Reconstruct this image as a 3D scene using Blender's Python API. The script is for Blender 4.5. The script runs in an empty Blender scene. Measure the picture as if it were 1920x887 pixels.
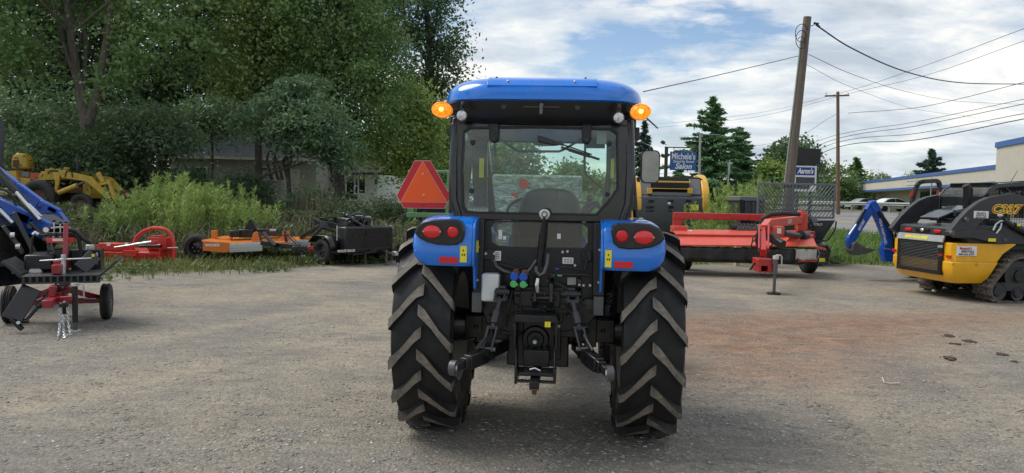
import bpy, math, random
import numpy as np
from mathutils import Vector, Matrix, Euler, Quaternion
V = Vector
PI = math.pi
R = math.radians
random.seed(7)
SC = bpy.context.scene
COL = SC.collection

# ------------------------------------------------------------------ camera
CAM_H, FOC, PITCH, ROLL = 1.58, 1400.0, math.atan(75.5/1400.0), R(1.2)
FW = V((0, math.cos(PITCH), -math.sin(PITCH)))
UP = V((0, math.sin(PITCH), math.cos(PITCH)))
XR = V((1, 0, 0))
CP = V((0, 0, CAM_H))
cam_data = bpy.data.cameras.new('camera')
cam_data.sensor_width = 36
cam_data.lens = FOC/1920*36
cam_data.clip_start = 0.05
cam_data.clip_end = 3000
cam = bpy.data.objects.new('camera', cam_data)
COL.objects.link(cam)
_r = XR*math.cos(ROLL)+UP*math.sin(ROLL)
_u = -XR*math.sin(ROLL)+UP*math.cos(ROLL)
_m = Matrix((_r, _u, -FW)).transposed().to_4x4()
_m.translation = CP
cam.matrix_world = _m
SC.camera = cam

# ------------------------------------------------------------------ sky, sun, exposure
SUN_EL, SUN_AZ = R(54), R(-72)      # azimuth from +Y towards +X
SKX, SKY_ = 9.4, 6.2
world = bpy.data.worlds.new('World')
SC.world = world
world.use_nodes = True
wn, wl = world.node_tree.nodes, world.node_tree.links
wn.clear()
def W(t, **k):
    n = wn.new(t)
    for a, b in k.items():
        if a.startswith('i_'):
            n.inputs[a[2:].replace('_', ' ')].default_value = b
        else:
            setattr(n, a, b)
    return n
sky = W('ShaderNodeTexSky', sky_type='NISHITA', sun_disc=False, sun_elevation=SUN_EL, sun_rotation=SUN_AZ,
        altitude=200, air_density=1.0, dust_density=0.5, ozone_density=1.6)
skys = W('ShaderNodeVectorMath', operation='SCALE')
skys.inputs['Scale'].default_value = 1.0
wl.new(sky.outputs[0], skys.inputs[0])
geo = W('ShaderNodeTexCoord')
sep = W('ShaderNodeSeparateXYZ'); wl.new(geo.outputs['Generated'], sep.inputs[0])
def WM(op, a, b=None, clamp=False):
    n = wn.new('ShaderNodeMath'); n.operation = op; n.use_clamp = clamp
    for i, x in enumerate((a, b)):
        if x is None: continue
        if isinstance(x, (int, float)): n.inputs[i].default_value = x
        else: wl.new(x, n.inputs[i])
    return n.outputs[0]
zz = WM('ADD', WM('MAXIMUM', sep.outputs['Z'], 0.0), 0.22)
cx = WM('DIVIDE', sep.outputs['X'], zz)
cy = WM('DIVIDE', sep.outputs['Y'], zz)
comb = W('ShaderNodeCombineXYZ'); wl.new(cx, comb.inputs[0]); wl.new(cy, comb.inputs[1])
def WNoise(vec, scale, detail, rough, dist, loc, stretch=(1, 1, 1), rot=0.0):
    mp = wn.new('ShaderNodeMapping'); mp.inputs['Location'].default_value = loc
    mp.inputs['Scale'].default_value = stretch; mp.inputs['Rotation'].default_value = (0, 0, rot)
    wl.new(vec, mp.inputs[0])
    n = wn.new('ShaderNodeTexNoise'); n.inputs['Scale'].default_value = scale
    n.inputs['Detail'].default_value = detail; n.inputs['Roughness'].default_value = rough
    n.inputs['Distortion'].default_value = dist
    wl.new(mp.outputs[0], n.inputs['Vector'])
    return n.outputs['Fac']
def WRamp(fac, stops):
    n = wn.new('ShaderNodeValToRGB')
    e = n.color_ramp.elements
    while len(e) < len(stops): e.new(0.5)
    for i, (p, c) in enumerate(stops):
        e[i].position = p
        e[i].color = c if len(c) == 4 else (*c, 1)
    wl.new(fac, n.inputs[0])
    return n.outputs[0]
n1 = WNoise(comb.outputs[0], 1.15, 8, 0.56, 0.3, (SKX, SKY_, 0), (1.0, 1.0, 1), 0.25)
n2 = WNoise(comb.outputs[0], 7.5, 7, 0.62, 0.4, (0.4, 7.1, 0), (1.0, 1.4, 1), 0.25)
cov = WM('ADD', n1, WM('MULTIPLY', WM('SUBTRACT', n2, 0.5), 0.24))
cover = WRamp(cov, [(0.375, (0, 0, 0)), (0.46, (0.72, 0.72, 0.72)), (0.56, (1, 1, 1))])
n3 = WNoise(comb.outputs[0], 1.9, 8, 0.6, 0.35, (8.2, 2.6, 0), (1.0, 1.5, 1), 0.15)
ccol = WRamp(n3, [(0.36, (0.47, 0.54, 0.615)), (0.48, (0.66, 0.71, 0.755)), (0.60, (0.94, 0.93, 0.885))])
bg1 = W('ShaderNodeBackground'); wl.new(skys.outputs[0], bg1.inputs[0]); bg1.inputs[1].default_value = 0.072
bg2 = W('ShaderNodeBackground'); wl.new(ccol, bg2.inputs[0]); bg2.inputs[1].default_value = 0.60
mx = W('ShaderNodeMixShader'); wl.new(cover, mx.inputs[0]); wl.new(bg1.outputs[0], mx.inputs[1]); wl.new(bg2.outputs[0], mx.inputs[2])
wo = W('ShaderNodeOutputWorld'); wl.new(mx.outputs[0], wo.inputs[0])

sun_d = bpy.data.lights.new('sun', 'SUN')
sun_d.energy = 1.5
sun_d.angle = R(36)
sun_d.color = (1.0, 0.955, 0.88)
sun = bpy.data.objects.new('sun', sun_d)
COL.objects.link(sun)
sd = V((math.sin(SUN_AZ)*math.cos(SUN_EL), math.cos(SUN_AZ)*math.cos(SUN_EL), math.sin(SUN_EL)))
sun.rotation_euler = sd.to_track_quat('Z', 'Y').to_euler()

SC.view_settings.view_transform = 'Standard'
SC.view_settings.look = 'None'
SC.view_settings.gamma = 1
SC.view_settings.exposure = 0.95
SC.render.engine = 'CYCLES'
try:
    SC.cycles.use_denoising = True
    SC.cycles.max_bounces = 8
    SC.cycles.transparent_max_bounces = 16
except Exception:
    pass

# ------------------------------------------------------------------ camera-ray helpers (real distances in metres)
def ray(px, py):
    u, v = px-960.0, py-443.5
    u0 = u*math.cos(ROLL)+v*math.sin(ROLL)
    v0 = -u*math.sin(ROLL)+v*math.cos(ROLL)
    return XR*u0+FW*FOC-UP*v0
def P(px, py, Y):
    d = ray(px, py)
    return CP+d*(Y/d.y)
def G(px, py, z=0.0):
    d = ray(px, py)
    return CP+d*((z-CP.z)/d.z)

# ------------------------------------------------------------------ mesh helpers
def ortho(d, hint=V((0, 0, 1))):
    d = d.normalized()
    if abs(d.dot(hint)) > 0.98: hint = V((0, 1, 0)) if abs(d.y) < 0.9 else V((1, 0, 0))
    a = d.cross(hint).normalized()
    return a, a.cross(d).normalized()
class MB:
    def __init__(s): s.v = []; s.f = []
    def add(s, vs, fs, M=None):
        o = len(s.v)
        s.v += [tuple(M@V(p)) if M else tuple(p) for p in vs]
        s.f += [tuple(i+o for i in f) for f in fs]
        return s
    def box(s, c, d, r=None):
        x, y, z = d[0]/2, d[1]/2, d[2]/2
        M = Matrix.Translation(c)
        if r: M = M@Euler(r).to_matrix().to_4x4()
        return s.add([(-x,-y,-z),(x,-y,-z),(x,y,-z),(-x,y,-z),(-x,-y,z),(x,-y,z),(x,y,z),(-x,y,z)],
                     [(0,3,2,1),(4,5,6,7),(0,1,5,4),(1,2,6,5),(2,3,7,6),(3,0,4,7)], M)
    def bb(s, a, b):
        return s.box([(a[i]+b[i])/2 for i in range(3)], [abs(b[i]-a[i]) for i in range(3)])
    def bar(s, p0, p1, w, h=None, up=(0, 0, 1)):
        p0, p1 = V(p0), V(p1); h = h or w
        a, b = ortho(p1-p0, V(up))
        q = [(-w/2,-h/2),(w/2,-h/2),(w/2,h/2),(-w/2,h/2)]
        return s.add([p0+a*i+b*j for i, j in q]+[p1+a*i+b*j for i, j in q],
                     [(3,2,1,0),(4,5,6,7),(0,1,5,4),(1,2,6,5),(2,3,7,6),(3,0,4,7)])
    def cyl(s, p0, p1, r0, r1=None, n=14, caps=True):
        p0, p1 = V(p0), V(p1); r1 = r0 if r1 is None else r1
        a, b = ortho(p1-p0)
        vs = []
        for p, r in ((p0, r0), (p1, r1)):
            for i in range(n):
                t = 2*PI*i/n
                vs.append(p+a*(r*math.cos(t))+b*(r*math.sin(t)))
        fs = [(i, (i+1) % n, n+(i+1) % n, n+i) for i in range(n)]
        if caps: fs += [tuple(range(n-1, -1, -1)), tuple(range(n, 2*n))]
        return s.add(vs, fs)
    def tube(s, pts, r, n=8, closed=False):
        pts = [V(p) for p in pts]; m = len(pts)
        rr = r if isinstance(r, (list, tuple)) else [r]*m
        vs = []; ref = None
        for i, p in enumerate(pts):
            if closed: d = pts[(i+1) % m]-pts[i-1]
            else: d = pts[min(i+1, m-1)]-pts[max(i-1, 0)]
            if d.length < 1e-9: d = V((0, 0, 1))
            d.normalize()
            if ref is None: a, b = ortho(d)
            else:
                a = ref-d*ref.dot(d)
                if a.length < 1e-6: a, b = ortho(d)
                a.normalize(); b = a.cross(d)
            ref = a
            for k in range(n):
                t = 2*PI*k/n
                vs.append(p+a*(rr[i]*math.cos(t))+b*(rr[i]*math.sin(t)))
        fs = []
        for i in range(m if closed else m-1):
            j = (i+1) % m
            for k in range(n):
                fs.append((i*n+k, i*n+(k+1) % n, j*n+(k+1) % n, j*n+k))
        if not closed: fs += [tuple(range(n-1, -1, -1)), tuple(range((m-1)*n, m*n))]
        return s.add(vs, fs)
    def prism(s, pts, a, b, axis='y'):
        # outline pts in the plane normal to axis, from a to b along it
        def q(p, t):
            return {'x': (t, p[0], p[1]), 'y': (p[0], t, p[1]), 'z': (p[0], p[1], t)}[axis]
        n = len(pts)
        return s.add([q(p, a) for p in pts]+[q(p, b) for p in pts],
                     [tuple(range(n)), tuple(range(2*n-1, n-1, -1))]+[(i, n+i, n+(i+1) % n, (i+1) % n) for i in range(n)])
    def loft(s, rings, caps=True, closed=False):
        n = len(rings[0]); m = len(rings)
        vs = [p for r in rings for p in r]
        fs = []
        for i in range(m if closed else m-1):
            j = (i+1) % m
            for k in range(n): fs.append((i*n+k, i*n+(k+1) % n, j*n+(k+1) % n, j*n+k))
        if caps and not closed: fs += [tuple(range(n-1, -1, -1)), tuple(range((m-1)*n, m*n))]
        return s.add(vs, fs)
    def sheet(s, rows):
        n = len(rows[0]); m = len(rows)
        return s.add([p for r in rows for p in r],
                     [(i*n+k, i*n+k+1, (i+1)*n+k+1, (i+1)*n+k) for i in range(m-1) for k in range(n-1)])
    def lathe(s, prof, c, axis=(1, 0, 0), n=32, closed=False):
        # prof: (distance along axis, radius)
        ax = V(axis).normalized(); a, b = ortho(ax); c = V(c)
        rings = []
        for i in range(n):
            t = 2*PI*i/n
            dr = a*math.cos(t)+b*math.sin(t)
            rings.append([c+ax*h+dr*r for h, r in prof])
        m = len(prof); vs = [p for r in rings for p in r]; fs = []
        for i in range(n):
            j = (i+1) % n
            for k in range(m if closed else m-1):
                l = (k+1) % m
                fs.append((i*m+k, i*m+l, j*m+l, j*m+k))
        return s.add(vs, fs)
    def ball(s, c, r, n=12, m=8):
        r = (r, r, r) if isinstance(r, (int, float)) else r
        c = V(c); vs = [c+V((0, 0, -r[2]))]
        for i in range(1, m):
            ph = -PI/2+PI*i/m
            for k in range(n):
                t = 2*PI*k/n
                vs.append(c+V((r[0]*math.cos(ph)*math.cos(t), r[1]*math.cos(ph)*math.sin(t), r[2]*math.sin(ph))))
        vs.append(c+V((0, 0, r[2])))
        fs = [(0, 1+(k+1) % n, 1+k) for k in range(n)]
        for i in range(m-2):
            for k in range(n):
                fs.append((1+i*n+k, 1+i*n+(k+1) % n, 1+(i+1)*n+(k+1) % n, 1+(i+1)*n+k))
        t0 = 1+(m-2)*n
        fs += [(t0+k, t0+(k+1) % n, t0+n) for k in range(n)]
        return s.add(vs, fs)
    def mesh(s, name, m, ang=32):
        me = bpy.data.meshes.new(name)
        me.from_pydata(s.v, [], s.f)
        me.validate()
        import bmesh
        bm = bmesh.new(); bm.from_mesh(me)
        bmesh.ops.recalc_face_normals(bm, faces=bm.faces)
        bm.to_mesh(me); bm.free()
        me.polygons.foreach_set('use_smooth', [True]*len(me.polygons))
        if ang: me.set_sharp_from_angle(angle=R(ang))
        if m: me.materials.append(M(m) if isinstance(m, str) else m)
        return me
    def build(s, name, m, parent=None, bev=0, ang=32, seg=2, label=None):
        o = bpy.data.objects.new(name, s.mesh(name, m, ang))
        COL.objects.link(o)
        if parent is not None: o.parent = parent.o if isinstance(parent, Th) else parent
        if bev:
            b = o.modifiers.new('bevel', 'BEVEL'); b.width = bev; b.segments = seg; b.limit_method = 'ANGLE'
            b.angle_limit = R(35); b.harden_normals = False
        if label: o['label'] = label
        return o
def tag(o, label=None, cat=None, group=None, kind=None):
    for k, v in (('label', label), ('category', cat), ('group', group), ('kind', kind)):
        if v: o[k] = v
    return o
class Th:
    def __init__(s, name, label, cat, loc=(0, 0, 0), rz=0, group=None):
        s.o = bpy.data.objects.new(name, None); COL.objects.link(s.o)
        s.o.empty_display_size = 0.2
        s.o.location = loc; s.o.rotation_euler = (0, 0, rz)
        s.M = Matrix.Translation(V(loc))@Matrix.Rotation(rz, 4, 'Z'); s.I = s.M.inverted()
        tag(s.o, label, cat, group)
    def _hit(s, px, py, i, val):
        c = s.I@CP; d = s.I.to_3x3()@ray(px, py)
        return c+d*((val-c[i])/d[i])
    def y(s, px, py, val=0.0): return s._hit(px, py, 1, val)
    def x(s, px, py, val): return s._hit(px, py, 0, val)
    def z(s, px, py, val): return s._hit(px, py, 2, val)
    def l(s, p): return s.I@V(p)
    def W(s, px, py, Y): return s.I@P(px, py, Y)
def child(name, me, parent, loc=(0, 0, 0), rot=(0, 0, 0), scale=None):
    o = bpy.data.objects.new(name, me); COL.objects.link(o)
    o.parent = parent.o if isinstance(parent, Th) else parent
    o.location = loc; o.rotation_euler = rot
    if scale: o.scale = scale
    return o
def np_mesh(name, verts, faces_n, m, mats=None, attr=None):
    # verts (N, k, 3): N separate polygons of k corners
    n, k = verts.shape[0], verts.shape[1]
    me = bpy.data.meshes.new(name)
    me.vertices.add(n*k); me.vertices.foreach_set('co', verts.reshape(-1).astype(np.float32))
    me.loops.add(n*k); me.loops.foreach_set('vertex_index', np.arange(n*k, dtype=np.int32))
    me.polygons.add(n); me.polygons.foreach_set('loop_start', np.arange(0, n*k, k, dtype=np.int32))
    me.update(calc_edges=True)
    me.materials.append(M(m))
    return me
def text(name, s, size, mat_, parent, O, ex, ey, ext=0.002, bold=0.0, shear=0.0, align='CENTER', width=None):
    # flat lettering: origin O, ex = reading direction, ey = up direction of the letters
    c = bpy.data.curves.new(name, 'FONT'); c.body = s; c.size = size; c.extrude = ext
    c.align_x = align; c.align_y = 'CENTER'; c.offset = bold; c.shear = shear; c.resolution_u = 3
    t = bpy.data.objects.new('tmp', c); COL.objects.link(t)
    dg = bpy.context.evaluated_depsgraph_get(); dg.update()
    me = bpy.data.meshes.new_from_object(t.evaluated_get(dg))
    bpy.data.objects.remove(t)
    ex = V(ex).normalized(); ey = V(ey); ey = (ey-ex*ey.dot(ex)).normalized(); ez = ex.cross(ey)
    sx = 1.0
    if width:
        xs = [v.co.x for v in me.vertices]
        sx = width/max(1e-6, max(xs)-min(xs))
    Mx = Matrix((ex*sx, ey, ez)).transposed().to_4x4(); Mx.translation = V(O)
    me.transform(Mx)
    me.materials.clear(); me.materials.append(M(mat_))
    o = bpy.data.objects.new(name, me); COL.objects.link(o)
    o.parent = parent.o if isinstance(parent, Th) else parent
    return o

# ------------------------------------------------------------------ materials
MATS = {}
def M(n): return MATS[n]
class NT:
    def __init__(s, name):
        s.m = bpy.data.materials.new(name); s.m.use_nodes = True; MATS[name] = s.m
        s.n = s.m.node_tree.nodes; s.l = s.m.node_tree.links; s.n.clear()
        s.out = s.n.new('ShaderNodeOutputMaterial')
        s.tc = None
    def co(s, which='Object'):
        if not s.tc: s.tc = s.n.new('ShaderNodeTexCoord')
        return s.tc.outputs[which]
    def pos(s): return s.n.new('ShaderNodeNewGeometry').outputs['Position']
    def set(s, inp, v):
        if hasattr(v, 'is_linked') or hasattr(v, 'links'): s.l.new(v, inp)
        elif isinstance(v, (tuple, list)) and len(v) == 3 and inp.type == 'RGBA': inp.default_value = (*v, 1)
        else: inp.default_value = v
    def noise(s, vec, scale, detail=4, rough=0.55, dist=0, out='Fac'):
        n = s.n.new('ShaderNodeTexNoise'); s.set(n.inputs['Vector'], vec)
        n.inputs['Scale'].default_value = scale; n.inputs['Detail'].default_value = detail
        n.inputs['Roughness'].default_value = rough; n.inputs['Distortion'].default_value = dist
        return n.outputs[out]
    def voro(s, vec, scale, out='Distance', feature='F1'):
        n = s.n.new('ShaderNodeTexVoronoi'); n.feature = feature; s.set(n.inputs['Vector'], vec)
        n.inputs['Scale'].default_value = scale
        return n.outputs[out]
    def mapping(s, vec, scale=(1, 1, 1), loc=(0, 0, 0), rot=(0, 0, 0)):
        n = s.n.new('ShaderNodeMapping'); s.set(n.inputs[0], vec)
        n.inputs['Scale'].default_value = scale; n.inputs['Location'].default_value = loc; n.inputs['Rotation'].default_value = rot
        return n.outputs[0]
    def ramp(s, fac, stops):
        n = s.n.new('ShaderNodeValToRGB'); e = n.color_ramp.elements
        while len(e) < len(stops): e.new(0.5)
        for i, (p, c) in enumerate(stops):
            e[i].position = p
            if isinstance(c, (int, float)): c = (c, c, c)
            e[i].color = (*c, 1)
        s.set(n.inputs[0], fac)
        return n.outputs[0]
    def mix(s, f, a, b, bt='MIX'):
        n = s.n.new('ShaderNodeMix'); n.data_type = 'RGBA'; n.blend_type = bt
        s.set(n.inputs[0], f); s.set(n.inputs[6], a); s.set(n.inputs[7], b)
        return n.outputs[2]
    def math(s, op, a, b=0.0, clamp=False):
        n = s.n.new('ShaderNodeMath'); n.operation = op; n.use_clamp = clamp
        s.set(n.inputs[0], a); s.set(n.inputs[1], b)
        return n.outputs[0]
    def sep(s, v):
        n = s.n.new('ShaderNodeSeparateXYZ'); s.set(n.inputs[0], v); return n.outputs
    def bump(s, h, strength=0.3, dist=0.01):
        n = s.n.new('ShaderNodeBump'); s.set(n.inputs['Height'], h)
        n.inputs['Strength'].default_value = strength; n.inputs['Distance'].default_value = dist
        return n.outputs[0]
    def bsdf(s, col, rough=0.5, metal=0.0, normal=None, coat=0.0, spec=None, emit=None, es=0.0, trans=0.0, alpha=None):
        b = s.n.new('ShaderNodeBsdfPrincipled')
        s.set(b.inputs['Base Color'], col); s.set(b.inputs['Roughness'], rough); s.set(b.inputs['Metallic'], metal)
        if normal is not None: s.l.new(normal, b.inputs['Normal'])
        b.inputs['Coat Weight'].default_value = coat; b.inputs['Coat Roughness'].default_value = 0.08
        if spec is not None: b.inputs['Specular IOR Level'].default_value = spec
        if emit: s.set(b.inputs['Emission Color'], emit); b.inputs['Emission Strength'].default_value = es
        if trans: b.inputs['Transmission Weight'].default_value = trans
        s.l.new(b.outputs[0], s.out.inputs[0])
        return b
def paint(name, col, rough=0.35, coat=0.3, var=0.12, dust=0.15, dustcol=(0.22, 0.19, 0.155), metal=0.0, scale=6, bump=0.0):
    t = NT(name); p = t.co()
    n = t.noise(p, scale, 5, 0.6)
    a = tuple(c*(1-var) for c in col); b = tuple(min(1, c*(1+var)) for c in col)
    c = t.ramp(n, [(0.3, a), (0.7, b)])
    d = t.noise(p, scale*2.3, 7, 0.7, 0.6)
    df = t.ramp(d, [(0.5, 0.0), (0.78, 1.0)])
    df = t.math('MULTIPLY', df, dust)
    c2 = t.mix(df, c, dustcol)
    rr = t.ramp(d, [(0.35, max(0.05, rough-0.08)), (0.75, min(1, rough+0.22))])
    nm = None
    if bump: nm = t.bump(t.noise(p, scale*8, 4), bump, 0.004)
    t.bsdf(c2, rr, metal, nm, coat)
    return t.m
def flat(name, col, rough=0.5, metal=0.0, **k):
    t = NT(name); t.bsdf(col, rough, metal, None, **k); return t.m

paint('blue', (0.003, 0.165, 0.66), 0.22, 0.6, 0.07, 0.10, (0.20, 0.20, 0.22), scale=2.5)
paint('blue_loader', (0.006, 0.075, 0.42), 0.3, 0.3, 0.08, 0.08)
paint('black', (0.006, 0.0065, 0.008), 0.30, 0.15, 0.3, 0.10, (0.08, 0.075, 0.07), scale=9)
paint('black_gloss', (0.006, 0.0065, 0.009), 0.2, 0.4, 0.2, 0.05, (0.10, 0.095, 0.09), scale=4)
paint('black_plastic', (0.009, 0.0095, 0.011), 0.42, 0.0, 0.25, 0.08, (0.11, 0.10, 0.09), scale=8, bump=0.05)
paint('charcoal', (0.022, 0.024, 0.028), 0.42, 0.1, 0.2, 0.15, (0.16, 0.14, 0.12))
paint('grey_metal', (0.10, 0.105, 0.11), 0.42, 0.0, 0.2, 0.2, metal=0.4)
paint('grey_paint', (0.13, 0.14, 0.15), 0.42, 0.1, 0.1, 0.15)
paint('dark_grey_paint', (0.045, 0.052, 0.06), 0.4, 0.1, 0.15, 0.15)
paint('steel', (0.55, 0.56, 0.57), 0.28, 0.0, 0.1, 0.12, metal=1.0)
paint('zinc', (0.62, 0.64, 0.66), 0.33, 0.0, 0.15, 0.05, metal=0.9)
paint('galvanized', (0.36, 0.38, 0.37), 0.5, 0.0, 0.15, 0.15, metal=0.3)
paint('red', (0.42, 0.022, 0.018), 0.35, 0.25, 0.12, 0.12)
paint('dark_red', (0.27, 0.012, 0.022), 0.35, 0.25, 0.12, 0.12)
paint('bright_red', (0.60, 0.030, 0.022), 0.32, 0.3, 0.1, 0.06)
paint('faded_red', (0.58, 0.075, 0.045), 0.42, 0.1, 0.14, 0.22, (0.50, 0.20, 0.14))
paint('orange', (0.62, 0.165, 0.018), 0.38, 0.2, 0.1, 0.15)
paint('yellow', (0.78, 0.40, 0.008), 0.32, 0.3, 0.08, 0.10)
paint('old_yellow', (0.47, 0.31, 0.035), 0.5, 0.05, 0.22, 0.35, (0.16, 0.10, 0.05))
paint('old_orange', (0.42, 0.075, 0.03), 0.5, 0.05, 0.2, 0.3)
paint('baler_yellow', (0.66, 0.36, 0.03), 0.38, 0.2, 0.1, 0.15)
paint('green_paint', (0.035, 0.16, 0.05), 0.45, 0.1, 0.15, 0.2)
paint('pale_green_paint', (0.13, 0.29, 0.12), 0.5, 0.1, 0.15, 0.2)
paint('white_paint', (0.72, 0.73, 0.72), 0.4, 0.1, 0.06, 0.12, (0.4, 0.38, 0.34))
paint('white_plastic', (0.68, 0.70, 0.69), 0.4, 0.0, 0.05, 0.08)
paint('cream_wall', (0.50, 0.47, 0.39), 0.75, 0.0, 0.06, 0.1, scale=1.5)
paint('shed_wall', (0.36, 0.35, 0.33), 0.8, 0.0, 0.1, 0.2, scale=1.2)
paint('blue_trim', (0.035, 0.11, 0.33), 0.5, 0.0, 0.08, 0.1)
paint('concrete', (0.36, 0.35, 0.32), 0.85, 0.0, 0.12, 0.2, scale=3)
paint('car_white', (0.74, 0.75, 0.76), 0.2, 0.6, 0.03, 0.03)
paint('car_silver', (0.40, 0.42, 0.44), 0.25, 0.6, 0.03, 0.03, metal=0.5)
paint('rim_grey', (0.42, 0.41, 0.38), 0.5, 0.0, 0.12, 0.3)
paint('rust', (0.13, 0.055, 0.03), 0.8, 0.0, 0.35, 0.3)
paint('canvas_black', (0.012, 0.013, 0.014), 0.42, 0.0, 0.25, 0.2, (0.10, 0.095, 0.085), scale=3)
paint('canvas_white', (0.52, 0.51, 0.47), 0.6, 0.0, 0.1, 0.3, scale=5)
paint('sign_blue', (0.02, 0.10, 0.34), 0.5, 0.0, 0.04, 0.05)
paint('sign_navy', (0.015, 0.035, 0.28), 0.4, 0.0, 0.04, 0.04)
paint('slate', (0.05, 0.06, 0.08), 0.5, 0.0, 0.1, 0.05)
paint('sticker_yellow', (0.80, 0.70, 0.02), 0.45, 0.0, 0.03, 0.03)
paint('sticker_white', (0.75, 0.75, 0.74), 0.45, 0.0, 0.03, 0.05)
flat('ink', (0.012, 0.012, 0.014), 0.5)
flat('ink_grey', (0.10, 0.10, 0.11), 0.5)
flat('red_ink', (0.45, 0.02, 0.02), 0.5)
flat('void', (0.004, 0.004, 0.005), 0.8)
flat('cap_blue', (0.02, 0.09, 0.55), 0.4)
flat('cap_green', (0.10, 0.48, 0.14), 0.4)
flat('reflector_red', (0.62, 0.012, 0.018), 0.28)
flat('smv_orange', (1.0, 0.115, 0.010), 0.5)
flat('smv_red', (0.60, 0.012, 0.024), 0.4)
flat('smv_edge', (0.62, 0.42, 0.36), 0.4)
flat('bolt', (0.5, 0.5, 0.5), 0.35, 0.9)
def rubber(name, col, dirt, amount, sc=14):
    t = NT(name); p = t.co()
    n = t.noise(p, sc, 8, 0.68, 0.4)
    f = t.ramp(n, [(0.38, 0.0), (0.66, amount)])
    c = t.mix(f, col, dirt)
    t.bsdf(c, t.ramp(n, [(0.35, 0.42), (0.6, 0.85)]), 0, t.bump(t.noise(p, 60, 5), 0.12, 0.003))
rubber('rubber', (0.008, 0.008, 0.009), (0.075, 0.068, 0.06), 0.45)
rubber('tractor_tyre', (0.006, 0.0062, 0.0072), (0.035, 0.033, 0.032), 0.35, 5)
rubber('lug_top', (0.10, 0.088, 0.074), (0.26, 0.225, 0.185), 0.95, 18)
rubber('track_rubber', (0.055, 0.048, 0.042), (0.19, 0.16, 0.13), 0.9, 16)
rubber('hose', (0.012, 0.012, 0.013), (0.05, 0.05, 0.05), 0.3)
def glass(name, tint, gloss=0.09, dirt=0.05):
    t = NT(name)
    tr = t.n.new('ShaderNodeBsdfTransparent'); t.set(tr.inputs[0], tint)
    gl = t.n.new('ShaderNodeBsdfGlossy'); gl.inputs['Roughness'].default_value = 0.02
    df = t.n.new('ShaderNodeBsdfDiffuse'); t.set(df.inputs[0], (0.45, 0.47, 0.45))
    fr = t.n.new('ShaderNodeFresnel'); fr.inputs[0].default_value = 1.5
    f = t.math('ADD', t.math('MULTIPLY', fr.outputs[0], 1.0), gloss-0.04, True)
    m1 = t.n.new('ShaderNodeMixShader'); t.l.new(f, m1.inputs[0]); t.l.new(tr.outputs[0], m1.inputs[1]); t.l.new(gl.outputs[0], m1.inputs[2])
    p = t.co()
    d = t.ramp(t.noise(p, 5, 7, 0.7), [(0.4, dirt*0.4), (0.75, dirt*2)])
    m2 = t.n.new('ShaderNodeMixShader'); t.l.new(d, m2.inputs[0]); t.l.new(m1.outputs[0], m2.inputs[1]); t.l.new(df.outputs[0], m2.inputs[2])
    t.l.new(m2.outputs[0], t.out.inputs[0])
glass('cab_glass', (0.86, 0.96, 0.93), 0.05, 0.012)
glass('lower_glass', (0.70, 0.80, 0.80), 0.12, 0.03)
def opaque_glass(name, col):
    t = NT(name); t.bsdf(col, 0.06, 0.0, None, 0.5, 0.8)
opaque_glass('window_glass', (0.03, 0.035, 0.04))
opaque_glass('car_glass', (0.03, 0.04, 0.045))
t = NT('mirror_face'); t.bsdf(t.ramp(t.noise(t.co(), 12, 6, 0.7), [(0.3, (0.22, 0.22, 0.21)), (0.7, (0.33, 0.325, 0.31))]), 0.28, 1.0)
t = NT('amber'); w = t.voro(t.co(), 60); cc = t.ramp(w, [(0.1, (0.95, 0.13, 0.0)), (0.6, (1.0, 0.30, 0.01))])
t.bsdf(cc, 0.15, 0, t.bump(w, 0.4, 0.003), 0.5, None, cc, 0.42)
t = NT('bulb'); t.bsdf((1, 0.75, 0.2), 0.3, 0, None, 0, None, (1.0, 0.55, 0.10), 1.6)
t = NT('lamp_lens'); w = t.voro(t.mapping(t.co(), (1, 1, 1)), 90)
t.bsdf(t.ramp(w, [(0.1, 0.22), (0.6, 0.7)]), 0.15, 0.3, None, 0.6)
t = NT('tail_red'); p = t.co(); zc = t.sep(p)[2]
t.bsdf(t.mix(t.noise(p, 60, 2), (0.62, 0.004, 0.010), (0.80, 0.012, 0.02)), 0.12, 0, t.bump(t.voro(p, 90), 0.25, 0.002), 0.8)
t = NT('wood'); p = t.mapping(t.co(), (1, 12, 12)); n = t.noise(p, 3, 5)
t.bsdf(t.ramp(n, [(0.3, (0.36, 0.27, 0.16)), (0.7, (0.52, 0.41, 0.27))]), 0.75)
t = NT('pole_wood'); p = t.mapping(t.co(), (9, 9, 0.5)); n = t.noise(p, 4, 6, 0.65)
t.bsdf(t.ramp(n, [(0.3, (0.095, 0.075, 0.06)), (0.7, (0.21, 0.17, 0.14))]), 0.85, 0, t.bump(n, 0.5, 0.02))
t = NT('brown_pole_wood'); p = t.mapping(t.co(), (9, 9, 0.5)); n = t.noise(p, 4, 6, 0.65)
t.bsdf(t.ramp(n, [(0.3, (0.11, 0.06, 0.04)), (0.7, (0.24, 0.15, 0.105))]), 0.85, 0, t.bump(n, 0.5, 0.02))
t = NT('bark'); p = t.mapping(t.co(), (7, 7, 1.1)); n = t.noise(p, 2.2, 7, 0.7, 0.6)
t.bsdf(t.ramp(n, [(0.3, (0.055, 0.048, 0.04)), (0.7, (0.20, 0.175, 0.15))]), 0.9, 0, t.bump(n, 0.8, 0.04))
t = NT('dark_bark'); p = t.mapping(t.co(), (7, 7, 1.1)); n = t.noise(p, 2.2, 7, 0.7, 0.6)
t.bsdf(t.ramp(n, [(0.3, (0.03, 0.027, 0.024)), (0.7, (0.09, 0.08, 0.07))]), 0.9, 0, t.bump(n, 0.8, 0.04))
t = NT('shingle'); p = t.co(); n = t.noise(p, 8, 6, 0.7)
t.bsdf(t.ramp(n, [(0.3, (0.035, 0.038, 0.045)), (0.7, (0.085, 0.09, 0.10))]), 0.9)
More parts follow.
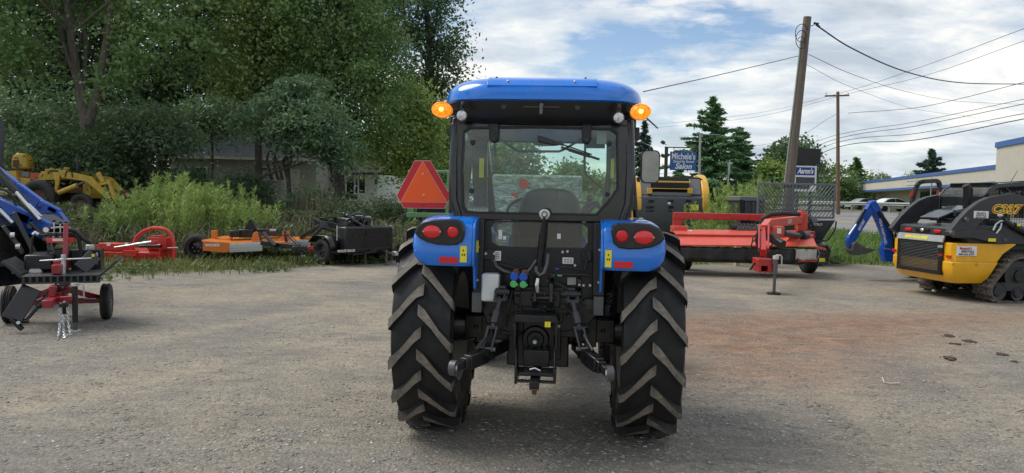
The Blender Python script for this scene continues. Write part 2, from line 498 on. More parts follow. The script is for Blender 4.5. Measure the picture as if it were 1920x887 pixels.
def leaf(name, c0, c1, c2, trans=0.35, sc=0.7):
    t = NT(name); p = t.pos()
    n = t.noise(p, sc, 4, 0.6); n2 = t.noise(p, 14, 2)
    f = t.math('ADD', t.math('MULTIPLY', n, 0.65), t.math('MULTIPLY', n2, 0.35))
    c = t.ramp(f, [(0.36, c0), (0.5, c1), (0.64, c2)])
    b = t.n.new('ShaderNodeBsdfPrincipled'); t.l.new(c, b.inputs['Base Color']); b.inputs['Roughness'].default_value = 0.5
    b.inputs['Specular IOR Level'].default_value = 0.35
    tl = t.n.new('ShaderNodeBsdfTranslucent'); t.l.new(t.mix(0.3, c, (0.10, 0.16, 0.03)), tl.inputs[0])
    m = t.n.new('ShaderNodeMixShader'); m.inputs[0].default_value = trans
    t.l.new(b.outputs[0], m.inputs[1]); t.l.new(tl.outputs[0], m.inputs[2]); t.l.new(m.outputs[0], t.out.inputs[0])
leaf('leaf_dark', (0.062, 0.114, 0.059), (0.098, 0.164, 0.081), (0.157, 0.236, 0.099))
leaf('leaf_mid', (0.098, 0.176, 0.070), (0.160, 0.263, 0.094), (0.256, 0.362, 0.123))
leaf('leaf_olive', (0.127, 0.207, 0.067), (0.210, 0.306, 0.090), (0.328, 0.428, 0.130))
leaf('leaf_sumac', (0.101, 0.180, 0.102), (0.159, 0.250, 0.137), (0.235, 0.336, 0.167))
leaf('leaf_yellowgreen', (0.172, 0.275, 0.078), (0.284, 0.400, 0.109), (0.456, 0.539, 0.137))
leaf('needle', (0.092, 0.190, 0.102), (0.143, 0.273, 0.131), (0.237, 0.385, 0.174), 0.15)
leaf('needle_blue', (0.064, 0.107, 0.089), (0.096, 0.151, 0.121), (0.146, 0.205, 0.157), 0.15)
leaf('needle_light', (0.084, 0.158, 0.059), (0.139, 0.232, 0.084), (0.205, 0.308, 0.112), 0.2)
leaf('weed', (0.074, 0.110, 0.044), (0.128, 0.175, 0.068), (0.209, 0.250, 0.102), 0.3, 0.5)
leaf('weed_dark', (0.054, 0.083, 0.041), (0.089, 0.125, 0.058), (0.135, 0.175, 0.076), 0.3, 0.5)
leaf('weed_bright', (0.194, 0.289, 0.084), (0.292, 0.404, 0.112), (0.421, 0.518, 0.168), 0.35, 0.6)
leaf('grass_leaf', (0.085, 0.115, 0.028), (0.14, 0.165, 0.045), (0.24, 0.235, 0.085), 0.3, 0.8)
leaf('grass_green', (0.075, 0.15, 0.03), (0.115, 0.21, 0.04), (0.17, 0.26, 0.06), 0.3, 0.5)
leaf('dry_stalk', (0.10, 0.085, 0.055), (0.17, 0.145, 0.095), (0.26, 0.22, 0.15), 0.15, 2)
paint('clod_soil', (0.075, 0.045, 0.03), 0.95, 0.0, 0.35, 0.3, scale=30)
# ================================================================== ground
def S(a, b, x):
    t = min(1.0, max(0.0, (x-a)/(b-a)))
    return t*t*(3-2*t)
def lerp_tab(tab, x):
    if x <= tab[0][0]: return tab[0][1]
    for (a, p), (b, q) in zip(tab, tab[1:]):
        if x <= b: return p+(q-p)*(x-a)/(b-a)
    return tab[-1][1]
EDGE = [(-40, 13.0), (-9, 13.2), (-6.6, 13.6), (-4.5, 15.6), (-3.4, 18.2), (0, 19.2), (3, 17.6), (6, 18.4), (9, 19.0), (10.6, 18.0), (12.2, 14.0), (13.5, 8.0), (15, -60)]
def lot_edge(x): return lerp_tab(EDGE, x)
def H(x, y):
    l = 1-S(3, 14, x)
    h = l*(0.5*S(17, 26, y)*(1-0.6*S(-5, 0, x))+2.6*S(26, 80, y))
    h += 0.8*S(9, 36, x)
    h -= 6*S(150, 700, math.hypot(x, y))
    return h
def axis_vals(spec):
    out = []
    for a, b, st in spec:
        n = max(1, round((b-a)/st))
        out += [a+(b-a)*i/n for i in range(n)]
    out.append(spec[-1][1])
    return out
gx = axis_vals([(-900, -200, 100), (-200, -60, 20), (-60, -20, 4), (-20, -9, 1.0), (-9, 12, 0.22), (12, 40, 1.0), (40, 120, 8), (120, 300, 30), (300, 900, 100)])
gy = axis_vals([(-60, -4, 8), (-4, 2, 1), (2, 20, 0.22), (20, 34, 1.0), (34, 100, 4), (100, 300, 25), (300, 1200, 100)])
rng = np.random.default_rng(11)
def hash_noise(x, y):
    return (math.sin(x*1.7+0.6*math.sin(y*2.3))+math.sin(y*2.1+1.3*math.sin(x*1.1))+0.6*math.sin(x*5.3+y*3.1)+0.6*math.sin(y*6.1-x*4.4))/3.2
TRK = [((2.2, 3.5), (4.6, 14.5)), ((3.4, 3.2), (5.9, 14.0)), ((-5.5, 4.2), (-1.0, 13.5)), ((-4.2, 3.8), (0.4, 13.0)), ((6.6, 6.0), (2.0, 16.5)), ((7.6, 6.6), (3.2, 16.8))]
def rut(x, y):
    m = 0.0
    for (ax, ay), (bx, by) in TRK:
        dx, dy = bx-ax, by-ay; t = ((x-ax)*dx+(y-ay)*dy)/(dx*dx+dy*dy)
        if -0.05 < t < 1.05:
            ox = 0.25*math.sin(t*5+ax); d = abs((x-ax)*dy-(y-ay)*dx)/math.hypot(dx, dy)+ox*0.5
            m = max(m, math.exp(-(d/0.17)**2)*min(1, max(0, (0.5-abs(t-0.5))*6)))
    return m
def micro(x, y):
    if -12 < x < 14 and 1 < y < 22: return 0.010*hash_noise(x*1.3, y*1.3)-0.014*rut(x, y)
    return 0.0
g = MB()
nx, ny = len(gx), len(gy)
g.v = [(x, y, H(x, y)+micro(x, y)) for y in gy for x in gx]
g.f = [(j*nx+i, j*nx+i+1, (j+1)*nx+i+1, (j+1)*nx+i) for j in range(ny-1) for i in range(nx-1)]
gme = bpy.data.meshes.new('ground'); gme.from_pydata(g.v, [], g.f)
gme.polygons.foreach_set('use_smooth', [True]*len(gme.polygons))
at = gme.attributes.new('grass', 'FLOAT', 'POINT')
ar = gme.attributes.new('redsoil', 'FLOAT', 'POINT')
def grass_mask(x, y):
    m = S(-1.2, 1.2, y-lot_edge(x)-0.4*hash_noise(x*0.9, y*0.7))
    return max(m, S(12.5, 14.5, x))
REDS = [(G(1400, 640), 1.5, 1.2, 1.0), (G(1330, 615), 1.4, 0.8, 0.6), (G(1500, 620), 1.6, 0.9, 0.9), (G(1600, 600), 1.8, 0.9, 0.5), (G(1420, 700), 1.2, 0.6, 0.6), (G(1750, 600), 1.6, 0.7, 0.55), (G(1900, 590), 1.2, 0.7, 0.5)]
def red_mask(x, y):
    return min(1.0, sum(w*math.exp(-((x-c.x)/a)**2-((y-c.y)/b)**2) for c, a, b, w in REDS))
at.data.foreach_set('value', [grass_mask(v[0], v[1]) for v in g.v])
ar.data.foreach_set('value', [red_mask(v[0], v[1]) for v in g.v])
au = gme.attributes.new('rut', 'FLOAT', 'POINT'); au.data.foreach_set('value', [rut(v[0], v[1]) if -12 < v[0] < 14 and 1 < v[1] < 20 else 0.0 for v in g.v])
t = NT('ground_mat'); p = t.pos()
def attrib(t, nm):
    a = t.n.new('ShaderNodeAttribute'); a.attribute_name = nm; return a.outputs['Fac']
big = t.noise(p, 0.55, 6, 0.6, 0.4); med = t.noise(p, 3.2, 6, 0.65); fine = t.noise(p, 38, 6, 0.72)
pv = t.voro(p, 55, 'Color'); pd = t.voro(p, 55, 'Distance'); pv2 = t.voro(p, 140, 'Color')
wide = t.noise(p, 0.22, 5, 0.6, 0.8); streak = t.noise(t.mapping(p, (0.5, 1.6, 1), (0, 0, 0), (0, 0, 0.35)), 1.3, 6, 0.62, 0.5)
gr = t.ramp(big, [(0.32, (0.158, 0.148, 0.134)), (0.46, (0.208, 0.190, 0.164)), (0.57, (0.262, 0.228, 0.180)), (0.68, (0.285, 0.240, 0.180))])
gr = t.mix(t.ramp(streak, [(0.42, 0.0), (0.66, 0.7)]), gr, (0.300, 0.270, 0.222))
gr = t.mix(t.ramp(wide, [(0.40, 0.55), (0.56, 0.0)]), gr, (0.165, 0.160, 0.152))
gr = t.mix(t.math('MULTIPLY', attrib(t, 'rut'), t.ramp(streak, [(0.35, 0.2), (0.6, 0.75)])), gr, (0.30, 0.262, 0.205))
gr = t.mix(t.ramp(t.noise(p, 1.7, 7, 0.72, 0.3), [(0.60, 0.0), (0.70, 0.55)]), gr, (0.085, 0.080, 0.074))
rs = t.math('MULTIPLY', attrib(t, 'redsoil'), t.ramp(t.math('ADD', t.math('MULTIPLY', med, 0.5), t.math('MULTIPLY', streak, 0.5)), [(0.33, 0.25), (0.52, 1.0)]))
gr = t.mix(rs, gr, t.ramp(med, [(0.35, (0.165, 0.098, 0.068)), (0.6, (0.262, 0.172, 0.122))]))
gr = t.mix(0.7, gr, t.mix(1.0, gr, t.ramp(t.noise(t.mapping(p, (0.7, 1.5, 1), (3, 1, 0), (0, 0, 0.2)), 5.5, 8, 0.72, 0.4), [(0.30, (0.62, 0.63, 0.66)), (0.5, (1.0, 0.99, 0.97)), (0.68, (1.30, 1.24, 1.13))]), 'MULTIPLY'))
gr = t.mix(0.22, gr, t.mix(1.0, gr, t.ramp(t.sep(pv)[0], [(0.1, 0.35), (0.5, 0.9), (0.95, 1.9)]), 'MULTIPLY'))
gr = t.mix(0.38, gr, t.mix(1.0, gr, t.ramp(fine, [(0.3, 0.5), (0.7, 1.5)]), 'MULTIPLY'))
gr = t.mix(0.18, gr, t.mix(1.0, gr, t.ramp(t.sep(pv2)[1], [(0.1, 0.4), (0.9, 1.7)]), 'MULTIPLY'))
so = t.ramp(t.noise(p, 2.0, 6, 0.65), [(0.3, (0.055, 0.072, 0.022)), (0.5, (0.115, 0.118, 0.045)), (0.7, (0.19, 0.165, 0.085))])
gm = t.math('ADD', attrib(t, 'grass'), t.math('MULTIPLY', t.math('SUBTRACT', t.noise(p, 2.2, 6, 0.7), 0.5), 1.5))
gm = t.ramp(gm, [(0.42, 0.0), (0.62, 1.0)])
colr = t.mix(gm, gr, so)
hgt = t.math('ADD', t.math('MULTIPLY', pd, -0.8), t.math('MULTIPLY', fine, 0.8))
t.bsdf(colr, 0.92, 0, t.bump(hgt, 0.7, 0.014), 0, 0.25)
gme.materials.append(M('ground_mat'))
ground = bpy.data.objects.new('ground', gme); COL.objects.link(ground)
tag(ground, 'grey gravel lot with tan and reddish patches, grassy at its edges', None, None, 'structure')

# loose stones on the lot
def stones(n, y0, y1, smin, smax, seed, patch=None):
    r = np.random.default_rng(seed)
    u = r.random(n)
    y = 1/(1/y0-(1/y0-1/y1)*u)
    x = (r.random(n)*2-1)*(y*0.80+0.8)
    s = smin+(smax-smin)*r.random(n)**4.5
    keep = np.array([grass_mask(a, b) < 0.6 and (patch is None or hash_noise(a*0.55+patch, b*0.75) > 0.12+0.25*r.random()) for a, b in zip(x, y)])
    x, y, s = x[keep], y[keep], s[keep]
    n = len(x)
    base = np.array([(1, 0, 0), (0, 1, 0), (-1, 0, 0), (0, -1, 0), (0, 0, 1.0), (0, 0, -0.5)], float)
    tris = np.array([(0, 1, 4), (1, 2, 4), (2, 3, 4), (3, 0, 4), (1, 0, 5), (2, 1, 5), (3, 2, 5), (0, 3, 5)])
    vv = base[None]*(0.6+0.8*r.random((n, 6, 1)))
    sc = np.stack([1+0.5*r.random(n), 0.7+0.5*r.random(n), 0.14+0.20*r.random(n)], 1)*s[:, None]
    vv = vv*sc[:, None, :]
    a = r.random(n)*2*PI
    ca, sa = np.cos(a), np.sin(a)
    X = vv[..., 0]*ca[:, None]-vv[..., 1]*sa[:, None]; Y = vv[..., 0]*sa[:, None]+vv[..., 1]*ca[:, None]
    z = np.array([H(a, b)+micro(a, b) for a, b in zip(x, y)])
    vv = np.stack([X+x[:, None], Y+y[:, None], vv[..., 2]+(z+s*0.02)[:, None]], 2)
    me = bpy.data.meshes.new('gravel_stones')
    me.vertices.add(n*6); me.vertices.foreach_set('co', vv.reshape(-1).astype(np.float32))
    fi = (tris[None]+(np.arange(n)*6)[:, None, None]).reshape(-1)
    me.loops.add(len(fi)); me.loops.foreach_set('vertex_index', fi.astype(np.int32))
    me.polygons.add(n*8); me.polygons.foreach_set('loop_start', np.arange(0, n*24, 3, dtype=np.int32))
    me.update(calc_edges=True)
    c = r.random(n)
    at = me.attributes.new('tone', 'FLOAT', 'POINT'); at.data.foreach_set('value', np.repeat(c, 6).astype(np.float32))
    me.materials.append(M('stone'))
    o = bpy.data.objects.new('gravel_stones', me); COL.objects.link(o)
    return tag(o, 'loose grey gravel stones strewn over the lot' if patch is None else 'coarser grey stones gathered in patches on the lot', None, None, 'stuff')
t = NT('stone'); tn = attrib(t, 'tone')
t.bsdf(t.ramp(tn, [(0.0, (0.15, 0.147, 0.142)), (0.45, (0.25, 0.238, 0.218)), (0.85, (0.33, 0.308, 0.27)), (1.0, (0.50, 0.48, 0.44))]), 0.9)
stones(60000, 3.2, 20, 0.003, 0.018, 5)
stones(60000, 3.2, 16, 0.005, 0.021, 6, 4.0)

# ================================================================== road
def strip(name, x0, x1, ys, dz, m, nxs=4):
    b = MB()
    b.sheet([[(x0+(x1-x0)*i/nxs, y, H(x0+(x1-x0)*i/nxs, y)+dz) for i in range(nxs+1)] for y in ys])
    return b.build(name, m)
t = NT('asphalt'); p = t.pos(); n = t.noise(p, 0.4, 6, 0.6); n2 = t.noise(p, 30, 4, 0.7)
t.bsdf(t.mix(0.35, t.ramp(n, [(0.3, (0.165, 0.166, 0.165)), (0.7, (0.215, 0.213, 0.205))]), t.ramp(n2, [(0.3, 0.12), (0.7, 0.27)])), 0.9)
paint('line_white', (0.62, 0.62, 0.60), 0.7, 0, 0.1, 0.25)
paint('line_yellow', (0.62, 0.42, 0.06), 0.7, 0, 0.1, 0.3)
ysr = axis_vals([(-40, 100, 4), (100, 300, 20)])
road = strip('road', 15.8, 33.5, ysr, 0.05, 'asphalt', 16)
tag(road, 'pale asphalt road running past the lot beyond the verge', None, None, 'structure')
for x0, w, m in ((16.7, 0.14, 'line_white'), (21.0, 0.12, 'line_yellow'), (21.35, 0.12, 'line_yellow'), (24.2, 0.12, 'line_yellow'), (28.0, 0.14, 'line_white')):
    l = strip('road_line', x0, x0+w, ysr, 0.056, m, 1); l.parent = road

# ================================================================== grasses and weeds
def blades(n, pts, hmin, hmax, width, seed, bend=0.35):
    """n curved blades as two quads each, rooted at pts (n,3)"""
    r = np.random.default_rng(seed)
    h = hmin+(hmax-hmin)*r.random(n)
    a = r.random(n)*2*PI; d = np.stack([np.cos(a), np.sin(a), np.zeros(n)], 1)
    s = np.stack([-np.sin(a), np.cos(a), np.zeros(n)], 1)*(width*(0.6+0.8*r.random(n)))[:, None]
    b = bend*(0.3+r.random(n))
    up = np.array([0, 0, 1.0])
    m1 = pts+d*(h*b*0.25)[:, None]+up*(h*0.55)[:, None]
    m2 = pts+d*(h*b)[:, None]+up*(h*(1-0.25*b))[:, None]
    q1 = np.stack([pts-s, pts+s, m1+s*0.8, m1-s*0.8], 1)
    q2 = np.stack([m1-s*0.8, m1+s*0.8, m2+s*0.15, m2-s*0.15], 1)
    return np.concatenate([q1, q2], 0)
def leafquads(c, l, w, seed, updir=0.5, ax=None):
    """diamond leaves at centres c (n,3)"""
    r = np.random.default_rng(seed); n = len(c)
    if ax is None:
        d = r.normal(size=(n, 3)); d[:, 2] = d[:, 2]*0.7-0.25
    else: d = ax+r.normal(size=(n, 3))*0.35
    d /= np.linalg.norm(d, axis=1)[:, None]
    k = r.normal(size=(n, 3))*(1-updir); k[:, 2] += updir
    s = np.cross(d, k); s /= np.linalg.norm(s, axis=1)[:, None]+1e-9
    l = l*(0.6+0.8*r.random(n)); w = w*(0.6+0.8*r.random(n))
    d = d*l[:, None]/2; s = s*w[:, None]/2
    return np.stack([c-d, c+s-d*0.1, c+d, c-s-d*0.1], 1)
def Hv(x, y): return np.array([H(a, b) for a, b in zip(x, y)])
def weeds_at(x, y, h, seed, per=24, ll=0.13, lw=0.035, droop=0.1, spread=0.14):
    """upright leafy stems: returns polygons"""
    r = np.random.default_rng(seed); n = len(x)
    z = Hv(x, y); base = np.stack([x, y, z], 1)
    lean = r.normal(size=(n, 2))*0.12
    top = base+np.stack([lean[:, 0]*h, lean[:, 1]*h, h], 1)
    tt = r.random((n, per))**0.75
    c = base[:, None]*(1-tt[..., None])+top[:, None]*tt[..., None]
    ang = r.random((n, per))*2*PI; rad = spread*h[:, None]*(1.08-tt)*r.random((n, per))**0.5+0.02
    ax = np.stack([np.cos(ang), np.sin(ang), 0.55+0*ang-droop], 2)
    c = c+ax*rad[..., None]
    q = leafquads(c.reshape(-1, 3), ll, lw, seed+1, 0.5, ax.reshape(-1, 3))
    w = 0.006
    st = np.stack([base-[w, 0, 0], base+[w, 0, 0], top+[w*0.4, 0, 0], top-[w*0.4, 0, 0]], 1)
    return np.concatenate([q, st], 0)
def scatter(n, x0, x1, y0, y1, seed, cond=None):
    r = np.random.default_rng(seed)
    x = x0+(x1-x0)*r.random(n); y = y0+(y1-y0)*r.random(n)
    if cond:
        k = np.array([cond(a, b) for a, b in zip(x, y)]); x, y = x[k], y[k]
    return x, y
def stuff(name, q, m, label):
    o = bpy.data.objects.new(name, np_mesh(name, q, 4, m)); COL.objects.link(o)
    return tag(o, label, None, None, 'stuff')
# short grass along the lot edge (left and centre), sparse at the rim
def gcond(a, b, rr=np.random.default_rng(3)):
    return rr.random() < grass_mask(a, b)*(0.35+0.65*(0.5+0.5*hash_noise(a*1.1, b*1.3)))
x, y = scatter(52000, -17, 4, 12.2, 21, 21, gcond)
q = blades(len(x), np.stack([x, y, Hv(x, y)], 1), 0.05, 0.26, 0.008, 22, 0.6)
stuff('verge_grass', q, 'grass_leaf', 'short yellowish grass along the edge of the gravel')
x, y = scatter(42000, 2.5, 16.5, 15, 46, 23, lambda a, b: grass_mask(a, b) > 0.45+0.4*random.random())
q = blades(len(x), np.stack([x, y, Hv(x, y)], 1), 0.08, 0.34, 0.013, 24, 0.6)
stuff('roadside_grass', q, 'grass_green', 'bright green grass between the lot and the road')
x, y = scatter(26000, -6, 16, 24, 60, 25, lambda a, b: abs(a) < b*0.36)
q = blades(len(x), np.stack([x, y, Hv(x, y)], 1), 0.15, 0.5, 0.03, 26, 0.6)
stuff('meadow_grass', q, 'grass_green', 'bright green meadow grass beyond the machines')
# weedy bank on the left: low in front, tall behind
def bank_h(a, b):
    return (0.16+0.5*S(16.8, 20.5, b))*(0.85+0.45*hash_noise(a*0.9, b*1.1))+0.3*max(0, hash_noise(a*0.35+2, b*0.4))*S(17, 19, b)
CAP = [(0, 374), (238, 374), (262, 345), (300, 342), (420, 352), (470, 372), (560, 388), (640, 380), (760, 385)]
def px_of(x, y, z):
    d = V((x, y, z))-CP; k = FOC/d.dot(FW); u0, v0 = d.x*k, -d.dot(UP)*k
    return u0*math.cos(ROLL)-v0*math.sin(ROLL)+960, u0*math.sin(ROLL)+v0*math.cos(ROLL)+443.5
def capped(x, y, h):
    out = []
    for a, b, c in zip(x, y, h):
        px, _ = px_of(a, b, 1.0); top = P(px, lerp_tab(CAP, px)+14*hash_noise(a, b), b).z-H(a, b)
        out.append(max(0.12, min(c, top*(0.75+0.25*abs(hash_noise(a*7, b*5))))))
    return np.array(out)
def bcond(a, b): return -0.62*b-6 < a < -0.02*b-0.2 and b > 16.2+0.8*hash_noise(a, 1.0) and not (b < 17.6 and random.random() < 0.6)
x, y = scatter(9500, -22, -0.8, 16.3, 27, 31, bcond)
h = np.array([bank_h(a, b) for a, b in zip(x, y)])*(0.6+0.5*np.random.default_rng(32).random(len(x)))
h = capped(x, y, h)
half = np.random.default_rng(33).random(len(x)) < np.array([0.5+0.4*hash_noise(a*0.5, b*0.5) for a, b in zip(x, y)])
stuff('bank_weeds', weeds_at(x[half], y[half], h[half], 34, 30, 0.16, 0.05), 'weed', 'dense green weeds covering the bank behind the implements')
stuff('bank_undergrowth', weeds_at(x[~half], y[~half], h[~half]*0.95, 35, 30, 0.15, 0.05), 'weed_dark', 'darker green undergrowth mixed through the weedy bank')
x, y = scatter(1500, -18, -1.5, 16.6, 23, 36, bcond)
h = np.array([bank_h(a, b) for a, b in zip(x, y)])*(0.6+0.6*np.random.default_rng(37).random(len(x)))
q = blades(len(x)*5, np.repeat(np.stack([x, y, Hv(x, y)], 1), 5, 0)+np.random.default_rng(38).normal(size=(len(x)*5, 3))*[0.12, 0.12, 0], 0.35, 0.95, 0.006, 39, 0.4)
stuff('dry_stalks', q, 'dry_stalk', 'dry brown stalks standing among the bank weeds')

# thin weeds straying onto the gravel edge
def scond(a, b): return 0.02 < grass_mask(a, b) < 0.97 and hash_noise(a*1.4, b*1.7) > 0.05
x, y = scatter(5200, -14, 4, 12, 19, 41, scond)
h = 0.05+0.22*np.random.default_rng(42).random(len(x))**2
stuff('straggling_weeds', weeds_at(x, y, h, 43, 14, 0.07, 0.022, 0.1, 0.35), 'weed', 'straggling low weeds creeping onto the gravel edge')
# ================================================================== blue cab tractor
def ell(cx, cz, rx, rz, n=28, p=2.0, a0=0.0):
    out = []
    for i in range(n):
        a = 2*PI*i/n+a0; c, s = math.cos(a), math.sin(a)
        out.append((cx+rx*math.copysign(abs(c)**(2/p), c), cz+rz*math.copysign(abs(s)**(2/p), s)))
    return out
def rrect(x0, x1, z0, z1, r, k=4):
    out = []
    for cx, cz, a0 in ((x1-r, z1-r, 0), (x0+r, z1-r, 90), (x0+r, z0+r, 180), (x1-r, z0+r, 270)):
        for i in range(k+1):
            a = R(a0+90*i/k); out.append((cx+r*math.cos(a), cz+r*math.sin(a)))
    return out
def ringprism(mb, outer, inner, a, b, axis='y'):
    def q(p, t): return {'x': (t, p[0], p[1]), 'y': (p[0], t, p[1]), 'z': (p[0], p[1], t)}[axis]
    n = len(outer)
    mb.add([q(p, a) for p in outer]+[q(p, a) for p in inner]+[q(p, b) for p in outer]+[q(p, b) for p in inner],
           [f for i in range(n) for j in [(i+1) % n] for f in ((i, j, n+j, n+i), (2*n+i, 3*n+i, 3*n+j, 2*n+j), (i, 2*n+i, 2*n+j, j), (n+i, n+j, 3*n+j, 3*n+i))])
    return mb
def pathprism(mb, pts, w, a, b):
    """flat strip of width w following pts (x,z), from y=a to y=b"""
    for p, q in zip(pts, pts[1:]):
        mb.bar((p[0], (a+b)/2, p[1]), (q[0], (a+b)/2, q[1]), w, abs(b-a), (0, 1, 0))
    return mb
TR = Th('blue_tractor', 'blue cab tractor seen from behind with big black rear tyres and orange triangle', 'tractor', (0.205, 5.08, 0), R(-4.5))
t_ = TR.y
def tq(px, py, y):
    p = TR.y(px, py, y); return (p.x, p.z)
# --- rear wheels
RT, RC = 0.69, 0.652
prof = [(-0.15, 0.36), (-0.172, 0.42), (-0.188, 0.49), (-0.197, 0.56), (-0.202, 0.605), (-0.190, 0.632), (-0.10, RC-0.003), (0, RC+0.004)]
prof = prof+[(-h, r) for h, r in prof[-2::-1]]
tyre_me = MB().lathe(prof, (0, 0, 0), (1, 0, 0), 56).mesh('tyre', 'tractor_tyre', 50)
rim = MB()
rim.lathe([(-0.17, 0.375), (-0.15, 0.355), (-0.05, 0.33), (-0.03, 0.30), (-0.05, 0.2), (-0.04, 0.12), (-0.04, 0.0)], (0, 0, 0), (1, 0, 0), 40)
rim.lathe([(0.17, 0.375), (0.15, 0.355), (0.05, 0.33), (0.03, 0.30)], (0, 0, 0), (1, 0, 0), 40)
rim_me = rim.mesh('rim', 'rim_grey', 40)
def lug_mesh(s, wob=0):
    rw = random.Random(wob)
    xs = [-0.014, 0.03, 0.08, 0.13, 0.175, 0.205, 0.212]
    top = [RT, RT, RT, RT-0.001, RT-0.004, RT-0.014, RT-0.07]
    hw = [0.036, 0.034, 0.030, 0.028, 0.029, 0.030, 0.026]
    dl = [0.0, -0.045, -0.125, -0.21, -0.285, -0.33, -0.345]
    vs = []; fs = []; mi = []
    for x, rt, h, d in zip(xs, top, hw, dl):
        h *= rw.uniform(0.90, 1.10); rt -= rw.uniform(0, 0.004); d += rw.uniform(-0.006, 0.006)
        for rr, w in ((rt-0.055, h+0.011), (rt, h)):
            for sg in (-1, 1):
                a = d+sg*w/RT
                vs.append((s*x, -rr*math.cos(a), rr*math.sin(a)))
    for i in range(len(xs)-1):
        o = i*4; e = o+4
        fs += [(o+2, o+3, e+3, e+2), (o, e, e+2, o+2) if 1 else 0, (o+1, o+3, e+3, e+1)][:3]; mi += [1, 0, 0]
    fs += [(0, 1, 3, 2), (len(vs)-4, len(vs)-3, len(vs)-1, len(vs)-2)]; mi += [0, 0]
    me = bpy.data.meshes.new('lug'); me.from_pydata(vs, [], fs)
    me.materials.append(M('tractor_tyre')); me.materials.append(M('lug_top'))
    me.polygons.foreach_set('material_index', mi)
    import bmesh
    bm = bmesh.new(); bm.from_mesh(me); bmesh.ops.recalc_face_normals(bm, faces=bm.faces); bm.to_mesh(me); bm.free()
    return me
lugL, lugR = [lug_mesh(-1, k+1) for k in range(5)], [lug_mesh(1, k+11) for k in range(5)]
NL = 16
for sx, off in ((-1, 0.10), (1, 0.235)):
    w = child('rear_wheel', tyre_me, TR, (sx*0.703, 0, RT-0.008)); w.scale = (0.94, 1, 1)
    child('rim', rim_me, w, (0, 0, 0), (0, 0, 0 if sx > 0 else PI))
    for k in range(NL):
        a = 2*PI*k/NL+off
        child('lug', lugL[k % 5], w, (0, 0, 0), (-a, 0, 0))
        child('lug', lugR[(k+2) % 5], w, (0, 0, 0), (-a-PI/NL, 0, 0))
# --- front wheels, hood, chassis (ahead of the cab)
fprof = [(-0.09, 0.24), (-0.125, 0.30), (-0.13, 0.38), (-0.10, 0.44), (0, 0.455), (0.10, 0.44), (0.13, 0.38), (0.125, 0.30), (0.09, 0.24)]
ft = MB().lathe(fprof, (0, 0, 0), (1, 0, 0), 36).mesh('tyre', 'tractor_tyre', 50)
fr = MB().lathe([(0.09, 0.25), (0.03, 0.2), (0.05, 0.08), (0.05, 0.0)], (0, 0, 0), (1, 0, 0), 28).mesh('rim', 'rim_grey', 40)
for sx in (-1, 1):
    w = child('front_wheel', ft, TR, (sx*0.62, 2.12, 0.455)); child('rim', fr, w, rot=(0, 0, 0 if sx > 0 else PI))
hd = MB()
hd.loft([[(x*s, y, 0.95+(z-0.95)*zs) for x, z in rrect(-0.33, 0.33, 0.80, 1.30, 0.10)] for y, s, zs in ((1.12, 1, 1.0), (1.8, 0.97, 0.98), (2.4, 0.92, 0.9), (2.62, 0.8, 0.75), (2.68, 0.6, 0.5))])
hd.build('hood', 'blue', TR, 0.01)
ch = MB()
ch.bb((-0.20, -0.28, 0.48), (0.20, 1.2, 0.86)).bb((-0.17, 1.2, 0.45), (0.17, 2.5, 0.8)).bb((-0.55, 2.04, 0.40), (0.55, 2.2, 0.55))
ch.bb((-0.42, 0.2, 0.62), (0.42, 1.1, 0.9))
ch.build('chassis', 'black', TR, 0.01)
for s in (-1, 1):
    ax = MB()
    ax.cyl((s*0.16, 0, 0.70), (s*0.42, 0, 0.70), 0.13, 0.10, 20)
    ax.bb((s*0.20, -0.13, 0.62), (s*0.50, 0.11, 0.775)); ax.cyl((s*0.42, 0, 0.69), (s*0.64, 0, 0.69), 0.10, 0.13, 20)
    ax.bb((s*0.30, -0.19, 0.60), (s*0.38, -0.13, 0.79))
    for k in range(8):
        a = 2*PI*k/8; ax.cyl((s*0.41, 0.14*math.cos(a), 0.70+0.14*math.sin(a)), (s*0.44, 0.14*math.cos(a), 0.70+0.14*math.sin(a)), 0.012, n=6)
    ax.build('axle_housing', 'black', TR, 0.006)
